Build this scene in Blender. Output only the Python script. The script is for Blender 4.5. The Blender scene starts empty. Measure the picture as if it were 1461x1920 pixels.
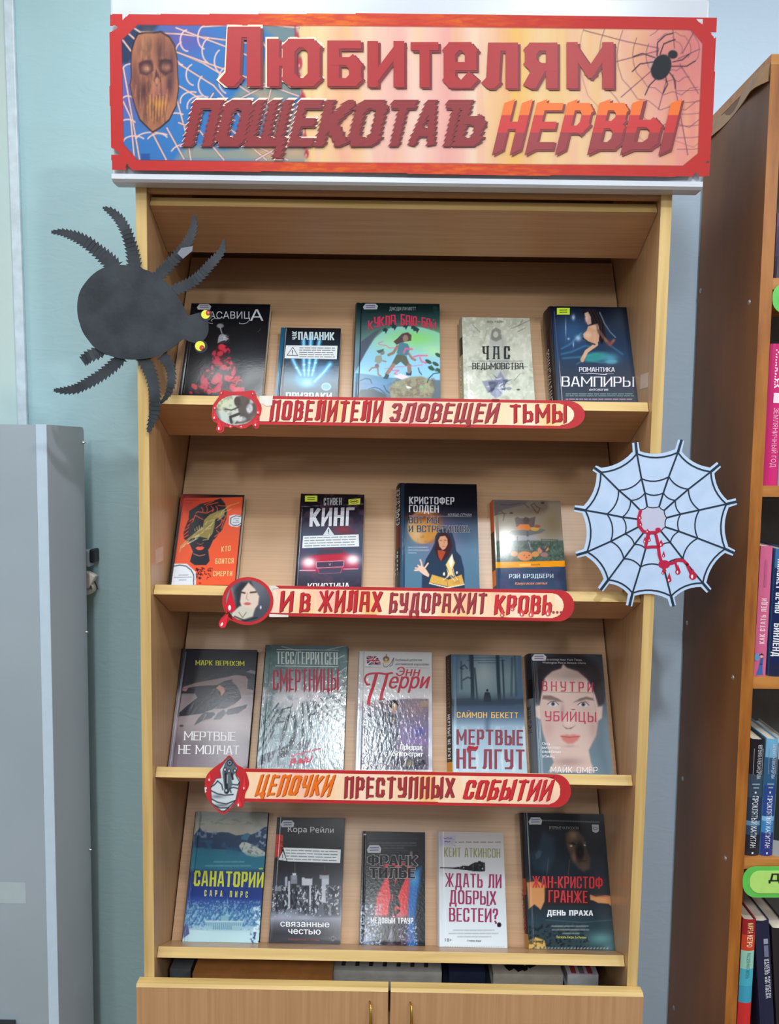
import bpy, bmesh, math, random
import numpy as np
from mathutils import Matrix, Vector

# ------------------------------------------------------------------ camera, light, exposure
EYE = 1.5                                      # the photographer's phone, metres above the floor
FOC = 1440.0                                   # focal length in pixels of a 1461 x 1920 frame
CX, CY = -0.0079, -1.329
YAW, PITCH, ROLL = 0.0053, -0.0824, 0.0157
def _axes():
    cy, sy = math.cos(YAW), math.sin(YAW); cp, sp = math.cos(PITCH), math.sin(PITCH); cr, sr = math.cos(ROLL), math.sin(ROLL)
    r = np.array([cy, sy, 0]); f = np.array([-sy, cy, 0]); u = np.array([0, 0, 1.0])
    f2 = cp*f + sp*u; u2 = -sp*f + cp*u
    return cr*r + sr*u2, -sr*r + cr*u2, f2
AR, AU, AF = _axes(); CAM = np.array([CX, CY, EYE])
sc = bpy.context.scene
cd = bpy.data.cameras.new('camera'); cam = bpy.data.objects.new('camera', cd); sc.collection.objects.link(cam)
cd.sensor_fit = 'VERTICAL'; cd.sensor_height = 36; cd.sensor_width = 36; cd.lens = 36*FOC/1920.0; cd.clip_start = 0.05
cam.matrix_world = Matrix(((AR[0], AU[0], -AF[0], CAM[0]), (AR[1], AU[1], -AF[1], CAM[1]), (AR[2], AU[2], -AF[2], CAM[2]), (0, 0, 0, 1)))
sc.camera = cam
w = bpy.data.worlds.new('room light'); sc.world = w; w.use_nodes = True
w.node_tree.nodes['Background'].inputs[0].default_value = (0.80, 0.93, 1.0, 1)
w.node_tree.nodes['Background'].inputs[1].default_value = 0.28
def lamp(x, y, z, sx, sy, power, col=(0.93, 0.98, 1.0)):
    l = bpy.data.lights.new('ceiling_panel_light', 'AREA'); l.shape = 'RECTANGLE'; l.size = sx; l.size_y = sy; l.energy = power; l.color = col
    o = bpy.data.objects.new('ceiling_panel_light', l); o.location = (x, y, z); sc.collection.objects.link(o)
CEIL = 2.86
lamp(-0.40, -0.62, CEIL-0.03, 0.60, 0.70, 14)
lamp(0.50, -1.22, CEIL-0.03, 0.06, 0.14, 16)
lamp(-0.26, -2.82, CEIL-0.03, 0.16, 0.80, 27)
lamp(-0.98, -2.80, CEIL-0.03, 0.12, 0.90, 12)
lamp(-0.20, -5.60, CEIL-0.03, 0.30, 0.90, 36)
lamp(2.00, -0.62, CEIL-0.03, 0.60, 0.70, 24)  # added unseen lamp, brightens the side of the grey cabinet
lamp(2.00, -2.70, CEIL-0.03, 0.80, 0.80, 40)
lamp(-2.60, -1.50, CEIL-0.03, 0.60, 0.70, 30)
lamp(-2.60, -4.10, CEIL-0.03, 0.60, 0.70, 40)
sc.view_settings.view_transform = 'Standard'; sc.view_settings.look = 'None'; sc.view_settings.gamma = 1
sc.view_settings.use_curve_mapping = False; sc.view_settings.exposure = 0.25
sc.cycles.use_denoising = True; sc.cycles.max_bounces = 8

# ------------------------------------------------------------------ helpers
rnd = random.Random(7)
def lin(c):
    c = np.clip(np.asarray(c, float)/255.0, 0, 1)
    return np.where(c <= 0.04045, c/12.92, ((c+0.055)/1.055)**2.4)
def link(o, parent=None):
    sc.collection.objects.link(o)
    if parent is not None: o.parent = parent
    return o
def tag(o, label=None, cat=None, group=None, kind=None):
    if label: o['label'] = label
    if cat: o['category'] = cat
    if group: o['group'] = group
    if kind: o['kind'] = kind
    return o
def empty(name, loc=(0, 0, 0), rot=(0, 0, 0)):
    o = bpy.data.objects.new(name, None); o.location = loc; o.rotation_euler = rot; o.empty_display_size = 0.05
    return link(o)
def nodes(name, rough=0.5, spec=0.5, metal=0.0):
    m = bpy.data.materials.new(name); m.use_nodes = True; nt = m.node_tree; b = nt.nodes['Principled BSDF']
    b.inputs['Roughness'].default_value = rough; b.inputs['Metallic'].default_value = metal
    b.inputs['Specular IOR Level'].default_value = spec
    return m, nt, b
def N(nt, typ, **kw):
    n = nt.nodes.new(typ)
    for k, v in kw.items():
        if hasattr(n, k): setattr(n, k, v)
        else: n.inputs[k.replace('_', ' ')].default_value = v
    return n
def bump(nt, b, scale, strength, dist=0.001, stretch=(1, 1, 1), detail=3):
    tc = N(nt, 'ShaderNodeTexCoord'); mp = N(nt, 'ShaderNodeMapping'); mp.inputs['Scale'].default_value = stretch
    nz = N(nt, 'ShaderNodeTexNoise'); nz.inputs['Scale'].default_value = scale; nz.inputs['Detail'].default_value = detail
    bp = N(nt, 'ShaderNodeBump'); bp.inputs['Strength'].default_value = strength; bp.inputs['Distance'].default_value = dist
    nt.links.new(tc.outputs['Object'], mp.inputs[0]); nt.links.new(mp.outputs[0], nz.inputs['Vector'])
    nt.links.new(nz.outputs[0], bp.inputs['Height']); nt.links.new(bp.outputs[0], b.inputs['Normal'])
    return nz
def mat_noise(name, c1, c2, scale=8, stretch=(1, 1, 1), rough=0.6, spec=0.4, bscale=None, bstr=0.2, bdist=0.001, metal=0.0, detail=4, lo=0.35, hi=0.65):
    m, nt, b = nodes(name, rough, spec, metal)
    tc = N(nt, 'ShaderNodeTexCoord'); mp = N(nt, 'ShaderNodeMapping'); mp.inputs['Scale'].default_value = stretch
    nz = N(nt, 'ShaderNodeTexNoise'); nz.inputs['Scale'].default_value = scale; nz.inputs['Detail'].default_value = detail
    rp = N(nt, 'ShaderNodeValToRGB'); e = rp.color_ramp.elements
    e[0].position = lo; e[1].position = hi
    e[0].color = (*lin(c1), 1); e[1].color = (*lin(c2), 1)
    nt.links.new(tc.outputs['Object'], mp.inputs[0]); nt.links.new(mp.outputs[0], nz.inputs['Vector'])
    nt.links.new(nz.outputs[0], rp.inputs[0]); nt.links.new(rp.outputs[0], b.inputs['Base Color'])
    if bscale: bump(nt, b, bscale, bstr, bdist)
    return m
def mat_col(name, rough=0.4, spec=0.5, bscale=None, bstr=0.1, bdist=0.0005, stretch=(1, 1, 1), coat=0.0):
    m, nt, b = nodes(name, rough, spec)
    a = N(nt, 'ShaderNodeVertexColor'); a.layer_name = 'Col'
    nt.links.new(a.outputs[0], b.inputs['Base Color'])
    if bscale: bump(nt, b, bscale, bstr, bdist, stretch)
    if coat:
        b.inputs['Coat Weight'].default_value = coat; b.inputs['Coat Roughness'].default_value = 0.08
    return m
def flat(name, c, rough=0.5, spec=0.5, metal=0.0, var=0.04):
    c = np.array(c, float)
    return mat_noise(name, c*(1-var), np.minimum(255, c*(1+var)), 40, rough=rough, spec=spec, metal=metal)

M = {}
BEECH = ((176, 136, 96), (188, 148, 108)); EDGE = ((192, 160, 100), (210, 180, 120))
M['beech_v'] = mat_noise('beech_laminate_vertical_grain', *BEECH, 6, (26, 26, 0.7), 0.34, 0.45)
M['beech_h'] = mat_noise('beech_laminate_horizontal_grain', *BEECH, 6, (0.7, 26, 26), 0.34, 0.45)
M['edge_v'] = mat_noise('yellow_edge_band_vertical', *EDGE, 5, (20, 20, 0.8), 0.45, 0.4)
M['edge_h'] = mat_noise('yellow_edge_band_horizontal', *EDGE, 5, (0.8, 20, 20), 0.45, 0.4)
M['beech_up'] = mat_noise('beech_laminate_sloping_panel', (188, 150, 114), (198, 160, 124), 6, (0.6, 50, 50), 0.36, 0.7)
M['old_side'] = mat_noise('old_brown_veneer', (108, 70, 40), (148, 96, 46), 3, (3, 2, 0.7), 0.4, 0.22, lo=0.3, hi=0.7, bscale=30, bstr=0.05)
M['old_edge'] = mat_noise('worn_orange_varnish', (134, 76, 26), (168, 106, 42), 9, (6, 6, 0.8), 0.4, 0.5, lo=0.3, hi=0.6, bscale=60, bstr=0.2)
M['old_shelf'] = mat_noise('old_orange_shelf', (165, 105, 45), (190, 130, 65), 9, (0.8, 6, 6), 0.4, 0.5)
M['white'] = mat_noise('white_painted_metal', (190, 197, 207), (200, 207, 216), 5, rough=0.3, spec=0.5)
M['metal'] = flat('galvanised_screw', (190, 195, 200), 0.3, 0.5, 0.8)
M['dark'] = flat('black_plastic', (28, 32, 38), 0.4)
M['brass'] = flat('brass_handle', (190, 150, 70), 0.25, 0.6, 0.9)
M['plastic'] = flat('white_plastic', (225, 222, 215), 0.4)
M['grey'] = mat_noise('grey_enamelled_metal', (150, 164, 174), (158, 172, 182), 3, rough=0.35, spec=0.5, bscale=250, bstr=0.03)
M['grey_side'] = mat_noise('grey_enamelled_side', (176, 188, 202), (184, 196, 210), 3, rough=0.38, spec=0.5)
M['grey_rim'] = flat('pale_cabinet_rim', (188, 208, 224), 0.35, var=0.01)
M['card'] = mat_noise('black_card', (36, 42, 49), (50, 57, 64), 26, (1, 1, 1), 0.62, 0.35, bscale=160, bstr=0.25)
M['cover'] = mat_col('printed_cover', 0.17, 0.4, 120, 0.05)
M['matte'] = mat_col('printed_paper_matte', 0.6, 0.25, 60, 0.06)
M['satin'] = mat_col('satin_cover', 0.10, 0.05)
M['film'] = mat_col('wrinkled_laminated_cover', 0.13, 0.55, 170, 0.27, 0.0014, (1, 0.6, 1))
M['worn'] = mat_col('creased_glossy_cover', 0.17, 0.42, 200, 0.12, 0.0008)
M['ink'] = mat_col('printing_ink', 0.45, 0.35)
M['pages'] = mat_noise('page_block', (205, 196, 178), (228, 220, 204), 8, (3, 3, 900), 0.8, 0.2)

def mesh_obj(name, verts, faces, mat, parent=None, smooth=False):
    me = bpy.data.meshes.new(name); me.from_pydata([tuple(map(float, v)) for v in verts], [], faces); me.materials.append(mat)
    if smooth:
        for p in me.polygons: p.use_smooth = True
    o = bpy.data.objects.new(name, me); return link(o, parent)
def box(name, a, b, mat, parent=None, bev=0.0, taper=None):
    bm = bmesh.new()
    vs = [bm.verts.new((x, y, z)) for x in (a[0], b[0]) for y in (a[1], b[1]) for z in (a[2], b[2])]
    for f in ((0, 1, 3, 2), (4, 6, 7, 5), (0, 4, 5, 1), (2, 3, 7, 6), (0, 2, 6, 4), (1, 5, 7, 3)): bm.faces.new([vs[i] for i in f])
    if bev: bmesh.ops.bevel(bm, geom=list(bm.edges), offset=bev, segments=2, affect='EDGES', profile=0.5)
    bmesh.ops.recalc_face_normals(bm, faces=bm.faces)
    me = bpy.data.meshes.new(name); bm.to_mesh(me); bm.free(); me.materials.append(mat)
    return link(bpy.data.objects.new(name, me), parent)
def prism_x(name, prof, x0, x1, mat, parent=None, edge_mat=None, edge_idx=None, bev=0.0):
    """profile of (y, z) points swept along x"""
    bm = bmesh.new(); n = len(prof)
    A = [bm.verts.new((x0, y, z)) for y, z in prof]; B = [bm.verts.new((x1, y, z)) for y, z in prof]
    fs = [bm.faces.new(A), bm.faces.new(B[::-1])]
    for i in range(n):
        f = bm.faces.new((A[i], B[i], B[(i+1) % n], A[(i+1) % n]))
        if edge_mat is not None and i == edge_idx: f.material_index = 1
    if bev: bmesh.ops.bevel(bm, geom=list(bm.edges), offset=bev, segments=1, affect='EDGES')
    bmesh.ops.recalc_face_normals(bm, faces=bm.faces)
    me = bpy.data.meshes.new(name); bm.to_mesh(me); bm.free(); me.materials.append(mat)
    if edge_mat is not None: me.materials.append(edge_mat)
    return link(bpy.data.objects.new(name, me), parent)
def revolve(name, prof, mat, parent=None, loc=(0, 0, 0), axis='y', seg=20):
    vs, fs = [], []
    for r, h in prof:
        for k in range(seg):
            a = 2*math.pi*k/seg; p = (r*math.cos(a), h, r*math.sin(a)) if axis == 'y' else ((r*math.cos(a), r*math.sin(a), h) if axis == 'z' else (h, r*math.cos(a), r*math.sin(a)))
            vs.append((p[0]+loc[0], p[1]+loc[1], p[2]+loc[2]))
    for i in range(len(prof)-1):
        for k in range(seg):
            fs.append((i*seg+k, i*seg+(k+1) % seg, (i+1)*seg+(k+1) % seg, (i+1)*seg+k))
    fs.append(tuple(range(seg))); fs.append(tuple(range((len(prof)-1)*seg, len(prof)*seg))[::-1])
    return mesh_obj(name, vs, fs, mat, parent, True)
def tube(name, pts, r, mat, parent=None, seg=8):
    vs, fs = [], []; P = [Vector(p) for p in pts]
    for i, p in enumerate(P):
        d = (P[min(i+1, len(P)-1)] - P[max(i-1, 0)]).normalized(); a = d.orthogonal().normalized(); b = d.cross(a)
        rr = r[i] if isinstance(r, (list, tuple)) else r
        for k in range(seg):
            t = 2*math.pi*k/seg; vs.append(p + a*math.cos(t)*rr + b*math.sin(t)*rr)
    for i in range(len(P)-1):
        for k in range(seg): fs.append((i*seg+k, i*seg+(k+1) % seg, (i+1)*seg+(k+1) % seg, (i+1)*seg+k))
    fs.append(tuple(range(seg))[::-1]); fs.append(tuple(range((len(P)-1)*seg, len(P)*seg)))
    return mesh_obj(name, vs, fs, mat, parent, True)

# a real flat surface standing in the room; the measurements below were read off the photograph on that surface
class Surf:
    def __init__(s, origin, tilt_deg=0.0, crop=(0, 0, 1.0), turn=None):
        t = math.radians(tilt_deg); s.o = np.array(origin, float)
        s.ex = np.array([1.0, 0, 0]); s.ey = np.array([0, math.sin(t), math.cos(t)]); s.n = np.array([0, -math.cos(t), math.sin(t)])
        s.rot = (math.pi/2 - t, 0, 0); s.crop = crop
    def loc(s, cx, cy, lift=0.0):
        cx = np.asarray(cx, float); cy = np.asarray(cy, float)
        X = s.crop[0] + cx/s.crop[2]; Y = s.crop[1] + cy/s.crop[2]
        d = ((X-730.5)/FOC)[..., None]*AR - ((Y-960)/FOC)[..., None]*AU + AF
        o = s.o + s.n*lift
        t = ((o - CAM) @ s.n)/(d @ s.n); q = CAM + t[..., None]*d - s.o
        return np.stack([q @ s.ex, q @ s.ey], -1)
    def crop_of(s, a, b, z=0.0):
        q = s.o + np.multiply.outer(a, s.ex) + np.multiply.outer(b, s.ey) + s.n*z - CAM
        f = q @ AF
        return ((730.5 + FOC*(q @ AR)/f) - s.crop[0])*s.crop[2], ((960 - FOC*(q @ AU)/f) - s.crop[1])*s.crop[2]
    def root(s, name): return empty(name, s.o, s.rot)

# ---- painter: colours laid on the vertices of a fine grid
def vnoise(x, y, seed=0):
    xi = np.floor(x).astype(np.int64); yi = np.floor(y).astype(np.int64); fx = x-xi; fy = y-yi
    fx = fx*fx*(3-2*fx); fy = fy*fy*(3-2*fy)
    def h(a, b):
        v = (a*374761393 + b*668265263 + seed*1442695041) & 0xffffffff
        v = ((v ^ (v >> 13))*1274126177) & 0xffffffff
        return ((v ^ (v >> 16)) & 0xffff)/65535.0
    return (h(xi, yi)*(1-fx)+h(xi+1, yi)*fx)*(1-fy) + (h(xi, yi+1)*(1-fx)+h(xi+1, yi+1)*fx)*fy
def fbm(x, y, seed=0, o=4):
    v = 0; a = 0.5; t = 0
    for i in range(o):
        v = v + a*vnoise(x*2**i, y*2**i, seed+i); t += a; a *= 0.55
    return v/t
class Art:
    def __init__(s, x, y, soft=8.0):
        s.x = x; s.y = y; s.c = np.zeros((x.size, 3)); s.soft = soft
    def _mix(s, m, c, idx=None):
        c = np.asarray(c, float)
        if idx is None: s.c += (c - s.c)*np.asarray(m)[..., None]
        else: s.c[idx] += (c - s.c[idx])*m[:, None]
    def fill(s, c): s.c[:] = c
    def vgrad(s, stops, horiz=False):
        k = s.x if horiz else s.y; p = [q[0] for q in stops]
        s.c = np.stack([np.interp(k, p, [q[1][i] for q in stops]) for i in range(3)], -1)
    def ell(s, cx, cy, rx, ry, c, a=1.0, soft=None, rot=0.0):
        soft = soft or s.soft; q = math.radians(rot); dx = s.x-cx; dy = s.y-cy
        u = dx*math.cos(q)+dy*math.sin(q); v = -dx*math.sin(q)+dy*math.cos(q)
        d = (np.sqrt((u/rx)**2+(v/ry)**2)-1)*min(rx, ry)
        s._mix(np.clip(0.5-d/soft, 0, 1)*a, c)
    def glow(s, cx, cy, rx, ry, c, a=1.0):
        s._mix(np.exp(-(((s.x-cx)/rx)**2+((s.y-cy)/ry)**2))*a, c)
    def poly(s, pts, c, a=1.0, soft=None):
        soft = soft or s.soft; P = np.array(pts, float); lo = P.min(0)-soft; hi = P.max(0)+soft
        idx = np.where((s.x > lo[0]) & (s.x < hi[0]) & (s.y > lo[1]) & (s.y < hi[1]))[0]
        if not idx.size: return
        x = s.x[idx]; y = s.y[idx]; D = np.full(x.shape, 1e9); ins = np.zeros(x.shape, bool); n = len(P)
        for i in range(n):
            ax, ay = P[i]; bx, by = P[(i+1) % n]; ex, ey = bx-ax, by-ay; L = ex*ex+ey*ey+1e-9
            t = np.clip(((x-ax)*ex+(y-ay)*ey)/L, 0, 1); D = np.minimum(D, np.hypot(x-ax-t*ex, y-ay-t*ey))
            if ay != by: ins ^= ((ay > y) != (by > y)) & (x < ex*(y-ay)/(by-ay)+ax)
        s._mix(np.clip(0.5-np.where(ins, -D, D)/soft, 0, 1)*a, c, idx)
    def line(s, pts, w, c, a=1.0, soft=None):
        soft = soft or s.soft; P = np.array(pts, float); lo = P.min(0)-w-soft; hi = P.max(0)+w+soft
        idx = np.where((s.x > lo[0]) & (s.x < hi[0]) & (s.y > lo[1]) & (s.y < hi[1]))[0]
        if not idx.size: return
        x = s.x[idx]; y = s.y[idx]; D = np.full(x.shape, 1e9)
        for i in range(len(P)-1):
            ax, ay = P[i]; bx, by = P[i+1]; ex, ey = bx-ax, by-ay; L = ex*ex+ey*ey+1e-9
            t = np.clip(((x-ax)*ex+(y-ay)*ey)/L, 0, 1); D = np.minimum(D, np.hypot(x-ax-t*ex, y-ay-t*ey))
        s._mix(np.clip(0.5-(D-w/2)/soft, 0, 1)*a, c, idx)
    def noise(s, scale, c, a=1.0, lo=0.45, hi=0.7, seed=1, box=None, sx=1.0, sy=1.0):
        m = np.clip((fbm(s.x/scale*sx, s.y/scale*sy, seed)-lo)/(hi-lo), 0, 1)*a
        if box is not None:
            x0, y0, x1, y1 = box; f = 30.0
            m = m*np.clip((s.x-x0)/f, 0, 1)*np.clip((x1-s.x)/f, 0, 1)*np.clip((s.y-y0)/f, 0, 1)*np.clip((y1-s.y)/f, 0, 1)
        s._mix(m, c)
    def greek(s, x0, y, x1, h, c, a=0.7, slope=0.0, seed=0):
        r = random.Random(int(x0+y)+seed); x = x0
        while x < x1:
            l = min(r.uniform(2.2, 6.5)*h, x1-x)
            s.line([(x, y+slope*(x-x0)), (x+l, y+slope*(x+l-x0))], h*0.55, c, a, soft=h*0.8); x += l+h*0.9

def grid_mesh(name, S, a0, a1, b0, b1, paint, mat, parent, dx=0.00115, z=0.0, zfun=None, keep=None, soft=8.0):
    nx = max(2, int((a1-a0)/dx)+1); ny = max(2, int((b1-b0)/dx)+1)
    A, B = np.meshgrid(np.linspace(a0, a1, nx), np.linspace(b0, b1, ny)); A = A.ravel(); B = B.ravel()
    cx, cy = S.crop_of(A, B, z); art = Art(cx, cy, soft); paint(art)
    Z = np.full(A.shape, z)
    if zfun is not None: Z = Z + zfun(A, B)
    co = np.stack([A, B, Z], -1)
    i = np.arange((ny-1)*(nx-1)); r = i//(nx-1); c = i % (nx-1); v0 = r*nx+c
    F = np.stack([v0, v0+1, v0+nx+1, v0+nx], -1)
    if keep is not None:
        m = keep(cx[F].mean(1), cy[F].mean(1)); F = F[m]
    me = bpy.data.meshes.new(name); me.vertices.add(len(co)); me.vertices.foreach_set('co', co.ravel())
    me.loops.add(F.size); me.loops.foreach_set('vertex_index', F.ravel().astype(np.int32))
    me.polygons.add(len(F)); me.polygons.foreach_set('loop_start', np.arange(0, F.size, 4, dtype=np.int32)); me.polygons.foreach_set('loop_total', np.full(len(F), 4, np.int32))
    me.polygons.foreach_set('use_smooth', np.ones(len(F), bool))
    me.update(calc_edges=True)
    at = me.color_attributes.new('Col', 'FLOAT_COLOR', 'POINT'); L = lin(art.c); at.data.foreach_set('color', np.c_[L, np.ones(len(L))].ravel())
    me.materials.append(mat); me.validate()
    return link(bpy.data.objects.new(name, me), parent)

# ---- flat coloured pieces (ink, paper cut-outs)
class Ink:
    def __init__(s): s.v = []; s.f = []; s.c = []
    def add(s, pts, col):
        n = len(s.v); s.v += [tuple(map(float, p)) for p in pts]; s.f.append(tuple(range(n, n+len(pts)))); s.c.append(col)
    def build(s, name, parent, mat=None):
        me = bpy.data.meshes.new(name); me.from_pydata(s.v, [], s.f)
        at = me.color_attributes.new('Col', 'FLOAT_COLOR', 'CORNER'); out = []
        cc = {}
        for f, c in zip(s.f, s.c):
            k = tuple(c)
            if k not in cc: cc[k] = [*lin(c), 1.0]
            out += cc[k]*len(f)
        at.data.foreach_set('color', out); me.materials.append(mat or M['ink'])
        return link(bpy.data.objects.new(name, me), parent)
def clipy(P, y0, y1):
    for lim, sg in ((y0, 1), (y1, -1)):
        out = []
        for i in range(len(P)):
            a, b = P[i], P[(i+1) % len(P)]; ia = (a[1]-lim)*sg >= -1e-9; ib = (b[1]-lim)*sg >= -1e-9
            if ia: out.append(a)
            if ia != ib:
                t = (lim-a[1])/(b[1]-a[1]); out.append((a[0]+t*(b[0]-a[0]), lim))
        P = out
        if len(P) < 3: return []
    return P
O_ = [(.22, 0), (.78, 0), (1, .14), (1, .86), (.78, 1), (.22, 1), (0, .86), (0, .14), (.22, 0)]
G = {'А': (1, [[(0, 0), (.36, 1), (.64, 1), (1, 0)], [(.14, .27), (.86, .27)]]), 'Б': (.92, [[(1, 1), (0, 1), (0, 0), (.8, 0), (1, .12), (1, .42), (.8, .56), (0, .56)]]),
 'В': (.95, [[(0, 0), (0, 1), (.75, 1), (.95, .88), (.95, .66), (.75, .54), (0, .54)], [(.75, .54), (1, .42), (1, .12), (.8, 0), (0, 0)]]), 'Г': (.8, [[(0, 0), (0, 1), (1, 1)]]),
 'Д': (1.12, [[(0, -.16), (0, 0), (1, 0), (1, -.16)], [(.14, 0), (.3, 1), (.86, 1), (.86, 0)]]), 'Е': (.82, [[(1, 1), (0, 1), (0, 0), (1, 0)], [(0, .52), (.85, .52)]]),
 'Ж': (1.45, [[(.5, 0), (.5, 1)], [(0, 1), (.4, .5), (0, 0)], [(1, 1), (.6, .5), (1, 0)], [(.4, .5), (.6, .5)]]),
 'З': (.88, [[(0, .86), (.2, 1), (.8, 1), (1, .88), (1, .65), (.75, .53), (.35, .53)], [(.75, .53), (1, .4), (1, .12), (.8, 0), (.2, 0), (0, .14)]]),
 'И': (1, [[(0, 1), (0, 0)], [(0, .04), (1, .96)], [(1, 1), (1, 0)]]), 'К': (.98, [[(0, 0), (0, 1)], [(1, 1), (.3, .52), (1, 0)], [(0, .52), (.3, .52)]]),
 'Л': (1.02, [[(0, 0), (.16, .1), (.24, 1), (1, 1), (1, 0)]]), 'М': (1.3, [[(0, 0), (0, 1)], [(0, 1), (.5, .3), (1, 1)], [(1, 1), (1, 0)]]), 'Н': (1, [[(0, 0), (0, 1)], [(1, 0), (1, 1)], [(0, .52), (1, .52)]]),
 'О': (1, [O_]), 'П': (1, [[(0, 0), (0, 1), (1, 1), (1, 0)]]), 'Р': (.92, [[(0, 0), (0, 1), (.8, 1), (1, .88), (1, .54), (.8, .42), (0, .42)]]),
 'С': (.94, [[(1, .7), (1, .86), (.78, 1), (.22, 1), (0, .86), (0, .14), (.22, 0), (.78, 0), (1, .14), (1, .3)]]), 'Т': (.95, [[(0, 1), (1, 1)], [(.5, 1), (.5, 0)]]),
 'У': (.98, [[(0, 1), (.06, .55), (.25, .42), (1, .42)], [(1, 1), (1, .14), (.8, 0), (.1, 0)]]), 'Ф': (1.3, [[(.2, .2), (.8, .2), (1, .32), (1, .72), (.8, .84), (.2, .84), (0, .72), (0, .32), (.2, .2)], [(.5, 0), (.5, 1)]]),
 'Х': (1, [[(0, 0), (1, 1)], [(0, 1), (1, 0)]]), 'Ц': (1.08, [[(0, 1), (0, 0), (1, 0), (1, -.16)], [(.84, 1), (.84, 0)]]), 'Ч': (.94, [[(0, 1), (0, .58), (.2, .44), (1, .44)], [(1, 1), (1, 0)]]),
 'Ш': (1.4, [[(0, 1), (0, 0), (1, 0), (1, 1)], [(.5, 0), (.5, 1)]]), 'Щ': (1.5, [[(0, 1), (0, 0), (1, 0), (1, -.16)], [(.46, 0), (.46, 1)], [(.9, 0), (.9, 1)]]),
 'Ь': (.9, [[(0, 1), (0, 0), (.8, 0), (1, .12), (1, .45), (.8, .57), (0, .57)]]), 'Ы': (1.3, [[(0, 1), (0, 0), (.48, 0), (.62, .12), (.62, .45), (.48, .57), (0, .57)], [(1, 0), (1, 1)]]),
 'Э': (.94, [[(0, .8), (.22, 1), (.78, 1), (1, .86), (1, .14), (.78, 0), (.22, 0), (0, .2)], [(.35, .52), (1, .52)]]),
 'Ю': (1.45, [[(0, 0), (0, 1)], [(0, .52), (.38, .52)], [(.38+.62*x, y) for x, y in O_]]), 'Я': (.95, [[(1, 0), (1, 1), (.2, 1), (0, .88), (0, .58), (.2, .46), (1, .46)], [(.45, .46), (0, 0)]]),
 'е': (.95, [[(1, .14), (.78, 0), (.22, 0), (0, .14), (0, .86), (.22, 1), (.78, 1), (1, .86), (1, .47), (0, .47)]]),
 'У2': (.98, [[(0, 1), (.52, .38)], [(1, 1), (.42, 0), (.1, 0)]]),
 '?': (.8, [[(0, .74), (0, .86), (.2, 1), (.8, 1), (1, .86), (1, .64), (.5, .46), (.5, .26)], [(.5, .02), (.5, .05)]]), '.': (.3, [[(.5, 0), (.5, .03)]]), '-': (.5, [[(0, .45), (1, .45)]]), ' ': (.5, []), '/': (.5, [[(0, 0), (1, 1)]])}
G['Й'] = (1, G['И'][1] + [[(.28, 1.22), (.72, 1.22)]])
STEM = {'М': .24, 'Ж': .19, 'Щ': .22, 'Ш': .22, 'Ю': .23, 'Ы': .25, 'А': .27, 'И': .29, 'Й': .29, 'Ц': .3, 'Х': .3, 'К': .32, 'Ф': .24, 'Д': .27}
def strokes(text, asp, tv, th, gap=0.1, spike=0.0, serif=0.0):
    """glyph polygons in a box: x 0..1 over the whole word, y 0..1 cap height; asp = width / height of that box"""
    chars = [G[ch] for ch in text]; n = len(chars); ws = (asp - gap*(n-1))/sum(c[0] for c in chars); x = 0; out = []; tv0 = tv
    for ch, (wd, pl) in zip(text, chars):
        W = wd*ws
        if ch == 'А': k_ = .12 if spike else (.34 if W < .5 else .4); b_ = .4 if spike else .26; pl = [[(0, 0), (k_, 1), (1-k_, 1), (1, 0)], [(.12, b_), (.88, b_)]]
        tv = min(tv0, W*STEM.get(ch, 0.35))
        for L in pl:
            P = [(tv/2 + px*(W-tv), th/2 + py*(1-th) if 0 <= py <= 1 else py) for px, py in L]
            for i in range(len(P)-1):
                (ax, ay), (bx, by) = P[i], P[i+1]; dx, dy = bx-ax, by-ay; d = math.hypot(dx, dy) or 1e-6; ux, uy = dx/d, dy/d
                h = (tv*abs(uy)+min(th, .2)*abs(ux))/2*(1 if min(abs(ux), abs(uy)) < .1 else (.62 if ch in 'МИЙЖ' else .9)); e = min(tv, th)*0.5 if abs(ux) > 0.1 and abs(uy) > 0.1 else (th/2 if abs(uy) >= abs(ux) else tv/2)
                if len(L[i]) and max(ay, by) > 1.1: h *= 0.7
                q = [(ax-ux*e-uy*h, ay-uy*e+ux*h), (bx+ux*e-uy*h, by+uy*e+ux*h), (bx+ux*e+uy*h, by+uy*e-ux*h), (ax-ux*e+uy*h, ay-uy*e-ux*h)]
                if max(ay, by) <= 1.05 and min(ay, by) >= -0.01: q = clipy(q, 0, 1)
                if not q: continue
                if spike and abs(bx-ax) < 0.03 and abs(dy) > 0.6:
                    x0 = min(p[0] for p in q); x1 = max(p[0] for p in q); y0 = min(p[1] for p in q); y1 = max(p[1] for p in q)
                    q = [(x0, y0-spike), (x1, y0), (x1, y1+spike*0.7), (x0, y1)]
                out.append([(x+px, py) for px, py in q])
                if serif and abs(uy) > 0.7:
                    for (sx_, sy_) in ((ax, ay), (bx, by)):
                        if sy_ < 0.12 or sy_ > 0.88:
                            yy = 0 if sy_ < 0.5 else 1-th*0.8
                            out.append([(x+sx_-tv/2-serif, yy), (x+sx_+tv/2+serif, yy), (x+sx_+tv/2+serif, yy+th*0.8), (x+sx_-tv/2-serif, yy+th*0.8)])
        x += W+gap
    return [[(px/asp, py) for px, py in q] for q in out]
_bf = {}
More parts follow.
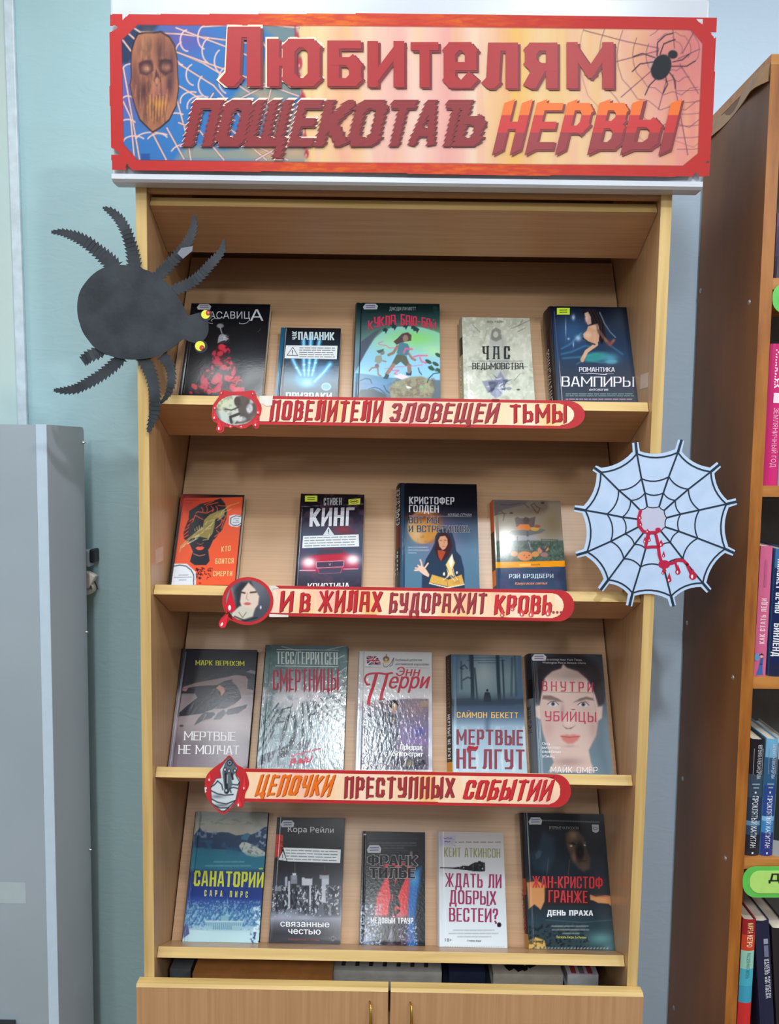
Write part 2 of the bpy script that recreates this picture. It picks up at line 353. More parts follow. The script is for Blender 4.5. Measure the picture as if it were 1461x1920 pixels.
def bfont(text):
    """triangles of a line of type, glyph contours filled one by one"""
    if text not in _bf:
        from mathutils.geometry import interpolate_bezier
        c = bpy.data.curves.new('lettering', 'FONT'); c.body = text; o = bpy.data.objects.new('lettering', c); sc.collection.objects.link(o)
        dg = bpy.context.evaluated_depsgraph_get(); cu = o.evaluated_get(dg).to_curve(dg); C = []
        for s in cu.splines:
            B = s.bezier_points; n = len(B); P = []
            for i in range(n):
                u, v = B[i], B[(i+1) % n]; straight = u.handle_right_type == 'VECTOR' or ((u.handle_right-u.co).length < 1e-4 and (v.handle_left-v.co).length < 1e-4)
                q = [u.co] if straight else interpolate_bezier(u.co, u.handle_right, v.handle_left, v.co, 4)[:-1]
                P += [Vector((x[0], x[1], 0)) for x in q]
            P = [x for i, x in enumerate(P) if (x-P[i-1]).length > 1e-5]
            if len(P) > 2: C.append((sum(P[i-1].x*P[i].y-P[i].x*P[i-1].y for i in range(len(P)))/2, P))
        o.to_curve_clear() if hasattr(o, 'to_curve_clear') else None; bpy.data.objects.remove(o)
        from mathutils.geometry import delaunay_2d_cdt
        vs, es = [], []
        for _, P in C:
            k = len(vs); vs += [Vector((q.x, q.y)) for q in P]; es += [(k+i, k+(i+1) % len(P)) for i in range(len(P))]
        V, _, F = delaunay_2d_cdt(vs, es, [], 0, 1e-5)[:3]; T = []
        for f in F:
            x = sum(V[i].x for i in f)/len(f); y = sum(V[i].y for i in f)/len(f); wn = 0
            for _, P in C:
                for j in range(len(P)):
                    ax, ay, bx, by = P[j-1].x, P[j-1].y, P[j].x, P[j].y
                    if (ay > y) != (by > y) and x < (bx-ax)*(y-ay)/(by-ay)+ax: wn += 1 if by > ay else -1
            if wn: T.append(([(V[i].x, V[i].y) for i in f], 0))
        x0 = min(q[0] for t, _ in T for q in t); x1 = max(q[0] for t, _ in T for q in t)
        _bf[text] = [[((q[0]-x0)/(x1-x0), q[1]/0.728) for q in t] for t, _ in T]; _bf[text+'#'] = [i for _, i in T]
    return _bf[text]
def saw(polys, n, a):
    out = []
    for P in polys:
        for k in range(-3, n+3):
            y0 = k/n; y1 = (k+1)/n; Q = clipy(P, y0, y1)
            if len(Q) >= 3: out.append([(x+a*((y-y0)*n*2-1)*(1 if k % 2 else 1.5), y) for x, y in Q])
    return out
def write(ink, S, text, p0, p1, h, col, kind='b', lift=0.0004, slant=0.0, tv=0.2, th=0.17, gap=0.1, spike=0.0, serif=0.0, zig=None, bands=None, bold=0.0, dxy=(0, 0), zbase=0.0, arc=0.0, up=None):
    """p0, p1: baseline ends, h: cap height, all in the crop's pixels on surface S"""
    p0 = np.array(p0, float)+dxy; p1 = np.array(p1, float)+dxy
    ux, uy = up if up is not None else (0.0, -1.0)
    if kind == 'b':
        polys = bfont(text)
        if bold: k = bold*h/max(1e-6, float(np.hypot(*(p1-p0)))); polys = [[(x+s_*k*1.2, y) for x, y in P] for s_ in (-1, 1) for P in polys]
    else:
        polys = strokes(text, np.hypot(*(p1-p0))/h, tv, th, gap, spike, serif)
    n = 0
    for sid, P in [(i, q) for i, P0 in enumerate(polys) for q in (saw([P0], *zig) if zig and kind != 'b' else [P0])]:
        segs = [(P, col)] if not bands else [(clipy(P, b0, b1), c) for b0, b1, c in bands]
        for Q, c in segs:
            if len(Q) < 3: continue
            A = np.array(Q); s_ = A[:, 0]; v = A[:, 1]
            x = p0[0]+(p1[0]-p0[0])*s_ + v*h*ux + slant*v*h; y = p0[1]+(p1[1]-p0[1])*s_ + v*h*uy - arc*h*np.sin(np.pi*s_)
            L = S.loc(x, y, zbase)
            n += 1
            ink.add([(a, b, zbase+lift+(((8e-5 if sid >= len(polys)//2 and bold else 0)+1.5e-5*(_bf[text+'#'][sid % len(_bf[text+'#'])] % 4)) if kind == 'b' else 2e-5*(sid % 10))) for a, b in L], c)
def cut(name, S, pts, z0, z1, mat, parent, zf=None):
    """a piece of sheet cut to an outline given in crop pixels, with thickness"""
    L = S.loc([p[0] for p in pts], [p[1] for p in pts], z1); n = len(L)
    bm = bmesh.new(); A = [bm.verts.new((a, b, z1)) for a, b in L]; B = [bm.verts.new((a, b, z0)) for a, b in L]
    bm.faces.new(A); bm.faces.new(B[::-1])
    for i in range(n): bm.faces.new((A[i], B[i], B[(i+1) % n], A[(i+1) % n]))
    bmesh.ops.recalc_face_normals(bm, faces=bm.faces); bm.free()
    from mathutils.geometry import tessellate_polygon
    V = [Vector((a, b, 0)) for a, b in L]; T = tessellate_polygon([V]); vs = [(a, b, z1) for a, b in L]+[(a, b, z0) for a, b in L]; fs = []
    for t in T:
        i, j, k = t; c_ = (V[j].x-V[i].x)*(V[k].y-V[i].y)-(V[j].y-V[i].y)*(V[k].x-V[i].x)
        if c_ < 0: i, k = k, i
        fs += [(i, j, k), (n+k, n+j, n+i)]
    ar = sum(V[i].x*V[(i+1) % n].y-V[(i+1) % n].x*V[i].y for i in range(n))
    for i in range(n): q = (i, n+i, n+(i+1) % n, (i+1) % n); fs.append(q if ar > 0 else q[::-1])
    return mesh_obj(name, vs, fs, mat, parent)
def ellp(cx, cy, rx, ry, n=28, a0=0.0, a1=360.0):
    return [(cx+rx*math.cos(math.radians(a0+(a1-a0)*k/n)), cy+ry*math.sin(math.radians(a0+(a1-a0)*k/n))) for k in range(n + (0 if a1-a0 >= 360 else 1))]
def at(x, y, Y):
    S = Surf((0, Y, 0)); a, b = S.loc(x, y); return float(a), float(b)
def blob(ink, S, pts, col, lift=0.0004, zbase=0.0):
    """filled outline (any shape) as ink triangles"""
    from mathutils.geometry import tessellate_polygon
    L = S.loc([p[0] for p in pts], [p[1] for p in pts], zbase); V = [Vector((a, b, 0)) for a, b in L]
    for t in tessellate_polygon([V]): ink.add([(V[i].x, V[i].y, zbase+lift) for i in t], col)
def rib(ink, S, pts, wd, col, lift=0.0004, zbase=0.0):
    for i in range(len(pts)-1):
        (ax, ay), (bx, by) = pts[i], pts[i+1]; d = math.hypot(bx-ax, by-ay) or 1e-6; ux, uy = (bx-ax)/d, (by-ay)/d
        w0 = wd/2; e = w0*0.3
        q = [(ax-ux*e-uy*w0, ay-uy*e+ux*w0), (bx+ux*e-uy*w0, by+uy*e+ux*w0), (bx+ux*e+uy*w0, by+uy*e-ux*w0), (ax-ux*e+uy*w0, ay-uy*e-ux*w0)]
        L = S.loc([p[0] for p in q], [p[1] for p in q], zbase); ink.add([(a, b, zbase+lift+3e-5*(i % 3)) for a, b in L], col)

# ------------------------------------------------------------------ the room
WALLY = 0.315
m, nt, b = nodes('pale_blue_green_plaster', 0.55, 0.35)
tc = N(nt, 'ShaderNodeTexCoord'); nz = N(nt, 'ShaderNodeTexNoise'); nz.inputs['Scale'].default_value = 2.2; nz.inputs['Detail'].default_value = 5
rp = N(nt, 'ShaderNodeValToRGB'); e = rp.color_ramp.elements; e[0].position = 0.3; e[1].position = 0.7
e[0].color = (*lin((162, 196, 203)), 1); e[1].color = (*lin((177, 208, 215)), 1)
nt.links.new(tc.outputs['Object'], nz.inputs['Vector']); nt.links.new(nz.outputs[0], rp.inputs[0])
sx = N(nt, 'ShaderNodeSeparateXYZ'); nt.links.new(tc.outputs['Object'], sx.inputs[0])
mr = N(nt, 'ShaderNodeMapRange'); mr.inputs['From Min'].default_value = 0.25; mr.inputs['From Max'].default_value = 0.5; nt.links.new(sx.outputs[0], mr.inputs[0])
mx = N(nt, 'ShaderNodeMix'); mx.data_type = 'RGBA'; nt.links.new(mr.outputs[0], mx.inputs[0]); nt.links.new(rp.outputs[0], mx.inputs[6]); mx.inputs[7].default_value = (*lin((198, 222, 244)), 1)  # paler, bluer wall colour on the right stands in for fill light
nt.links.new(mx.outputs[2], b.inputs['Base Color'])
n1 = N(nt, 'ShaderNodeTexNoise'); n1.inputs['Scale'].default_value = 26; n1.inputs['Detail'].default_value = 7; n1.inputs['Distortion'].default_value = 1.4
mp = N(nt, 'ShaderNodeMapping'); mp.inputs['Scale'].default_value = (0.6, 1, 1.5); nt.links.new(tc.outputs['Object'], mp.inputs[0]); nt.links.new(mp.outputs[0], n1.inputs['Vector'])
bp = N(nt, 'ShaderNodeBump'); bp.inputs['Strength'].default_value = 0.22; bp.inputs['Distance'].default_value = 0.004; nt.links.new(n1.outputs[0], bp.inputs['Height']); nt.links.new(bp.outputs[0], b.inputs['Normal'])
M['wall'] = m
M['wall_old'] = mat_noise('stained_pale_plaster', (196, 208, 200), (182, 208, 210), 3, rough=0.6, bscale=30, bstr=0.25, bdist=0.003)
M['floor'] = mat_noise('brown_linoleum', (110, 78, 52), (132, 96, 66), 5, (1, 8, 1), 0.4)
M['ceil'] = flat('white_ceiling', (225, 228, 228), 0.8)
tag(box('wall_back', (-3.2, WALLY, 0), (3.2, WALLY+0.12, CEIL), M['wall']), kind='structure')
tag(box('floor', (-3.2, -7.5, -0.06), (3.2, WALLY+0.12, 0), M['floor']), kind='structure')
tag(box('ceiling', (-3.2, -7.5, CEIL), (3.2, WALLY+0.12, CEIL+0.1), M['ceil']), kind='structure')
t1 = box('trim_1', (-0.815, WALLY-0.010, 0.0), (-0.795, WALLY, CEIL), flat('painted_cable_cover', (196, 212, 222), 0.45), None, 0.002)
tag(t1, 'pale grey cable cover strip running up the wall left of the bookcase', kind='structure'); t1.rotation_euler = (0, -0.010, 0); t1.location = (0.0365-0.015, 0, 0)
tag(box('wall_left', (-3.2, WALLY-0.004, 0), (-0.81, WALLY, CEIL), M['wall_old']), kind='structure')

# ------------------------------------------------------------------ display bookcase with sloping shelves
TILT = 27.5; ca, sa = math.cos(math.radians(TILT)), math.sin(math.radians(TILT))
ZS = [EYE+0.087, EYE-0.248, EYE-0.583, EYE-0.927]
bc = empty('display_bookcase', (0, 0.15, 0))
tag(bc, 'tall beech display bookcase with sloping shelves under the red and orange banner', 'bookcase')
def child(o, p):
    o.parent = p; o.matrix_parent_inverse = Matrix.Translation(-p.location) if p.type == 'EMPTY' and tuple(p.rotation_euler) == (0, 0, 0) else p.matrix_world.inverted()
    return o
for s in (-1, 1):
    x0, x1 = sorted((s*0.45, s*0.432))
    p = child(box('side_panel', (x0, 0.0, 0.03), (x1, 0.30, EYE+0.60), M['beech_v']), bc)
    q = box('edge_band', (x0-0.0002, -0.0014, 0.03), (x1+0.0002, 0.0, EYE+0.60), M['edge_v']); q.parent = p
for i, z in enumerate([EYE+0.422]+ZS):
    F = (0.022, z); k = lambda s, d: (F[0]+s*ca-d*sa, F[1]-s*sa-d*ca)
    child(prism_x('sloping_shelf' if i else 'sloping_header', [k(0, 0), k(0.113, 0), k(0.113, 0.018), k(0, 0.018)], -0.4312, 0.4312, M['beech_h'], None, M['edge_h'], 3), bc)
    if i:
        Q = k(0.0885, 0); u = (sa, ca); nrm = (ca, -sa)
        L = 0.38
        child(prism_x('sloping_back', [Q, (Q[0]+u[0]*L, Q[1]+u[1]*L), (Q[0]+u[0]*L+nrm[0]*0.008, Q[1]+u[1]*L+nrm[1]*0.008), (Q[0]+nrm[0]*0.008, Q[1]+nrm[1]*0.008)], -0.4295, 0.4295, M['beech_up']), bc)
child(box('back_board', (-0.432, 0.293, 0.03), (0.432, 0.299, EYE+0.59), flat('back_hardboard', (120, 84, 56), 0.7)), bc)
child(box('top_panel', (-0.432, 0.0, EYE+0.585), (0.432, 0.292, EYE+0.60), M['beech_h']), bc)
child(box('fascia', (-0.432, 0.004, EYE+0.425), (0.432, 0.016, EYE+0.584), M['beech_h']), bc)
child(box('inner_shelf', (-0.4315, 0.02, EYE-1.125), (0.4315, 0.292, EYE-1.11), M['beech_h']), bc)
child(box('base_panel', (-0.4315, 0.01, 0.05), (0.4315, 0.292, 0.068), M['beech_h']), bc)
child(box('plinth', (-0.45, 0.02, 0.0), (0.45, 0.29, 0.0295), M['beech_h']), bc)
DT = EYE-0.9700
for s in (-1, 1):
    xa, xb = ((-0.4585, -0.0035) if s < 0 else (0.0008, 0.4555))
    bm = bmesh.new()
    prof = [(-0.022, 0.04), (-0.022, DT-0.005), (-0.018, DT), (-0.0020, DT), (-0.0020, 0.04)]
    d = child(prism_x('door', prof, xa, xb, M['beech_v'], None, M['edge_h'], 2), bc)
    d.data.materials[1] = M['edge_h']; d.data.polygons[1+2].material_index = 1
    hx = -0.034 if s < 0 else 0.039
    hz = EYE-0.997
    h = tube('handle', [(hx-0.003, -0.022, hz+0.004), (hx-0.001, -0.030, hz), (hx, -0.036, hz-0.02), (hx+0.001, -0.037, hz-0.05), (hx-0.001, -0.036, hz-0.08), (hx, -0.030, hz-0.1), (hx, -0.022, hz-0.104)], [0.0015, 0.002, 0.0028, 0.0045, 0.0028, 0.002, 0.0015], M['brass']); h.parent = d
for (px_, py_) in ((293, 1055), (1206, 715)):  # glare on the inner sides, put in as pale flat patches
    s_ = -1 if px_ < 700 else 1
    a_ = 0.05 if s_ < 0 else 0.045
    zc = EYE-0.20 if s_ < 0 else EYE+0.125
    q = box('glare_patch', (min(s_*0.4318, s_*0.4313), a_-0.02, zc-0.012), (max(s_*0.4318, s_*0.4313), a_+0.022, zc+0.014), flat('painted_glare_patch', (205, 178, 160), 0.5, var=0.02)); child(q, bc)

# books lying in the cupboard below the display shelves
low = [  # x0, x1, front y, z0, z1 (mm above the inner shelf), cover, label
 (-0.335, 0.10, 0.085, 60, 100, (186, 184, 178), 'long off-white book with dark lettering lying in the gap above the left door'),
 (-0.375, -0.11, 0.050, 100.5, 113, (170, 112, 60), 'tan paperback lying on the off-white book in the gap above the left door'),
 (-0.425, -0.385, 0.075, 60, 104, (96, 100, 104), 'grey book lying in the gap above the left door, against the side panel'),
 (0.115, 0.185, 0.09, 60, 98, (38, 46, 70), 'navy book lying in the gap at the meeting edge of the doors'),
 (0.20, 0.335, 0.085, 60, 99, (190, 182, 168), 'cream book with black flower prints lying in the gap above the right door'),
 (0.345, 0.405, 0.09, 60, 97, (200, 202, 206), 'white book with red letters at the right end of the gap above the right door')]
def lying(x0, x1, y, z0, z1, col, label):
    zb = EYE-1.11+z0/1000.0; zz1 = (z1-z0)/1000.0; zz0 = 0.0
    r = empty('book', ((x0+x1)/2, y, zb)); tag(r, label, 'book', 'books lying in the cupboard gap')
    hx = (x1-x0)/2; mt = flat('cover_'+label[:8], col, 0.5)
    box('cover', (-hx, 0, zz1-0.003), (hx, 0.14, zz1), mt, r); box('back_cover', (-hx, 0, zz0), (hx, 0.14, zz0+0.003), mt, r)
    box('spine', (-hx, -0.003, zz0), (hx, 0.0, zz1), mt, r); box('page_block', (-hx+0.004, 0.0002, zz0+0.0031), (hx-0.004, 0.136, zz1-0.0031), M['pages'], r)
    return r, hx, zz1
R_ = {}
for k_, (xa_, xb_, ya_) in enumerate(((-0.43, -0.02, 0.03), (0.10, 0.415, 0.06))):
    for j_ in range(2):
        r_, _, _ = lying(xa_+j_*0.004, xb_-j_*0.006, ya_+0.002*j_, j_*30, j_*30+29.5, ((70, 60, 56), (56, 66, 80))[j_], 'dark thick book at the %s of the hidden pile in the %s cupboard' % (('bottom', 'top')[j_], ('left', 'right')[k_]))
for args in low:
    x0, x1, y, z0, z1, col, lab = args; R_[lab[:9]] = lying(*args)
r, hx, zt = R_['long off-']
ik = Ink()
for k in range(14):
    a = -hx+0.05+k*0.027
    ik.add([(a, 0.01, zt+0.0004), (a+0.008, 0.01, zt+0.0004), (a+0.011, 0.05, zt+0.0004), (a+0.003, 0.05, zt+0.0004)], (60, 56, 60))
ik.build('cover_lettering', r)
r, hx, zt = R_['cream boo']; ik = Ink()
for k in range(9):
    cx_, cy_ = -hx+0.02+rnd.random()*0.1, 0.01+rnd.random()*0.06; rr = 0.006+rnd.random()*0.009
    ik.add([(cx_+rr*math.cos(t*0.9)*(1+0.4*(t % 2)), cy_+rr*math.sin(t*0.9)*(1+0.4*(t % 2)), zt+0.0003+k*1e-5) for t in range(7)], (26, 24, 28))
ik.build('flower_print', r)
r, hx, zt = R_['white boo']; ik = Ink()
for k, cc in enumerate(((176, 60, 70), (120, 110, 116), (176, 60, 70))):
    ik.add([(-hx+0.008+k*0.016, 0.0, zt+0.0004), (-hx+0.018+k*0.016, 0.0, zt+0.0004), (-hx+0.018+k*0.016, 0.07, zt+0.0004), (-hx+0.008+k*0.016, 0.07, zt+0.0004)], cc)
ik.build('cover_lettering', r)

# ------------------------------------------------------------------ white board above, poster on it
WB = empty('white_header_board', (0, -0.012, EYE+0.43)); tag(WB, 'long white header board screwed above the bookcase, behind the banner', 'board')
bd = box('board', (-0.481, -0.012, 0.006), (0.489, 0.010, 0.30), M['white'], WB, 0.004)
lp = prism_x('lower_lip', [(-0.016, 0.000), (-0.020, 0.004), (-0.020, 0.012), (-0.0125, 0.014), (-0.0125, 0.0055), (0.010, 0.0055), (0.010, 0.000)], -0.479, 0.4885, M['white'], WB); 
for (x, y) in ((257, 17), (1275, 17), (258, 332), (1262, 348)):
    a, b_ = at(x, y, -0.030); s = revolve('screw', [(0.0055, 0.006), (0.0055, 0.0026), (0.0045, 0.0006), (0.0028, 0.0)], M['metal'], WB, (a, -0.0185, b_-EYE-0.43+EYE))
    q = Ink(); 
    for w_, h_ in ((0.0035, 0.0006), (0.0006, 0.0035)): q.add([(a-w_, -0.0188, b_-EYE-0.43+EYE-h_), (a+w_, -0.0188, b_-EYE-0.43+EYE-h_), (a+w_, -0.0188, b_-EYE-0.43+EYE+h_), (a-w_, -0.0188, b_-EYE-0.43+EYE+h_)], (70, 74, 80))
    o = q.build('slot', s)

# banner poster ---------------------------------------------------------------
YB = -0.0345
S = Surf((0, YB, EYE+0.43), 0, (0, 0, 1.0)); BR = S.root('banner_poster'); tag(BR, 'wide hand-lettered banner poster with red and orange border, skull and spider', 'poster')
def banner_paint(A):
    x, y = A.x, A.y
    A.vgrad([(560, (252, 214, 160)), (600, (253, 220, 170)), (640, (250, 188, 150)), (690, (252, 214, 186)), (740, (248, 190, 180)), (780, (252, 214, 196)), (840, (247, 178, 170)), (890, (252, 222, 196)), (930, (250, 200, 160)), (965, (253, 200, 110)), (1010, (253, 216, 160)), (1080, (252, 210, 160)), (1150, (252, 206, 170)), (1230, (247, 180, 160)), (1300, (240, 150, 140))], True)
    A.noise(26, (250, 200, 120), 0.35, 0.45, 0.7, 3, sy=0.12); A.noise(18, (246, 170, 165), 0.3, 0.5, 0.7, 9, sy=0.12)
    A.glow(1255, 120, 60, 60, (205, 110, 120), 0.6); A.glow(1300, 60, 40, 60, (215, 120, 120), 0.5)
    A.poly([(220, 30), (553, 30), (562, 150), (573, 330), (220, 330)], (52, 122, 196))
    A.poly([(470, 30), (556, 40), (560, 110), (500, 60)], (120, 140, 140), 0.9, 14); A.poly([(500, 110), (560, 90), (566, 180), (510, 190), (470, 180), (430, 190)], (138, 150, 140), 0.9, 12)
    A.poly([(330, 300), (350, 270), (420, 280), (480, 270), (520, 290), (575, 270), (578, 305)], (160, 160, 140), 0.85, 14); A.poly([(480, 170), (560, 200), (575, 300), (500, 300)], (236, 180, 130), 0.6, 30); A.glow(500, 280, 30, 14, (240, 170, 100), 0.7)
    A.glow(350, 75, 45, 26, (98, 92, 176), 0.9); A.glow(240, 180, 26, 60, (110, 100, 184), 0.8); A.glow(330, 60, 30, 20, (110, 96, 180), 0.6)
    A.poly([(225, 75), (262, 44), (300, 44), (240, 120), (225, 120)], (30, 50, 88), 0.95, 8)
    pk = (250, 204, 192)
    for p in ([(262, 60), (340, 64), (430, 76), (553, 92)], [(325, 95), (380, 118), (420, 142), (470, 175)], [(330, 52), (420, 86), (480, 110)], [(250, 52), (310, 90), (560, 180)],
              [(334, 160), (400, 200), (440, 226)], [(336, 120), (400, 160), (470, 240)], [(313, 240), (345, 298)], [(286, 250), (312, 300)], [(232, 130), (262, 300)], [(230, 75), (246, 96)], [(240, 62), (262, 82)], [(330, 180), (352, 262), (358, 300)],
              [(231, 190), (245, 220), (252, 298)], [(400, 175), (360, 240), (335, 230)], [(480, 60), (520, 120), (500, 200)], [(430, 240), (500, 300)], [(520, 200), (560, 260)], [(560, 52), (480, 44), (380, 50)], [(370, 240), (420, 300)], [(470, 270), (540, 300)], [(480, 300), (560, 255)], [(440, 190), (520, 150), (560, 100)]):
        A.line(p, 4.0, (60, 60, 90), 0.8, 2); A.line(p, 2.8, pk, 1, 1.6)
    for (cx_, cy_, rx, ry, a0, a1) in ((352, 76, 14, 20, 90, 260), (345, 100, 16, 22, 100, 250), (385, 70, 14, 22, 100, 260), (395, 95, 16, 24, 110, 250), (420, 115, 18, 24, 110, 240), (365, 140, 16, 20, 100, 250), (390, 160, 18, 22, 90, 230), (430, 150, 20, 26, 110, 240), (360, 190, 22, 18, 170, 290), (330, 230, 26, 18, 180, 300), (285, 262, 30, 14, 190, 340), (252, 265, 20, 10, 180, 330), (375, 200, 24, 20, 170, 280), (240, 190, 12, 10, 180, 330), (240, 232, 14, 8, 190, 340), (245, 130, 14, 10, 190, 320), (300, 270, 26, 20, 210, 300), (350, 290, 30, 20, 200, 290)):
        A.line(ellp(cx_, cy_, rx, ry, 12, a0, a1), 2.6, pk, 1, 1.6)
    # skull
    sk = [(258, 62), (272, 60), (290, 60), (302, 58), (318, 68), (328, 84), (333, 110), (334, 140), (336, 165), (331, 200), (318, 226), (302, 240), (286, 250), (276, 240), (262, 226), (254, 205), (247, 180), (243, 160), (246, 145), (245, 120), (246, 95), (252, 74)]
    A.poly(sk, (24, 20, 30), 1, 2); c = np.array([290, 150]); sk2 = [tuple(c+(np.array(p)-c)*0.965) for p in sk]; A.poly(sk2, (182, 116, 88), 1, 2)
    for (gx, gy, rx, ry, cc, aa) in ((278, 85, 12, 26, (196, 140, 96), .9), (300, 90, 14, 26, (110, 66, 60), .8), (322, 120, 8, 40, (96, 56, 60), .8), (253, 150, 7, 40, (110, 64, 60), .8), (290, 215, 12, 26, (168, 108, 70), .8), (270, 170, 6, 18, (84, 46, 52), .95), (262, 180, 5, 26, (70, 38, 48), .8), (318, 160, 7, 22, (78, 44, 58), .9), (300, 175, 12, 12, (150, 90, 90), .8), (298, 196, 16, 8, (220, 150, 60), .9)):
        A.glow(gx, gy, rx, ry, cc, aa)
    A.ell(274, 126, 13, 13, (86, 48, 58), 1, 4); A.ell(274, 127, 9, 9, (214, 150, 120), 1, 6); A.ell(311, 124, 13, 13, (80, 44, 56), 1, 4); A.ell(311, 124, 9, 9, (226, 150, 120), 1, 6)
    A.poly([(293, 130), (302, 152), (294, 162), (288, 150)], (70, 40, 48), .9, 3); A.ell(295, 152, 4, 7, (206, 140, 110), 1, 3)
    for k in range(15): A.line([(272+k*3.1, 176+(k*7 % 9)), (274+k*2.6, 216+(k*5 % 14))], 1.1, (224, 164, 90) if k % 2 else (90, 52, 44), .75, 1.5)
    rs = random.Random(2)
    for k in range(40):
        x0_ = rs.uniform(250, 330); y0_ = rs.uniform(64, 210); A.line([(x0_, y0_), (x0_+rs.uniform(-2, 2), min(y0_+rs.uniform(14, 44), 232))], rs.uniform(1, 2.4), ((206, 146, 104), (88, 50, 48), (124, 76, 64))[k % 3], .5, 1.8) if abs(x0_-290) < 40-abs(y0_-140)*.22 else None
    A.poly([(260, 118), (284, 112), (288, 132), (276, 142), (262, 138)], (66, 36, 46), .85, 4); A.poly([(298, 112), (322, 112), (324, 134), (310, 142), (300, 134)], (60, 32, 44), .85, 4); A.glow(275, 129, 8, 7, (236, 170, 130), .95); A.glow(311, 127, 8, 7, (232, 156, 120), .95)
    A.noise(10, (70, 40, 40), 0.5, 0.5, 0.7, 5, box=(246, 60, 334, 245), sy=0.25)
    # drops running down the join
    for p in ([(553, 45), (556, 90), (562, 160)], [(566, 170), (570, 210), (574, 270)]): A.line(p, 2.5, (190, 40, 60), .8, 3)
    for (dx_, dy_, rx, ry) in ((557, 72, 4, 12), (562, 118, 5, 12), (560, 145, 4, 9), (568, 190, 6, 16), (571, 265, 5, 14), (575, 288, 4, 8)): A.ell(dx_, dy_, rx, ry, (184, 44, 64), .9, 3); A.ell(dx_-1, dy_+ry*.4, 1.4, 3, (250, 190, 190), .9, 2)
    # web and spider right
    dk = (120, 70, 90)
    for p in ([(1095, 57), (1175, 78), (1235, 90)], [(1235, 95), (1150, 117)], [(1225, 130), (1165, 182)], [(1250, 150), (1235, 205)], [(1262, 140), (1290, 290)], [(1275, 120), (1310, 175)], [(1272, 110), (1312, 92)], [(1265, 90), (1262, 56)], [(1280, 100), (1300, 62)]): A.line(p, 1.8, dk, .85, 1.5)
    for r_ in (28, 48, 72, 100, 132, 168):
        pts = [(1262+r_*1.05*math.cos(t), 104+r_*math.sin(t)*(0.94 if int(k) % 2 else 1.05)) for k, t in enumerate(np.linspace(0.9, 3.6, 13))]
        A.line(pts, 1.4, dk, .75 if r_ < 150 else .4, 1.4)
    for r_ in (18, 34, 50): A.line([(1262+r_*math.cos(t), 92+r_*.9*math.sin(t)*(0.92 if k % 2 else 1.06)) for k, t in enumerate(np.linspace(3.7, 6.9, 12))], 1.3, dk, .7, 1.4)
    for k in range(6): A.line([(1270, 170+k*22), (1290+k*2, 176+k*22-6), (1312, 168+k*22)], 1.4, dk, .7, 1.4)
    A.ell(1240, 126, 18, 25, (30, 34, 44), 1, 2, 24); A.ell(1262, 102, 9, 8, (30, 34, 44), 1, 2); A.ell(1222, 118, 3, 12, (200, 170, 160), .8, 2, 20)
    for p in ([(1232, 104), (1233, 80), (1248, 66), (1262, 62)], [(1238, 102), (1245, 82), (1266, 74)], [(1228, 108), (1205, 100), (1188, 106)], [(1226, 116), (1200, 120), (1186, 134)], [(1262, 116), (1280, 112), (1292, 102)], [(1258, 124), (1288, 124), (1304, 114)], [(1232, 146), (1218, 160), (1210, 178)], [(1248, 142), (1252, 158), (1244, 174)], [(1256, 136), (1266, 150), (1267, 166)]): A.line(p, 2.0, (44, 34, 50), 1, 1.5)
    # border
    inner = [(228, 76), (258, 47), (700, 49), (1296, 56), (1318, 82), (1313, 190), (1309, 288), (1281, 311), (760, 306), (258, 300), (232, 271)]
    t = np.interp(x, [205, 430, 540, 660, 760, 860, 1000, 1130, 1345], [0, .1, .95, .8, .3, .75, .35, .0, 0]); tb = np.interp(x, [205, 440, 560, 640, 740, 860, 1000, 1120, 1345], [0, .1, .9, .8, .45, .8, .7, .15, 0])
    t = np.where(y > 180, tb, t)*np.clip((fbm(x/20, y/4, 4)-.2)*2.2, .4, 1.1)
    col = np.array([204, 48, 48])+(np.array([240, 116, 30])-np.array([204, 48, 48]))*t[:, None]
    P = np.array(inner, float); n = len(P); D = np.full(x.shape, 1e9); ins = np.zeros(x.shape, bool)
    for i in range(n):
        ax, ay = P[i]; bx, by = P[(i+1) % n]; ex, ey = bx-ax, by-ay; L = ex*ex+ey*ey
        tt = np.clip(((x-ax)*ex+(y-ay)*ey)/L, 0, 1); D = np.minimum(D, np.hypot(x-ax-tt*ex, y-ay-tt*ey)); ins ^= ((ay > y) != (by > y)) & (x < ex*(y-ay)/(by-ay+1e-9)+ax)
    mk = np.clip(0.5-np.where(ins, D, -D)/1.6, 0, 1); A.c += (col-A.c)*mk[:, None]
    A.line(inner+[inner[0]], 1.2, (120, 30, 40), .6, 1.5)
    A.noise(16, (150, 26, 36), .6, .45, .6, 6, box=(206, 80, 226, 125)); A.poly([(264, 288), (281, 288), (281, 300), (264, 300)], (30, 70, 150), .7, 2)
    A.c *= 0.85
notch = [[(207, 49), (216, 48), (222, 52), (212, 58), (205, 62)], [(229, 26), (243, 26), (236, 32), (230, 38)], [(209, 277), (219, 283), (226, 291), (208, 291)], [(237, 305), (243, 314), (254, 322), (236, 322)], [(1306, 35), (1318, 35), (1318, 46), (1310, 40)], [(1333, 61), (1345, 60), (1345, 66), (1340, 72)], [(1331, 300), (1331, 305), (1322, 307), (1326, 302)], [(1300, 331), (1305, 322), (1310, 326), (1312, 331)]]
outer = [(206, 27), (700, 25), (1345, 33), (1343, 61), (1339, 190), (1330, 330), (1255, 331), (1020, 329), (800, 326), (560, 322), (380, 321), (210, 318), (209, 291), (206, 180)]
def inpoly(x, y, P):
    ins = np.zeros(x.shape, bool); n = len(P)
    for i in range(n):
        ax, ay = P[i]; bx, by = P[(i+1) % n]
        if ay != by: ins ^= ((ay > y) != (by > y)) & (x < (bx-ax)*(y-ay)/(by-ay)+ax)
    return ins
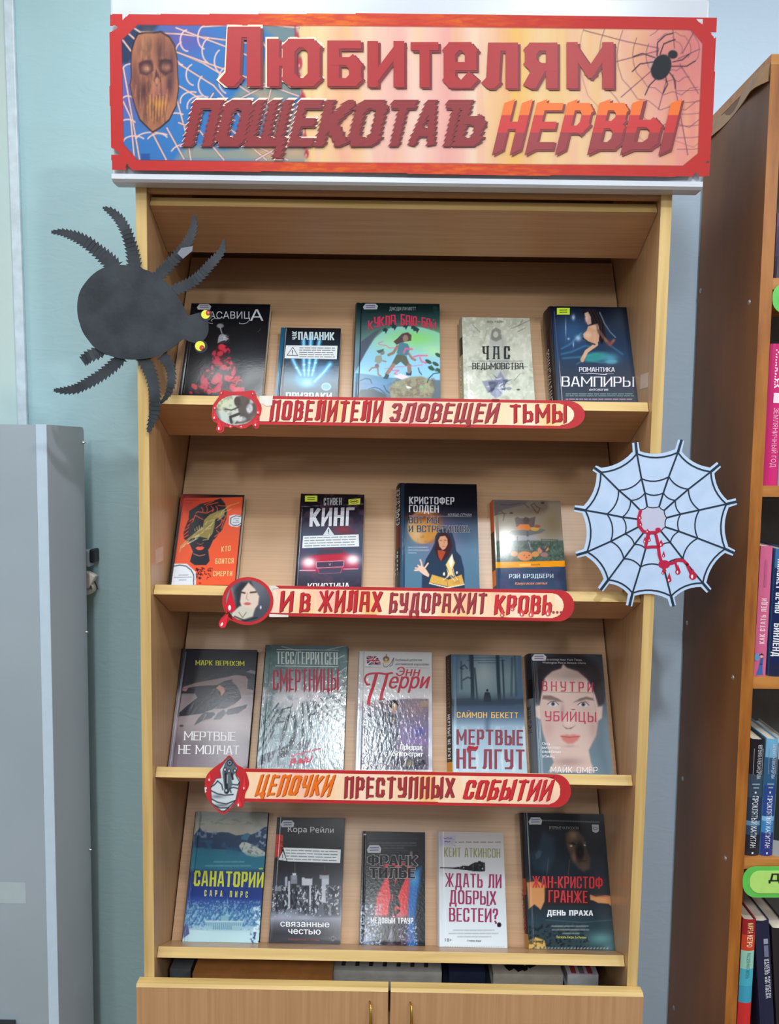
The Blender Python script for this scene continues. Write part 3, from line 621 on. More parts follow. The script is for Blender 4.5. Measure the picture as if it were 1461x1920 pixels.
def keepb(x, y):
    k = inpoly(x, y, outer)
    for nn in notch: k &= ~inpoly(x, y, nn)
    return k
(l0, t0), (l1, t1_) = S.loc(206, 24), S.loc(1346, 333)
l0 -= 0.006
wav = lambda a, b: 0.0008*np.sin(a*21+1)*np.clip((0.06-b)/0.05, 0, 1)+0.0003*np.sin(a*9)
grid_mesh('paper', S, l0, l1+0.004, t1_-0.006, t0+0.012, banner_paint, M['matte'], BR, 0.00125, 0.0, wav, keepb, 1.8)
ik = Ink(); LF = 0.0016
# first line
words = [('Л', 416, 489, 163, 112), ('Ю', 501, 600, 163, 89), ('Б', 614, 677, 163, 86), ('И', 689, 758, 164, 86), ('Т', 770, 822, 165, 85), ('е', 832, 893, 166, 86), ('Л', 905, 971, 167, 86), ('Я', 984, 1045, 167, 86), ('М', 1062, 1150, 167, 87)]
for (ch, xa, xb, yb, h) in words:
    if xa < 600: write(ink=ik, S=S, text=ch, p0=(xa-3, yb+2), p1=(xb+4, yb+2), h=h+6, col=(250, 206, 180), kind='s', lift=LF-0.0004, tv=0.29, th=0.23)
    write(ik, S, ch, (xa, yb), (xb, yb), h, (112, 24, 32), 's', LF, tv=0.25 if h > 100 else .31, th=0.2, dxy=(5, 3))
    write(ik, S, ch, (xa, yb), (xb, yb), h, (156, 28, 34), 's', LF+0.0003, tv=0.235 if h > 100 else .285, th=0.18)
ik.build('headline_first_line', BR)
ik = Ink(); JJ = {}
for (ch, xa, xb) in (('П', 343, 398), ('О', 403, 456), ('Щ', 459, 533), ('Е', 540, 585), ('К', 590, 645), ('О', 650, 708), ('Т', 715, 762), ('А', 765, 812), ('Т', 818, 858), ('Ь', 848, 898)):
    if xa < 560: write(ik, S, ch, (xa-2, 276), (xb+3, 276), 92, (250, 204, 186), 's', LF-0.0004, 0.26, tv=.26, th=.22, zig=(9, .045))
    write(ik, S, ch, (xa, 275), (xb, 275), 87, (92, 28, 34), 's', LF+(xa % 2)*1e-5, 0.24, tv=.24, th=.2, zig=(9, .045), dxy=(3, 2)); write(ik, S, ch, (xa, 275), (xb, 275), 87, (126, 30, 36), 's', LF+0.0003+JJ.setdefault(xa, len(JJ) % 2)*1e-5, 0.24, tv=.215, th=.18, zig=(9, .045))
ik.build('headline_jagged_word', BR)
ik = Ink()
for (ch, xa, xb) in (('Н', 925, 976), ('Е', 986, 1036), ('Р', 1043, 1092), ('В', 1103, 1160), ('Ы', 1165, 1256)):
    write(ik, S, ch, (xa, 282), (xb, 282), 88, (120, 38, 42), 's', LF, 0.24, tv=.25, th=.18, spike=.12, dxy=(4, 2)); write(ik, S, ch, (xa, 281), (xb, 281), 87, (0, 0, 0), 's', LF+0.0003, 0.24, tv=.22, th=.16, spike=.12, bands=((-.3, .36, (138, 42, 48)), (.36, .74, (184, 38, 40)), (.74, 1.3, (218, 102, 26))))
ik.build('headline_last_word', BR)

# ------------------------------------------------------------------ black card spider
YS = -0.006
S = Surf((0, YS, EYE+0.2), 0, (80, 370, 3.478)); SP = S.root('card_spider'); tag(SP, 'large black card spider with yellow eyes fixed to the left edge of the bookcase', 'decoration')
body = [(345, 985), (300, 935), (262, 880), (240, 820), (227, 760), (226, 690), (240, 620), (275, 560), (330, 500), (390, 462), (450, 445), (540, 442), (640, 462), (720, 492), (790, 540), (845, 600), (890, 660), (925, 725), (945, 768), (985, 762), (1020, 752), (1050, 762), (1075, 800), (1082, 850), (1075, 895), (1045, 935), (1000, 950), (955, 940), (915, 925), (860, 970), (800, 1010), (740, 1038), (640, 1056), (540, 1056), (440, 1034)]
def smoothc(pts, n=3):
    P = [np.array(p, float) for p in pts]; out = []
    for i in range(len(P)):
        a, b, c, d = P[i-1], P[i], P[(i+1) % len(P)], P[(i+2) % len(P)]
        for k in range(n):
            t = k/n; out.append(tuple(0.5*((2*b)+(c-a)*t+(2*a-5*b+4*c-d)*t*t+(3*b-a-3*c+d)*t**3)))
    return out
cut('body', S, smoothc(body), 0.0035, 0.0050, M['card'], SP)
legs = [([(60, 228), (130, 228), (220, 258), (300, 300), (360, 350), (420, 400), (480, 462)], [8, 20, 30, 36, 38, 44, 46], 0),
        ([(395, 68), (450, 92), (510, 150), (550, 220), (572, 290), (590, 370), (602, 470)], [6, 22, 30, 32, 34, 38, 42], 0),
        ([(988, 115), (992, 180), (975, 250), (945, 320), (890, 380), (830, 440), (750, 520)], [6, 20, 26, 30, 34, 34, 36], 1),
        ([(1185, 275), (1175, 350), (1120, 420), (1060, 490), (1000, 540), (930, 580), (850, 610)], [6, 20, 28, 30, 32, 34, 34], 0),
        ([(262, 1070), (290, 1050), (340, 1025), (400, 990)], [30, 34, 36, 36], 0),
        ([(75, 1258), (140, 1262), (230, 1250), (320, 1205), (400, 1150), (460, 1100), (520, 1040)], [8, 20, 28, 32, 34, 36, 36], 0),
        ([(690, 1532), (712, 1470), (738, 1400), (742, 1300), (728, 1220), (700, 1130), (650, 1040)], [8, 22, 30, 33, 34, 36, 38], 0),
        ([(770, 1345), (820, 1290), (848, 1220), (845, 1150), (830, 1090), (780, 1030)], [6, 16, 24, 26, 30, 34], 2)]
for k, (C, Wd, kind) in enumerate(legs):
    C = np.array(C, float); s_ = np.r_[0, np.cumsum(np.hypot(*np.diff(C, axis=0).T))]; L = s_[-1]; nt_ = int(L/26)
    tt = np.linspace(0, L, nt_*2+1); cx_ = np.interp(tt, s_, C[:, 0]); cy_ = np.interp(tt, s_, C[:, 1])
    for _ in range(2): cx_[1:-1] = (cx_[:-2]+2*cx_[1:-1]+cx_[2:])/4; cy_[1:-1] = (cy_[:-2]+2*cy_[1:-1]+cy_[2:])/4
    wd = np.interp(tt, s_, Wd); dx_ = np.gradient(cx_); dy_ = np.gradient(cy_); d_ = np.hypot(dx_, dy_); nx_ = -dy_/d_; ny_ = dx_/d_
    up, dn = [], []
    for i in range(len(tt)):
        # teeth: each pair steps out sharply, then tapers in
        wo = wd[i]*(1.30 if i % 2 == 0 else 0.84) if kind != 2 or i > 3 else wd[i]
        back = -13 if i % 2 == 0 and 0 < i < len(tt)-1 else 0
        up.append((cx_[i]+nx_[i]*wo+dx_[i]/d_[i]*back, cy_[i]+ny_[i]*wo+dy_[i]/d_[i]*back)); dn.append((cx_[i]-nx_[i]*wo+dx_[i]/d_[i]*back, cy_[i]-ny_[i]*wo+dy_[i]/d_[i]*back))
    vs, fs = [], []
    n = len(tt)
    for lay in (0, 1):
        for i in range(n):
            bend = 0.010*math.exp(-((i/(n-1)-0.45)/0.2)**2)
            for p in (up[i], dn[i]):
                z = -0.0 + 0.0006 + (0.0013 if lay else 0) + bend*0.5 + 0.0002*k*0; a, b_ = S.loc(p[0], p[1], 0); vs.append((a, b_, z))
    for lay in (0, 1):
        for i in range(n-1):
            q = lay*2*n+2*i; f = (q, q+1, q+3, q+2); fs.append(f if lay else f[::-1])
    for i in range(n-1):
        for o_ in (0, 1): fs.append((2*i+o_, 2*i+2+o_, 2*n+2*i+2+o_, 2*n+2*i+o_))
    fs.append((0, 1, 2*n+1, 2*n)); fs.append((2*n-2, 2*n-1, 4*n-1, 4*n-2))
    mesh_obj('leg', vs, fs, M['card'], SP)
    if kind == 1:
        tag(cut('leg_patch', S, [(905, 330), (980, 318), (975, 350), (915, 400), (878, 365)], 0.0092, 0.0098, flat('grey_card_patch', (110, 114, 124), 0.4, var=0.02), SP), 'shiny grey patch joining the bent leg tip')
for (ex_, ey_, ir, ps) in ((1068, 768, 28, (1085, 758)), (1032, 972, 32, (1044, 984))):
    r_ = cut('eye', S, ellp(ex_, ey_, ir+11, ir+10), 0.0050, 0.0056, M['dark'], SP)
    ik = Ink(); blob(ik, S, ellp(ex_, ey_, ir, ir), (222, 226, 70), 0.0059); blob(ik, S, ellp(ps[0], ps[1], 15, 16), (60, 24, 30), 0.0061); blob(ik, S, ellp(ps[0], ps[1], 12, 13), (204, 56, 62), 0.0063); blob(ik, S, ellp(ps[0]+3, ps[1]-2, 3, 3), (240, 170, 170), 0.0065)
    ik.build('yellow_eyeball', r_)

# ------------------------------------------------------------------ white paper web
S = Surf((0, -0.004, EYE), 0, (1060, 810, 4.297)); WR = S.root('paper_web'); tag(WR, 'white cut-out spider web with blood drips fixed to the right edge of the bookcase', 'decoration')
E_ = [(565, 85), (935, 65), (1240, 262), (1380, 560), (1360, 975), (1160, 1280), (870, 1400), (515, 1400), (285, 1270), (90, 990), (75, 615), (235, 290)]
R3 = [(575, 175), (905, 165), (1170, 320), (1295, 580), (1285, 940), (1105, 1215), (850, 1320), (540, 1295), (345, 1190), (175, 965), (160, 630), (285, 325)]
R2 = [(612, 375), (832, 360), (990, 460), (1078, 628), (1065, 855), (945, 1020), (790, 1085), (605, 1085), (470, 1020), (365, 880), (335, 660), (428, 468)]
R1 = [(640, 490), (788, 490), (885, 550), (928, 660), (915, 800), (845, 890), (745, 935), (645, 940), (555, 905), (480, 820), (458, 685), (525, 550)]
R0 = [(658, 600), (755, 600), (795, 630), (815, 690), (805, 765), (770, 800), (725, 825), (675, 825), (625, 815), (585, 765), (575, 700), (600, 628)]
C0 = np.array([700, 715.])
def sag(a, b, k, n=7):
    a = np.array(a, float); b = np.array(b, float); m_ = (a+b)/2; v = C0-m_; L_ = np.hypot(*(b-a)); v = v/np.hypot(*v)*L_*k
    return [tuple((1-t)**2*a+2*t*(1-t)*(m_+2*v)+t*t*b) for t in np.linspace(0, 1, n)]
out = []
for i in range(12):
    p3 = np.array(R3[i], float); e_ = np.array(E_[i], float); q3 = np.array(R3[(i+1) % 12], float); d = (e_-p3)/np.hypot(*(e_-p3)); nn = np.array([-d[1], d[0]])
    ra = (p3-C0)/np.hypot(*(p3-C0)); rb = (q3-C0)/np.hypot(*(q3-C0))
    d2 = (np.array(E_[(i+1) % 12], float)-q3); d2 /= np.hypot(*d2); n2 = np.array([-d2[1], d2[0]])
    out += [tuple(p3+ra*14-nn*26), tuple(e_-nn*25), tuple(e_+nn*25)]
    out += [tuple(np.array(p)+(ra+rb)/2*18) for p in sag(p3+nn*26, q3-n2*26, .10)]
cut('paper', S, out, 0.0, 0.0016, mat_noise('pale_blue_tinted_paper', (176, 200, 230), (186, 208, 236), 30, rough=0.5), WR)
ik = Ink(); bl = (30, 48, 66)
for i in range(12):
    rib(ik, S, [R0[i], R1[i], R2[i], R3[i]], 14, bl, 0.0019); rib(ik, S, [R3[i], E_[i]], 21, bl, 0.0019)
    for RR, w_, k in ((R0, 8, .1), (R1, 10, .13), (R2, 11, .13), (R3, 13, .11)): rib(ik, S, sag(RR[i], RR[(i+1) % 12], k), w_, bl, 0.00195)
ik.build('printed_web_lines', WR)
ik = Ink(); blob(ik, S, R0, (186, 190, 214), 0.00175); ik.build('centre_patch', WR)
ik = Ink(); rd = (178, 30, 66)
def drop(ink, S, x, y, L_, w_, col, lift, hl=True, ang=0.0):
    a = math.radians(ang); pts = [(0, -L_)]+[(w_*math.sin(t), w_*math.cos(t)*1.0+0) for t in np.linspace(2.1, -2.1, 12)]
    R = lambda p: (x+p[0]*math.cos(a)-p[1]*math.sin(a), y+p[0]*math.sin(a)+p[1]*math.cos(a))
    blob(ink, S, [R(p) for p in pts], col, lift)
    if hl: blob(ink, S, [R(p) for p in ellp(-w_*.2, w_*.1, w_*.28, w_*.55, 10)], (250, 240, 244), lift+0.0001)
rib(ik, S, [(605, 630), (590, 690), (590, 750), (625, 800), (680, 810), (725, 808), (765, 790)], 26, rd, 0.0021); blob(ik, S, ellp(745, 785, 22, 16), rd, .00212)
rib(ik, S, [(665, 820), (650, 880), (645, 930), (690, 925), (740, 925), (780, 905)], 24, rd, .0021); rib(ik, S, [(728, 830), (745, 900), (755, 990), (780, 1070), (800, 1120)], 26, rd, .0021)
blob(ik, S, ellp(795, 1065, 48, 34), rd, .00212); rib(ik, S, [(800, 1065), (860, 1055), (905, 1030), (950, 1035), (985, 1070)], 26, rd, .0021)
rib(ik, S, [(885, 1050), (900, 1110)], 18, rd, .0021); rib(ik, S, [(975, 1060), (1015, 1150)], 24, rd, .0021)
for p in ((905, 1125, 60, 22), (1025, 1160, 60, 30), (790, 995, 40, 13), (785, 1135, 40, 11), (835, 1190, 60, 19), (640, 880, 40, 14), (675, 870, 40, 12), (770, 905, 40, 18), (600, 690, 34, 14), (605, 745, 34, 13), (660, 800, 20, 14)): drop(ik, S, *p, rd, .00215)
ik.build('printed_blood', WR)

# ------------------------------------------------------------------ the three shelf labels
def label_strip(name, lab, top, bot, endx, medal, paint_extra, z_):
    S = Surf((0, 0.0105, z_), 0, (0, 0, 1.0)); R = S.root(name); tag(R, lab, 'label', 'red-edged paper labels on the shelf fronts')
    (xl, yt0), (xr, yt1) = top; (xl2, yb0), (_, yb1) = bot; cy_ = (yt1+yb1)/2; ry = (yb1-yt1)/2
    rim = [(xl, yt0), (xr, yt1)]+[(xr+(endx-xr)*math.cos(t), cy_+ry*math.sin(t)) for t in np.linspace(-1.4, 1.4, 12)]+[(xr, yb1), (xl2, yb0)]
    red = (188, 42, 48)
    cut('strip', S, rim, -0.0009, 0.0, flat('red_paper', red, 0.5, var=0.02), R)
    x0, y1_ = S.loc(xl, yt0-3); x1, y0_ = S.loc(endx, yb1+4)
    inn = [(xl, yt0+6), (xr-12, yt1+6)]+[(xr-12+(endx-14-xr+6)*math.cos(t), cy_+(ry-7)*math.sin(t)) for t in np.linspace(-1.45, 1.45, 12)]+[(xr-12, yb1-6), (xl2, yb0-6)]
    def pt(A):
        A.fill((252, 218, 184)); A.noise(50, (252, 196, 120), .8, .5, .75, int(xl), sy=.3); A.noise(46, (248, 190, 178), .8, .5, .72, int(xl)+5, sy=.3); A.noise(30, (254, 236, 216), .6, .5, .7, 11, sy=.3)
    grid_mesh('printed_paper', S, x0, x1, y0_, y1_, pt, M['matte'], R, 0.0010, 0.0003, None, lambda x, y: inpoly(x, y, inn))
    paint_extra(S, R); return S, R
def med_plate(S, R, outline, inner, paint, z0=0.0005):
    cut('medallion', S, outline, z0, z0+0.0008, flat('red_paper_medallion', (194, 44, 52), 0.45, var=0.02), R)
    xs = [p[0] for p in inner]; ys = [p[1] for p in inner]; a0, b1 = S.loc(min(xs), min(ys)); a1, b0 = S.loc(max(xs), max(ys))
    grid_mesh('medallion_picture', S, a0-0.001, a1+0.001, b0-0.001, b1+0.001, paint, M['matte'], R, 0.0009, z0+0.0011, None, lambda x, y: inpoly(x, y, inner), 1.6)
def ext1(S, R):
    ik = Ink(); C = (184, 44, 52); dk = (150, 60, 66)
    for (t, x0, y0, x1, y1, h, c, sl) in (('ПОВЕЛИТЕЛИ', 505, 787, 715, 789, 36, C, .12), ('ЗЛОВЕЩЕЙ', 729, 790, 930, 791, 34, (166, 62, 70), .22), ('ТЬМЫ', 956, 791, 1062, 791, 32, C, 0)):
        write(ik, S, t, (x0, y0), (x1, y1), h, (110, 40, 44), 's', .0006, sl, tv=.2, th=.13, gap=.14, spike=.1, dxy=(1.2, .8)); write(ik, S, t, (x0, y0), (x1, y1), h, c, 's', .0008, sl, tv=.175, th=.12, gap=.14, spike=.1)
    ik.build('lettering', R)
    o = smoothc([(398, 770), (400, 758), (410, 744), (412, 735), (422, 731), (432, 735), (445, 734), (458, 734), (470, 732), (478, 734), (482, 746), (490, 760), (490, 772), (485, 788), (486, 800), (479, 804), (472, 796), (462, 802), (452, 804), (440, 800), (430, 802), (421, 800), (420, 808), (412, 812), (405, 806), (408, 794), (400, 790), (397, 782)], 2)
    def pic(A):
        A.fill((196, 202, 194)); A.glow(415, 755, 22, 20, (206, 216, 176), .9); A.glow(412, 785, 22, 12, (190, 206, 206), .8); A.poly([(400, 755), (408, 765), (415, 790), (402, 785)], (110, 112, 112), .8, 5)
        A.poly([(443, 744), (456, 740), (474, 745), (483, 765), (480, 785), (462, 792), (440, 795), (450, 780), (446, 766), (440, 758)], (92, 84, 82), .95, 3); A.line([(446, 764), (434, 769), (422, 767)], 2.2, (60, 58, 56), 1, 2); A.line([(448, 776), (432, 782), (434, 792)], 5, (60, 58, 56), .95, 2)
        A.ell(445, 752, 6, 8, (80, 72, 68), 1, 2); A.ell(468, 766, 6, 9, (210, 212, 216), .9, 3); A.ell(472, 752, 4, 5, (200, 200, 206), .8, 3); A.ell(452, 786, 9, 5, (214, 216, 216), .9, 3); A.glow(478, 786, 8, 8, (150, 130, 122), .7); A.noise(8, (70, 66, 66), .35, .5, .7, 8)
    med_plate(S, R, o, ellp(443, 769, 39, 28, 30), pic)
    ik = Ink()
    for p in ((412, 803, 16, 5, 0), (403, 783, 12, 4, 10), (404, 765, 8, 3, 10), (480, 796, 10, 4, -10), (485, 773, 12, 4, -10), (433, 800, 5, 3, 80), (453, 801, 5, 3, 95), (416, 737, 6, 2.4, 20), (475, 738, 6, 2.4, -20)): drop(ik, S, p[0], p[1], p[2], p[3], (226, 50, 62), .0024, True, p[4])
    ik.build('blood_drops', R)
    cut('torn_white_patch', S, [(487, 742), (512, 742), (510, 760), (500, 762), (494, 757), (486, 757)], .0008, .0010, M['plastic'], R)
label_strip('shelf_label', 'top red-edged shelf label with crouching beast picture and red gothic words, under the vampire row', [(487, 742), (1062, 751)], [(484, 796), (1060, 804)], 1097, None, ext1, EYE+0.07)
def ext2(S, R):
    ik = Ink(); C = (196, 46, 54)
    for (t, x0, x1, y0, h, c) in (('И', 524, 548, 1145, 36, C), ('В', 561, 580, 1146, 34, C), ('ЖИЛАХ', 596, 714, 1146, 38, C), ('БУДОРАЖИТ', 729, 910, 1148, 36, (162, 62, 72)), ('КРОВЬ', 926, 1033, 1150, 34, (206, 54, 62))):
        write(ik, S, t, (x0, y0), (x1, y0+.6), h, (112, 40, 46), 's', .0006, .08, tv=.2, th=.13, gap=.12, spike=.09, dxy=(1.2, .8)); write(ik, S, t, (x0, y0), (x1, y0+.6), h, c, 's', .0008, .08, tv=.175, th=.12, gap=.12, spike=.09)
    for k in range(3): blob(ik, S, ellp(1038+k*7, 1148, 2.6, 2.6, 10), (170, 70, 84), .0008)
    for p in ((942, 1153, 12, 4), (961, 1142, 8, 3.6), (979, 1151, 10, 4.6), (996, 1152, 10, 5), (1028, 1150, 10, 5)): drop(ik, S, *p, (222, 84, 84), .0010)
    ik.build('lettering', R)
    o = ellp(464.7, 1127, 48, 45, 40)
    o = [p for p in o if not (p[0] < 445 and p[1] > 1155)]
    k = max(range(len(o)), key=lambda i: (o[i][1]-1127) if o[i][0] < 450 else -1e9)
    o = ellp(464.7, 1127, 48, 45, 40, 125, 125+345)+[(430, 1162), (424, 1172), (417, 1178), (411, 1175), (410, 1168), (414, 1160), (422, 1152), (431, 1145)]
    def pic(A):
        A.fill((74, 78, 90)); A.glow(480, 1100, 30, 30, (118, 122, 134), .8); A.poly([(440, 1106), (452, 1092), (470, 1090), (478, 1110), (474, 1150), (450, 1165), (434, 1160), (428, 1120)], (46, 48, 58), .9, 6)
        A.poly([(466, 1092), (478, 1104), (486, 1118), (484, 1134), (476, 1144), (464, 1148), (454, 1142), (450, 1128), (453, 1108)], (226, 206, 192), 1, 3); A.poly([(450, 1136), (478, 1142), (474, 1156), (452, 1163), (432, 1160), (436, 1148)], (210, 206, 190), 1, 3)
        A.line([(451, 1110), (459, 1112)], 3, (70, 60, 60), 1, 2); A.line([(470, 1111), (480, 1110)], 3, (70, 60, 60), 1, 2); A.line([(464, 1112), (462, 1122), (466, 1126)], 1.2, (170, 140, 130), .9, 1.5); A.ell(464, 1132, 6.5, 2.6, (204, 104, 100), 1, 1.5)
        A.noise(9, (60, 60, 66), .7, .52, .62, 4, box=(440, 1136, 470, 1160)); A.line([(448, 1148), (455, 1158), (462, 1148)], 1, (60, 60, 60), .8, 1.5); A.glow(432, 1130, 8, 26, (222, 222, 214), .8); A.ell(489, 1139, 1.4, 3, (240, 240, 240), 1, 1.5)
        A.line([(440, 1156), (460, 1164), (482, 1158)], 3, (40, 40, 46), .8, 2)
    med_plate(S, R, o, ellp(465, 1127, 41.5, 39, 36), pic)
    ik = Ink(); drop(ik, S, 433, 1138, 36, 9.5, (216, 34, 54), .0024); drop(ik, S, 418, 1170, 24, 7, (226, 46, 62), .0024, True, 28); ik.build('blood_drops', R)
    cut('torn_white_patch', S, [(505, 1098), (516, 1098), (524, 1103), (512, 1104), (508, 1116), (505, 1110)], .0008, .0010, M['plastic'], R); cut('torn_white_patch', S, [(505, 1151), (541, 1153), (541, 1157), (505, 1157)], .0008, .0010, M['plastic'], R)
label_strip('shelf_label', 'middle red-edged shelf label with round portrait of a dark-veiled woman, on the second shelf', [(505, 1098), (1048, 1106)], [(503, 1155), (1046, 1165)], 1077, None, ext2, EYE-0.27)
def ext3(S, R):
    ik = Ink()
    for (t, x0, x1, y0, h, c, d, sl) in (('ЦЕПОЧКИ', 478, 618, 1490, 37, (240, 118, 34), (150, 60, 34), .3), ('ПРЕСТУПНЫХ', 645, 851, 1494, 37, (164, 56, 62), (112, 40, 46), .04), ('СОБЫТИЙ', 867, 1030, 1498, 36, (206, 50, 56), (120, 38, 46), .26)):
        write(ik, S, t, (x0, y0), (x1, y0+1), h, d, 's', .0006, sl, tv=.2, th=.13, gap=.12, spike=.1, dxy=(1.2, .8)); write(ik, S, t, (x0, y0), (x1, y0+1), h, c, 's', .0008, sl, tv=.175, th=.12, gap=.12, spike=.1)
    ik.build('lettering', R)
    f = lambda x, y: (370+x/3.949, 1410+y/3.949)
    o = smoothc([f(*p) for p in ((240, 25), (290, 90), (345, 125), (375, 190), (382, 250), (355, 310), (342, 400), (312, 412), (292, 372), (240, 430), (190, 462), (140, 425), (75, 345), (55, 250), (72, 170), (130, 112), (190, 70))], 3)
    inn = [f(*p) for p in ((240, 34), (270, 72), (298, 120), (285, 170), (312, 200), (316, 230), (300, 290), (285, 360), (240, 415), (190, 450), (150, 420), (105, 375), (100, 300), (98, 260), (125, 225), (140, 195), (175, 190), (165, 130), (205, 70))]
    def pic(A):
        A.fill((206, 216, 224)); A.x, A.y = (A.x-370)*3.949, (A.y-1410)*3.949; A.soft = 6; dk = (38, 46, 56)
        A.poly([(240, 40), (285, 100), (290, 150), (250, 190), (262, 240), (235, 300), (205, 300), (195, 230), (185, 150), (205, 80)], (96, 108, 118)); A.ell(240, 80, 22, 24, dk); A.ell(240, 80, 14, 15, (170, 180, 188)); A.ell(240, 80, 8, 9, dk)
        for p in ((205, 130), (235, 140), (278, 138)): A.ell(*p, 13, 16, dk); A.ell(*p, 7, 9, (206, 212, 218))
        A.line([(212, 160), (218, 300)], 22, dk); A.line([(222, 170), (222, 230)], 5, (220, 226, 230)); A.ell(216, 290, 18, 20, dk); A.ell(214, 285, 8, 10, (190, 200, 206)); A.line([(255, 160), (262, 200)], 16, dk)
        for p in ([(100, 285), (150, 310), (205, 320), (265, 315)], [(102, 345), (150, 372), (215, 385), (280, 360)], [(130, 395), (170, 415), (235, 412)], [(150, 215), (180, 240), (190, 280)], [(98, 262), (130, 240), (150, 215)], [(262, 240), (300, 245), (312, 225)], [(250, 300), (240, 270), (270, 262), (300, 270)]): A.line(p, 9, dk, .95); 
        A.glow(150, 330, 50, 14, (90, 100, 110), .7); A.glow(180, 395, 60, 12, (84, 94, 104), .7); A.line([(165, 433), (205, 436), (232, 425)], 12, dk); A.line([(175, 430), (220, 428)], 6, (240, 244, 248)); A.line([(240, 34), (298, 120), (285, 170), (316, 225), (285, 360), (190, 450), (105, 375), (98, 260), (140, 195), (175, 190), (165, 130), (205, 70), (240, 34)], 7, dk)
    med_plate(S, R, o, inn, pic)
    ik = Ink()
    for p in ((93, 200, 50, 16), (350, 262, 90, 16), (310, 385, 60, 20)): q = f(p[0], p[1]); drop(ik, S, q[0], q[1], p[2]/3.949, p[3]/3.949, (224, 56, 64), .0024)
    q = [f(*p) for p in ((56, 258), (72, 255), (74, 268), (64, 275), (72, 288), (60, 300))]; blob(ik, S, q, (230, 226, 226), .0024)
    ik.build('blood_drops', R)
label_strip('shelf_label', 'lowest red-edged shelf label with a hand aiming a revolver and orange first word', [(458, 1441), (1042, 1452)], [(455, 1503), (1040, 1514)], 1071, None, ext3, EYE-0.60)

# ------------------------------------------------------------------ the nineteen displayed books
def shelf_base(i): z = ZS[i]; return (0.022+0.0885*ca, z-0.0885*sa)
def book(i, x0, x1, h, t, crop, label, paint, draw=None, mat='cover', hard=True, edge=(30, 30, 34), spine=None, skew=0.0, bul=0.004, swrite=(), soft=None, sticker=None, b0=0.0, pagecol=None, gap=0.0006):
    y_, z_ = shelf_base(i); S = Surf((x0, y_-gap*ca, z_+gap*sa+0.0004), TILT, crop)
    R = S.root('book'); tag(R, label, 'book', 'books displayed on the sloping shelves')
    W = x1-x0; H = h; soft = soft or crop[2]*1.15
    gr = (lambda A, B: -0.0011*np.exp(-((A-0.0075)/0.0016)**2)) if hard else (lambda A, B: -0.0006*np.exp(-((A-0.006)/0.001)**2))
    grid_mesh('front_cover', S, 0, W, 0, H, paint, M[mat], R, 0.00112, t, gr, None, soft)
    em = flat('cover_edge', edge, 0.5)
    box('front_board', (0.0002, 0, t-(0.0032 if hard else 0.0020)), (W-0.0001, H-0.0002, t-0.0012), em, R)
    bk = box('back_cover', (-skew, 0, 0.0), (W-skew-0.0002, H-0.0002, 0.0018 if hard else 0.0006), em, R)
    ov = 0.0035 if hard else 0.0006
    pg = M['pages'] if pagecol is None else flat('yellowed_pages', pagecol, 0.8)
    vs = [(a, b, z) for z, k in ((0.0019, skew), (t-0.0033 if hard else t-0.0021, 0)) for (a, b) in ((0.001-k, ov), (W-ov-k, ov), (W-ov-k, H-ov), (0.001-k, H-ov))]
    mesh_obj('page_block', vs, [(0, 3, 2, 1), (4, 5, 6, 7), (0, 1, 5, 4), (1, 2, 6, 5), (2, 3, 7, 6), (3, 0, 4, 7)], pg, R)
    ns = 8; curve = []
    for k in range(ns+1):
        s = k/ns; curve.append((-skew*(1-s)-bul*math.sin(math.pi*s)*(0.9 if hard else 0.3), t*s))
    ik = Ink()
    for (q0, q1, c) in (spine or [(0, 1, edge)]):
        for k in range(ns): ik.add([(curve[k][0], H*q0, curve[k][1]), (curve[k+1][0], H*q0, curve[k+1][1]), (curve[k+1][0], H*q1, curve[k+1][1]), (curve[k][0], H*q1, curve[k][1])], c)
    for b_, k in ((0, 0), (H, 1)):
        for k in range(ns): ik.add([(curve[k][0], b_, curve[k][1]), (curve[k+1][0], b_, curve[k+1][1]), (0.001, b_, curve[k+1][1]), (0.001-skew, b_, curve[k][1])], edge)
    sp = ik.build('spine', R, M['cover'])
    if swrite:
        ik = Ink()
        for (txt, ft, fb, s0, s1, col, kind) in swrite:
            polys = bfont(txt) if kind == 'b' else strokes(txt, (ft-fb)*H/((s1-s0)*t), .2, .16, .16)
            for P in polys:
                Q = []
                for gx, gy in P:
                    s = s0+gy*(s1-s0); b = (ft-gx*(ft-fb))*H; a = -skew*(1-s)-bul*math.sin(math.pi*min(max(s, 0), 1))*(0.9 if hard else 0.3)-0.0005
                    Q.append((a, b, t*s))
                ik.add(Q, col)
            ik.build('spine_lettering', R); ik = Ink()
    if draw: draw(S, R, t+0.0002)
    if sticker is not None:
        (sx, sy, sw, sh, col, tx) = sticker; ik = Ink()
        c_ = 0.18*sw if sh > sw*0.3 else 0.1*sw
        blob(ik, S, [(sx+c_, sy), (sx+sw-c_, sy), (sx+sw, sy+sh*.4), (sx+sw-c_*.4, sy+sh), (sx+c_*.4, sy+sh), (sx, sy+sh*.6)] if col[2] > 150 else [(sx, sy), (sx+sw, sy), (sx+sw, sy+sh), (sx, sy+sh)], col, 0.0006, t)
        for k in range(2): rib(ik, S, [(sx+sw*.2, sy+sh*(.35+.32*k)), (sx+sw*.8, sy+sh*(.32+.32*k))], sh*.13, (90, 90, 140) if col[2] > 150 else (70, 90, 30), 0.0008, t)
        ik.build('library_sticker', R)
    return S, R
def put(S, R, name, items, z):
    gr = {}
    for it in items: gr.setdefault(it['t'] if len(it['t']) > 1 else '', []).append(it)
    for its in gr.values():
        ik = Ink()
        for it in its:
            it = dict(it); write(ik, S, it.pop('t'), it.pop('a'), it.pop('b'), it.pop('h'), it.pop('c'), it.pop('k', 'b'), zbase=z, **it)
        ik.build(name, R)
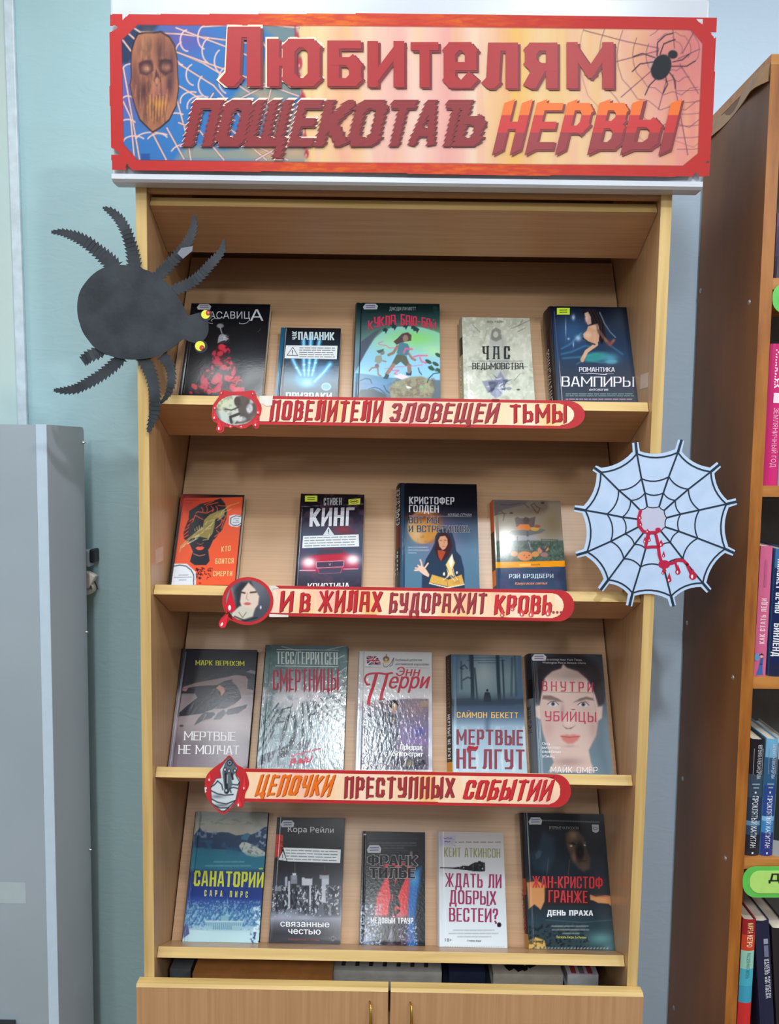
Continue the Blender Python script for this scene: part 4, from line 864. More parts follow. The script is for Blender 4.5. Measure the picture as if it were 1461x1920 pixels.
def warn(S, R, z, quad, tri, rows=4, nm='warning_strip'):
    ik = Ink(); blob(ik, S, quad, (226, 234, 238), 0.0004, z)
    if tri:
        blob(ik, S, tri, (40, 42, 46), 0.0006, z); c = np.mean(tri, 0); blob(ik, S, [tuple(c+(np.array(p)-c)*.82) for p in tri], (226, 234, 238), 0.0007, z)
        h_ = max(p[1] for p in tri)-min(p[1] for p in tri); rib(ik, S, [(c[0], c[1]-h_*.28), (c[0], c[1]+h_*.10)], h_*.09, (40, 42, 46), 0.0008, z); rib(ik, S, [(c[0], c[1]+h_*.19), (c[0], c[1]+h_*.23)], h_*.09, (40, 42, 46), 0.0008, z)
    xa = min(p[0] for p in quad); xb = max(p[0] for p in quad); ya = min(p[1] for p in quad); yb = max(p[1] for p in quad); r = random.Random(3)
    x_s = max([p[0] for p in tri])+8 if tri and max(p[1] for p in tri) > (ya+yb)/2 else xa+(xb-xa)*.04
    sl = (quad[1][1]-quad[0][1])/(quad[1][0]-quad[0][0]); y00 = quad[0][1]
    for k in range(rows):
        y = y00+(yb-ya-abs(sl*(xb-xa)))*(0.18+k*.66/max(rows-1, 1)); x = x_s
        while x < xb-(xb-xa)*.08:
            l = min(r.uniform(.05, .16)*(xb-xa), xb-(xb-xa)*.05-x); rib(ik, S, [(x, y+sl*(x-xa)), (x+l, y+sl*(x+l-xa))], (yb-ya)*.055, (120, 124, 130), 0.0006, z); x += l+(xb-xa)*.02
    ik.build(nm, R)
rr = random.Random(11)

# row 1 -------------------------------------------------------------
def p(A):
    A.fill((20, 22, 28)); A.glow(600, 600, 200, 260, (44, 50, 58), .8); A.line([(160, 400), (105, 800)], 3, (120, 130, 145), .8)
    r = random.Random(4)
    for k in range(150):
        v = r.random(); y = 430+v*370; w = 25+v*230; x = 415-40*v+(r.random()*2-1)*w*.85
        A.ell(x, y, 10+r.random()*30, 8+r.random()*20, (190+r.random()*30, 34+r.random()*30, 66+r.random()*20) if r.random() < .62 else (60, 16, 26), .9, 6, r.random()*180)
    A.ell(400, 262, 28, 18, (170, 176, 186), .8, 8); A.line([(400, 275), (412, 320)], 7, (190, 194, 204)); A.poly([(395, 335), (420, 322), (445, 345), (470, 368), (420, 382), (378, 402), (384, 360)], (150, 154, 166), .95, 6)
    A.noise(5, (230, 232, 240), .8, .5, .7, 3, box=(374, 320, 480, 405)); A.line(ellp(690, 280, 34, 30, 8, 10, 70), 3, (120, 124, 132), .6)
def d(S, R, z):
    put(S, R, 'title', [dict(t='КР', a=(236, 208), b=(312, 208), h=52, c=(196, 200, 208)), dict(t='АСАВИЦ', a=(312, 205), b=(640, 205), h=58, c=(196, 200, 208)), dict(t='А', a=(640, 222), b=(748, 222), h=92, c=(204, 208, 214))], z)
    ik = Ink()
    for q in ([(262, 212), (300, 236), (340, 244), (366, 236)], [(556, 236), (600, 244), (640, 216), (690, 170)], [(336, 226), (352, 204), (384, 206), (420, 196), (470, 200), (520, 224), (528, 244), (500, 262), (484, 250)]): rib(ik, S, smoothc(q, 4)[:-8 if len(q) > 4 else None][:13 if len(q) > 4 else 9], 4, (186, 190, 198), .0005, z)
    ik.build('flourish', R)
book(0, -0.4085, -0.2545, 0.2475, 0.022, (320, 550, 4.297), 'black glossy book with red petals under a glass, behind the card spider\'s head', p, d, 'worn', hard=False, edge=(26, 28, 32), sticker=(212, 88, 116, 44, (206, 210, 214), 0))
def p(A):
    A.vgrad([(280, (14, 20, 28)), (540, (30, 56, 78)), (700, (70, 110, 134)), (840, (22, 40, 56))]); A.poly([(880, 270), (930, 270), (905, 540), (870, 850), (835, 850)], (24, 96, 132), .9, 6); A.poly([(925, 280), (938, 280), (905, 830), (870, 830), (900, 560)], (16, 20, 26), 1, 5)
    A.line([(932, 285), (910, 560), (880, 820)], 4, (210, 216, 222), .9)
    c = (110, 200, 236)
    A.ell(1095, 690, 85, 66, (72, 160, 214), .95, 30); A.glow(1100, 700, 120, 80, (90, 176, 226), .6); A.glow(1230, 620, 60, 50, (60, 150, 220), .7)
    for q, w in (([(985, 535), (1012, 590), (1050, 660)], 24), ([(1072, 380), (1074, 580), (1080, 660)], 26), ([(1132, 350), (1118, 560), (1110, 660)], 28), ([(1200, 380), (1165, 560), (1140, 660)], 26), ([(1285, 570), (1230, 640), (1160, 710)], 30)):
        A.line(q, w*1.6, (58, 140, 200), .8, 14); A.line(q, w*.8, c, .9, 9); A.line(q, w*.25, (190, 236, 250), .8, 6)
    for x, y in ((1015, 600), (1076, 575), (1080, 500), (1118, 560), (1128, 480), (1168, 560), (1075, 620), (1112, 620), (1148, 620)): A.ell(x, y, 11, 8, (190, 236, 250), .9, 6)
    A.glow(1100, 720, 40, 26, (190, 230, 246), .7); A.noise(16, (200, 214, 224), .4, .6, .75, 2, box=(880, 700, 930, 830)); A.ell(1254, 752, 40, 32, (150, 200, 226), .9, 6); A.ell(1254, 752, 30, 22, (96, 152, 190), .8, 6)
def d(S, R, z):
    put(S, R, 'author_name', [dict(t='ПАЛАНИК', a=(1028, 376), b=(1318, 380), h=66, c=(206, 226, 234), k='s', tv=.22, th=.16, gap=.08)], z)
    ik = Ink(); write(ik, S, 'ЧАК', (1018, 372), (1018, 308), 38, (206, 226, 234), 's', zbase=z, tv=.22, th=.18, gap=.12, up=(-1.0, 0.0)); ik.build('first_name', R)
    put(S, R, 'title', [dict(t='ПРИЗРАКИ', a=(928, 856), b=(1300, 860), h=58, c=(214, 230, 238), k='s', tv=.26, th=.18, gap=.08)], z)
    warn(S, R, z, [(930, 420), (1345, 424), (1338, 532), (918, 524)], [(985, 432), (1030, 506), (934, 502)], 5)
book(0, -0.2305, -0.1150, 0.1965, 0.018, (320, 550, 4.297), 'small worn paperback with blue X-ray hand and a white warning strip', p, d, 'worn', hard=False, edge=(34, 40, 48))
def p(A):
    A.vgrad([(130, (22, 40, 40)), (330, (44, 70, 72)), (420, (70, 96, 100)), (700, (110, 140, 160)), (1310, (96, 112, 124))])
    arch = [(170, 990), (300, 740), (420, 560), (520, 470), (640, 420), (860, 410), (1010, 425), (1160, 470), (1230, 500), (1230, 1080), (170, 1040)]
    A.poly(arch, (150, 206, 236), 1, 14); A.glow(900, 560, 420, 130, (140, 222, 120), .95); A.glow(620, 640, 260, 90, (170, 226, 190), .6); A.glow(1150, 720, 160, 80, (180, 232, 170), .8); A.poly([(170, 990), (340, 1010), (520, 1040), (700, 1060), (560, 1140), (170, 1100)], (96, 146, 176), .95, 14); A.glow(420, 1180, 240, 90, (110, 160, 214), .8)
    A.poly([(245, 600), (300, 560), (420, 470), (500, 440), (400, 570), (290, 760), (215, 900)], (84, 92, 112), .9, 18); A.line([(250, 170), (235, 700), (212, 1300)], 12, (20, 30, 40), .95)
    for (x, y) in ((550, 470), (660, 430), (900, 440), (940, 465), (630, 400), (800, 420), (1110, 300), (1170, 200), (1180, 250)): A.poly([(x-30, y-30), (x, y-44), (x+34, y-18), (x+18, y+8), (x+4, y+36), (x-8, y+4), (x-28, y+6)], (38, 66, 68), .95, 6)
    sk = (150, 130, 116)
    A.poly([(650, 600), (700, 560), (760, 500), (830, 485), (875, 520), (870, 590), (800, 600), (740, 620), (690, 640)], (92, 74, 78), 1, 8); A.ell(800, 560, 34, 42, sk, 1, 8)
    A.poly([(720, 620), (760, 610), (830, 630), (856, 690), (830, 770), (720, 790), (690, 740)], (84, 134, 152), 1, 8); A.poly([(690, 760), (810, 780), (850, 880), (880, 900), (800, 905), (740, 850), (690, 890), (625, 885)], (98, 106, 94), 1, 8)
    A.line([(700, 660), (650, 740), (590, 768)], 34, sk); A.line([(840, 750), (880, 810), (920, 830)], 28, sk); A.line([(650, 890), (600, 960), (565, 1010)], 46, sk); A.line([(845, 900), (850, 980)], 50, (140, 128, 118)); A.poly([(520, 1060), (560, 1000), (600, 1020), (575, 1070)], (64, 78, 96), 1, 6); A.poly([(806, 980), (850, 1000), (880, 960), (872, 1025), (810, 1020)], (64, 78, 96), 1, 6)
    A.ell(510, 735, 30, 32, (140, 136, 128), 1, 6); A.poly([(435, 715), (500, 700), (535, 690), (520, 720), (470, 750)], (84, 110, 108), 1, 6); A.poly([(430, 780), (500, 770), (515, 840), (470, 880), (415, 850)], (150, 160, 150), 1, 6); A.line([(520, 840), (555, 850)], 16, sk); A.ell(445, 905, 26, 30, (134, 110, 130), 1, 6); A.line([(440, 920), (380, 930), (350, 965)], 18, sk); A.line([(455, 925), (460, 1010), (490, 1030)], 20, sk)
    pk = (226, 110, 150)
    for q, w in (([(520, 600), (460, 620), (480, 640), (560, 650), (600, 680), (700, 680)], 9), ([(780, 740), (800, 690), (880, 695)], 26), ([(890, 795), (960, 775), (1070, 775)], 20), ([(980, 800), (1000, 850), (1060, 870)], 20), ([(540, 940), (700, 915), (900, 905), (1010, 890)], 8), ([(600, 960), (720, 960), (660, 1000), (740, 1030)], 14)): A.line(q, w, pk, .85)
    A.poly([(650, 1030), (740, 1000), (860, 1050), (860, 1110), (790, 1090)], (250, 220, 240), .95, 8)
    A.poly([(590, 1180), (680, 1100), (860, 1040), (1000, 1030), (1130, 1090), (1160, 1200), (1120, 1300), (620, 1300)], (150, 152, 130), 1, 20); A.noise(60, (120, 106, 96), .7, .45, .65, 5, box=(590, 1040, 1180, 1310)); A.noise(30, (180, 178, 140), .5, .5, .7, 15, box=(620, 1060, 1130, 1310))
    A.poly([(805, 1150), (850, 1160), (880, 1180), (820, 1185)], (220, 236, 220), 1, 5); A.ell(1000, 1165, 26, 16, (126, 190, 140), 1, 5)
    for q in ([(230, 1090), (300, 1060), (360, 1070), (380, 1120)], [(340, 1190), (420, 1170), (480, 1190), (540, 1240)], [(530, 1150), (560, 1210), (600, 1240)], [(1100, 1050), (1150, 1000), (1220, 990)], [(960, 930), (975, 980), (1000, 1010)], [(1070, 1110), (1100, 1050)], [(1120, 900), (1180, 970)]): A.line(q, 12, (44, 74, 92), .9)
    for (x, y) in ((1085, 850), (1175, 880), (1120, 935), (1210, 770), (1215, 960)): A.ell(x, y, 44, 22, (62, 92, 76), 1, 6, 30)
    A.poly([(200, 1290), (240, 1200), (400, 1190), (560, 1260), (560, 1320), (200, 1320)], (74, 88, 92), .9, 18)
def d(S, R, z):
    put(S, R, 'author_name', [dict(t='ДЖОДИ ЛИ МОТТ', a=(600, 214), b=(930, 214), h=42, c=(176, 190, 190), bold=.01)], z)
    it = []; c = (206, 46, 84)
    for ch, x, y, w, h in (('К', 335, 452, 60, 110), ('У', 408, 424, 60, 130), ('К', 470, 410, 64, 120), ('Л', 545, 400, 60, 120), ('А', 612, 392, 70, 126), ('Б', 740, 400, 52, 140), ('А', 800, 402, 62, 130), ('Ю', 868, 405, 76, 120), ('-', 950, 400, 40, 100), ('Б', 1000, 420, 52, 120), ('А', 1055, 432, 60, 120), ('Й', 1120, 450, 62, 96)):
        it.append(dict(t=ch, a=(x, y), b=(x+w, y+4), h=h, c=c, k='s', tv=.14, th=.11, spike=.06))
    put(S, R, 'title', it, z)
book(0, -0.0862, 0.0755, 0.2570, 0.019, (640, 550, 6.641), 'dark green children\'s hardback with running girls in a bright green clearing', p, d, 'cover', edge=(40, 56, 60), sticker=(270, 130, 188, 72, (206, 212, 222), 0), soft=9)
def p(A):
    A.vgrad([(135, (176, 178, 160)), (400, (204, 208, 194)), (740, (196, 204, 190))]); A.noise(60, (150, 154, 140), .5, .5, .75, 2); A.noise(24, (226, 230, 220), .5, .5, .7, 6)
    A.poly([(300, 300), (330, 260), (400, 260), (420, 340), (450, 440), (420, 600), (330, 600), (290, 440)], (162, 166, 166), .6, 16); A.poly([(305, 290), (315, 230), (345, 208), (380, 225), (390, 290), (345, 310)], (110, 110, 108), .7, 8); A.ell(345, 258, 18, 22, (190, 192, 182), .9, 5); A.line([(280, 230), (262, 300)], 4, (130, 130, 126), .6); A.line([(390, 290), (400, 360), (480, 450)], 4, (130, 130, 126), .5)
    for q in ([(600, 150), (520, 190), (450, 218)], [(540, 150), (520, 190)], [(560, 210), (500, 240)], [(180, 190), (230, 240)], [(520, 540), (480, 590)]): A.line(q, 3, (70, 66, 60), .7)
    r = random.Random(8)
    for k in range(46): A.poly([(355+r.gauss(0, 42), 620+r.gauss(0, 32)) for _ in range(3)], ((120, 128, 158), (206, 212, 228), (70, 74, 92))[k % 3], .7, 5)
    A.poly([(345, 640), (375, 670), (385, 700), (345, 720), (310, 690)], (150, 158, 186), .8, 5); A.noise(40, (240, 243, 238), .8, .5, .6, 12, box=(108, 540, 200, 760)); A.ell(508, 656, 12, 6, (50, 50, 50), .8, 5); A.ell(440, 648, 20, 10, (120, 126, 150), .7, 5)
def d(S, R, z):
    put(S, R, 'author_name', [dict(t='ЭЛЬ РАЙН', a=(280, 174), b=(400, 174), h=14, c=(100, 100, 92))], z)
    put(S, R, 'title', [dict(t='ЧАС', a=(250, 436), b=(448, 436), h=92, c=(30, 32, 30), k='s', tv=.19, th=.06, gap=.34, spike=.08, serif=.05), dict(t='ВЕДЬМОВСТВА', a=(176, 508), b=(545, 508), h=44, c=(34, 36, 34), k='s', tv=.16, th=.07, gap=.1, spike=.16, serif=.03)], z)
    ik = Ink(); rib(ik, S, [(170, 450), (540, 450)], 2, (90, 90, 84), .0005, z); rib(ik, S, [(140, 492), (575, 492)], 2, (90, 90, 84), .0005, z); ik.build('title_rules', R)
book(0, 0.1185, 0.2490, 0.2240, 0.022, (840, 560, 3.845), 'cream worn hardback with a pale standing figure and blackletter title', p, d, 'cover', edge=(170, 166, 150), spine=[(0, .62, (150, 146, 124)), (.62, .8, (60, 58, 50)), (.8, 1, (150, 150, 136))], skew=0.003, bul=.004, soft=5, swrite=(('ЧАС ВЕДЬМОВСТВА', .60, .06, .2, .75, (226, 220, 190), 'b'),))
def p(A):
    A.vgrad([(60, (14, 18, 28)), (200, (34, 52, 78)), (400, (40, 62, 92)), (560, (52, 62, 80)), (740, (62, 70, 84))]); A.glow(900, 250, 120, 120, (52, 92, 140), .8); A.glow(1240, 160, 60, 80, (50, 62, 74), .7); A.line([(768, 90), (790, 400), (802, 740)], 5, (96, 116, 150), .6); A.line([(752, 90), (780, 740)], 8, (16, 20, 30), .9)
    for q in ([(820, 400), (900, 380), (990, 340), (1060, 350)], [(830, 430), (960, 420), (1080, 400)], [(820, 360), (880, 330), (960, 250)], [(1100, 260), (1160, 330), (1260, 400)], [(1000, 440), (1100, 460), (1210, 450)]): A.line(q, 10, (80, 170, 206), .45, 14)
    A.ell(1060, 420, 90, 34, (56, 150, 150), .85, 20, -8); A.glow(1170, 430, 60, 36, (86, 170, 200), .8); A.ell(1180, 455, 40, 16, (100, 176, 196), .6, 10)
    for (x, y, rx, ry) in ((905, 135, 12, 20), (940, 285, 20, 20), (870, 290, 8, 8), (850, 210, 3, 60), (905, 330, 4, 20)): A.glow(x, y, rx, ry, (190, 220, 240), .8)
    A.poly([(965, 100), (1000, 70), (1060, 72), (1100, 110), (1130, 200), (1140, 280), (1110, 330), (1070, 260), (1040, 200)], (30, 26, 32), 1, 6); A.poly([(985, 105), (1010, 95), (1030, 130), (1035, 180), (1010, 190), (995, 165)], (196, 160, 150), 1, 5); A.poly([(1010, 200), (1080, 180), (1095, 240), (1088, 310), (1040, 330), (985, 300), (975, 255), (1000, 232)], (206, 160, 132), 1, 5); A.line([(1060, 250), (1070, 330), (1000, 380), (975, 430)], 26, (212, 168, 140), 1, 5)
    A.line([(1088, 230), (1130, 290), (1170, 330), (1196, 300)], 20, (150, 104, 96), .9, 8); A.glow(1010, 262, 26, 22, (232, 196, 170), .8); A.glow(1060, 205, 26, 16, (226, 186, 160), .8); A.glow(1000, 140, 12, 26, (230, 200, 186), .8); A.line([(975, 285), (1010, 312), (1060, 330)], 9, (20, 30, 40), .9, 6)
    for k in range(7): A.line([(1020+k*12, 76+k*3), (1060+k*11, 160), (1084+k*7, 250+k*10)], 4, ((66, 58, 66), (18, 16, 22))[k % 2], .7, 5)
    A.line([(985, 128), (992, 132)], 4, (60, 40, 44), .9, 4); A.line([(990, 168), (1002, 170)], 4, (150, 70, 70), .9, 4); A.line([(960, 455), (930, 470)], 8, (60, 160, 170), .5, 8)
    A.line([(1095, 100), (1130, 180), (1170, 240), (1210, 280)], 7, (150, 170, 190), .7, 6); A.ell(970, 440, 14, 18, (200, 156, 130), 1, 5); A.glow(1165, 320, 24, 24, (120, 60, 60), .6)
def d(S, R, z):
    w = (230, 230, 238)
    put(S, R, 'title', [dict(t='ВАМПИРЫ', a=(820, 634), b=(1342, 636), h=72, c=w, k='s', tv=.15, th=.08, gap=.14, serif=.02), dict(t='РОМАНТИКА', a=(946, 527), b=(1202, 528), h=32, c=w, k='s', tv=.16, th=.09, gap=.12, serif=.03), dict(t='АНТОЛОГИЯ', a=(1018, 664), b=(1154, 665), h=14, c=w, bold=.02)], z)
    ik = Ink(); rib(ik, S, [(955, 541), (1000, 541)], 2, w, .0005, z); rib(ik, S, [(1145, 543), (1195, 543)], 2, w, .0005, z); rib(ik, S, [(1000, 543), (1020, 538), (1060, 541), (1100, 546), (1142, 548), (1140, 538)], 4, w, .0005, z)
    for y, c in ((688, (110, 132, 140)), (702, (100, 124, 130)), (726, (160, 130, 156))):
        x = 850
        while x < 1330: l = rr.uniform(16, 60); rib(ik, S, [(x, y), (min(x+l, 1340), y)], 8, c, .0005, z); x += l+8
    ik.build('small_print', R)['kind'] = 'stuff'
book(0, 0.2855, 0.4345, 0.2375, 0.042, (840, 560, 3.845), 'thick black hardback with a dark-haired woman in teal mist, at the right end', p, d, 'cover', edge=(24, 24, 30), spine=[(0, 1, (44, 32, 32))], skew=0.006, bul=.006, soft=5, swrite=(('РОМАНТИКА ВАМПИРЫ', .62, .03, .3, .75, (190, 180, 170), 'b'),), sticker=(786, 68, 92, 48, (196, 226, 40), 0))
# row 2 -------------------------------------------------------------
def p(A):
    A.fill((30, 32, 36)); o = (232, 92, 58)
    A.poly([(262, 186), (1122, 168), (1000, 1440), (90, 1440)], o, 1, 9); A.glow(300, 230, 300, 140, (206, 60, 50), .8); k = (44, 50, 58)
    A.poly([(335, 480), (345, 370), (500, 270), (560, 255), (720, 215), (800, 185), (860, 260), (890, 370), (880, 480), (820, 640), (700, 790), (600, 600), (380, 560)], k, 1, 8)
    A.poly([(270, 770), (262, 690), (290, 600), (330, 500), (400, 470), (360, 620), (340, 830)], (70, 30, 36), 1, 8)
    for q in ([(520, 320), (545, 350), (540, 380)], [(590, 300), (610, 340), (600, 380)], [(660, 300), (690, 330), (680, 380)], [(730, 300), (755, 340), (745, 380)], [(560, 280), (640, 250), (700, 225)], [(600, 290), (700, 260), (760, 250)], [(400, 520), (430, 430), (500, 470), (540, 490)], [(440, 400), (470, 380), (600, 400), (700, 350)], [(700, 480), (790, 470), (820, 500), (800, 560), (730, 620)], [(740, 650), (780, 690), (710, 740)], [(400, 480), (350, 520)], [(390, 530), (320, 590)], [(360, 590), (280, 650)], [(350, 650), (270, 710)], [(345, 710), (270, 750)], [(850, 500), (810, 620)], [(880, 440), (830, 520)], [(760, 290), (870, 300)]): A.line(q, 12, o, .95)
    A.poly([(330, 640), (360, 550), (420, 520), (600, 500), (700, 560), (705, 650), (690, 790), (640, 900), (560, 1000), (480, 1020), (400, 980), (350, 860), (335, 760)], k, 1, 8); A.line([(350, 860), (400, 980), (480, 1018), (560, 1000), (625, 930)], 9, (240, 130, 110), 1)
    A.poly([(390, 970), (620, 930), (640, 1090), (590, 1150), (420, 1150), (355, 1100)], k, 1, 8); A.line([(405, 985), (490, 1018), (570, 1000)], 9, (240, 130, 110)); A.poly([(435, 905), (470, 880), (500, 886), (530, 878), (565, 900), (530, 930), (470, 935)], (236, 100, 84), 1, 6); A.line([(460, 835), (490, 850), (520, 848), (550, 828)], 6, (226, 120, 110), .9)
    g = (206, 190, 120)
    A.poly([(205, 960), (220, 880), (310, 780), (420, 690), (540, 600), (560, 500), (640, 420), (760, 370), (860, 340), (850, 430), (720, 480), (710, 580), (680, 700), (620, 770), (500, 740), (380, 760), (270, 820)], (150, 136, 84), 1, 9)
    r = random.Random(5)
    for j in range(46):
        t0_ = r.random(); x = 230+t0_*560; y = 900-t0_*480+r.uniform(-50, 60)*min(1, t0_*3); A.line([(x, y), (x+r.uniform(30, 70), y-r.uniform(10, 55))], 6, g if j % 3 else (240, 232, 200), .9)
    for q in ([(800, 400), (900, 300), (1060, 250)], [(780, 420), (860, 380), (950, 340)], [(820, 370), (900, 320), (940, 280)], [(210, 960), (225, 880), (300, 800)], [(430, 660), (425, 630)], [(460, 640), (455, 600)], [(490, 630), (488, 580)], [(540, 790), (620, 780), (640, 700)], [(520, 600), (530, 640)]): A.line(q, 8, g, 1)
    for j in range(70):
        a = r.uniform(-.3, 3.5); rad = r.uniform(20, 240); x = 500+rad*math.cos(a)*.85; y = 1150+rad*abs(math.sin(a))+40
        if 440 < x < 700: A.ell(x, y, 7+r.random()*9, 7, (70, 26, 34), 1, 6, r.random()*90)
    A.ell(497, 1338, 22, 20, (52, 50, 74), 1, 6)
    A.poly([(130, 1130), (310, 1130), (440, 1250), (440, 1440), (88, 1440)], (222, 230, 240), 1, 7); A.line([(120, 1165), (210, 1150), (300, 1165), (370, 1220), (410, 1290), (408, 1430)], 15, (46, 62, 76), 1, 7); A.poly([(925, 440), (1000, 420), (1098, 440), (1090, 570), (1040, 602), (950, 590), (915, 560)], (222, 230, 240), 1, 7); A.line([(1095, 450), (1010, 440), (945, 470), (938, 550), (990, 580), (1050, 575), (1088, 545)], 10, (46, 62, 76), 1, 6)
    for y, x0, x1 in ((1295, 190, 330), (1328, 130, 380), (1365, 200, 300), (482, 990, 1060), (508, 1020, 1050), (535, 975, 1060)): A.greek(x0, y, x1, 12, (70, 76, 86), .9, -.02)
    A.greek(290, 215, 480, 18, (120, 40, 40), .7); A.greek(290, 255, 390, 12, (150, 50, 44), .6)
def d(S, R, z):
    c = (228, 200, 130); put(S, R, 'title', [dict(t=t_, a=a_, b=b_, h=h_, c=c, k='s', tv=.13, th=.1, gap=.16, slant=.05) for t_, a_, b_, h_ in (('КТО', (808, 962), (940, 946), 78), ('БОИТСЯ', (720, 1136), (985, 1128), 78), ('СМЕРТИ', (690, 1312), (965, 1310), 76))], z)
book(1, -0.4250, -0.3010, 0.2050, 0.024, (310, 910, 7.689), 'orange book with a black head silhouette and gold feathers across the eyes', p, d, 'cover', hard=False, edge=(28, 28, 32), soft=9)
def p(A):
    A.vgrad([(120, (18, 16, 20)), (420, (24, 22, 34)), (640, (62, 56, 78)), (800, (70, 82, 104)), (1100, (64, 78, 104)), (1400, (70, 72, 92)), (1640, (48, 46, 62))]); A.noise(110, (104, 70, 90), .5, .5, .75, 4); A.poly([(200, 120), (235, 120), (140, 1640), (110, 1640)], (22, 20, 28), .9, 14); A.glow(880, 710, 130, 50, (150, 40, 66), .9); A.glow(980, 760, 120, 20, (130, 40, 56), .8)
    r_ = (186, 44, 66)
    A.poly([(230, 1210), (330, 1150), (460, 1100), (540, 1030), (860, 1020), (940, 1090), (1120, 1150), (1140, 1330), (900, 1370), (450, 1400), (230, 1370)], (160, 40, 70), .95, 24); A.poly([(440, 1130), (880, 1110), (950, 1150), (900, 1210), (450, 1230)], r_, .95, 14); A.poly([(490, 1040), (880, 1030), (890, 1090), (450, 1120)], (64, 70, 88), .95, 10)
    A.glow(335, 1250, 120, 90, (252, 214, 226), 1); A.glow(1040, 1200, 120, 90, (252, 214, 226), 1); A.glow(335, 1230, 70, 50, (255, 250, 252), 1); A.glow(1050, 1190, 70, 50, (255, 250, 252), 1)
    A.poly([(460, 1235), (900, 1215), (890, 1310), (470, 1330)], (76, 62, 86), 1, 8); A.line([(455, 1235), (900, 1215), (890, 1312), (465, 1332), (455, 1235)], 9, (226, 180, 200), .95); A.line([(480, 1340), (500, 1420), (850, 1410), (880, 1320)], 7, (200, 110, 140), .9); A.poly([(500, 1345), (860, 1330), (840, 1400), (515, 1410)], (66, 74, 96), .9, 8); A.line([(190, 1370), (440, 1370)], 12, (230, 200, 226), .9); A.line([(900, 1350), (1130, 1345)], 12, (230, 190, 216), .9); A.line([(662, 1262), (676, 1292), (692, 1258)], 6, (226, 190, 206), 1)
    A.line([(210, 340), (540, 330)], 5, (150, 150, 160), .9, 6); A.line([(890, 320), (1240, 298)], 5, (150, 150, 160), .9, 6)
def d(S, R, z):
    w = (206, 212, 222)
    put(S, R, 'author_name', [dict(t='СТИВЕН', a=(578, 326), b=(866, 318), h=118, c=(176, 176, 184), k='s', tv=.15, th=.09, gap=.1), dict(t='КИНГ', a=(345, 668), b=(1060, 650), h=296, c=w, k='s', tv=.25, th=.15, gap=.1, slant=.05, bands=((0, .5, (220, 226, 234)), (.5, .8, (186, 186, 196)), (.8, 1.2, (160, 160, 168))))], z)
    put(S, R, 'title', [dict(t='КРИСТИНА', a=(320, 1690), b=(990, 1680), h=108, c=(236, 234, 240), k='s', tv=.15, th=.07, gap=.12, serif=.04)], z)
    warn(S, R, z, [(245, 818), (1140, 792), (1148, 985), (230, 1012)], None, 4); ik = Ink()
    tri = [(652, 668), (748, 804), (566, 806)]; blob(ik, S, tri, (214, 224, 230), .0010, z); rib(ik, S, [(655, 712), (655, 762)], 16, (70, 76, 86), .0012, z); rib(ik, S, [(655, 778), (655, 786)], 14, (70, 76, 86), .0012, z); ik.build('warning_triangle', R)
    ik = Ink(); blob(ik, S, [(975, 228), (1168, 212), (1164, 310), (978, 316)], (206, 220, 60), .0007, z); rib(ik, S, ellp(1064, 264, 66, 30, 20)+[(1130, 264)], 7, (90, 50, 30), .0009, z); rib(ik, S, [(1020, 268), (1110, 258)], 22, (120, 80, 40), .0009, z); ik.build('yellow_library_sticker', R)
book(1, -0.1905, -0.0655, 0.2100, 0.024, (540, 910, 8.594), 'dark paperback with a glaring red car and a white warning strip', p, d, 'cover', hard=False, edge=(36, 34, 46), soft=9, sticker=(275, 168, 198, 96, (206, 222, 60), 0), skew=-.001)
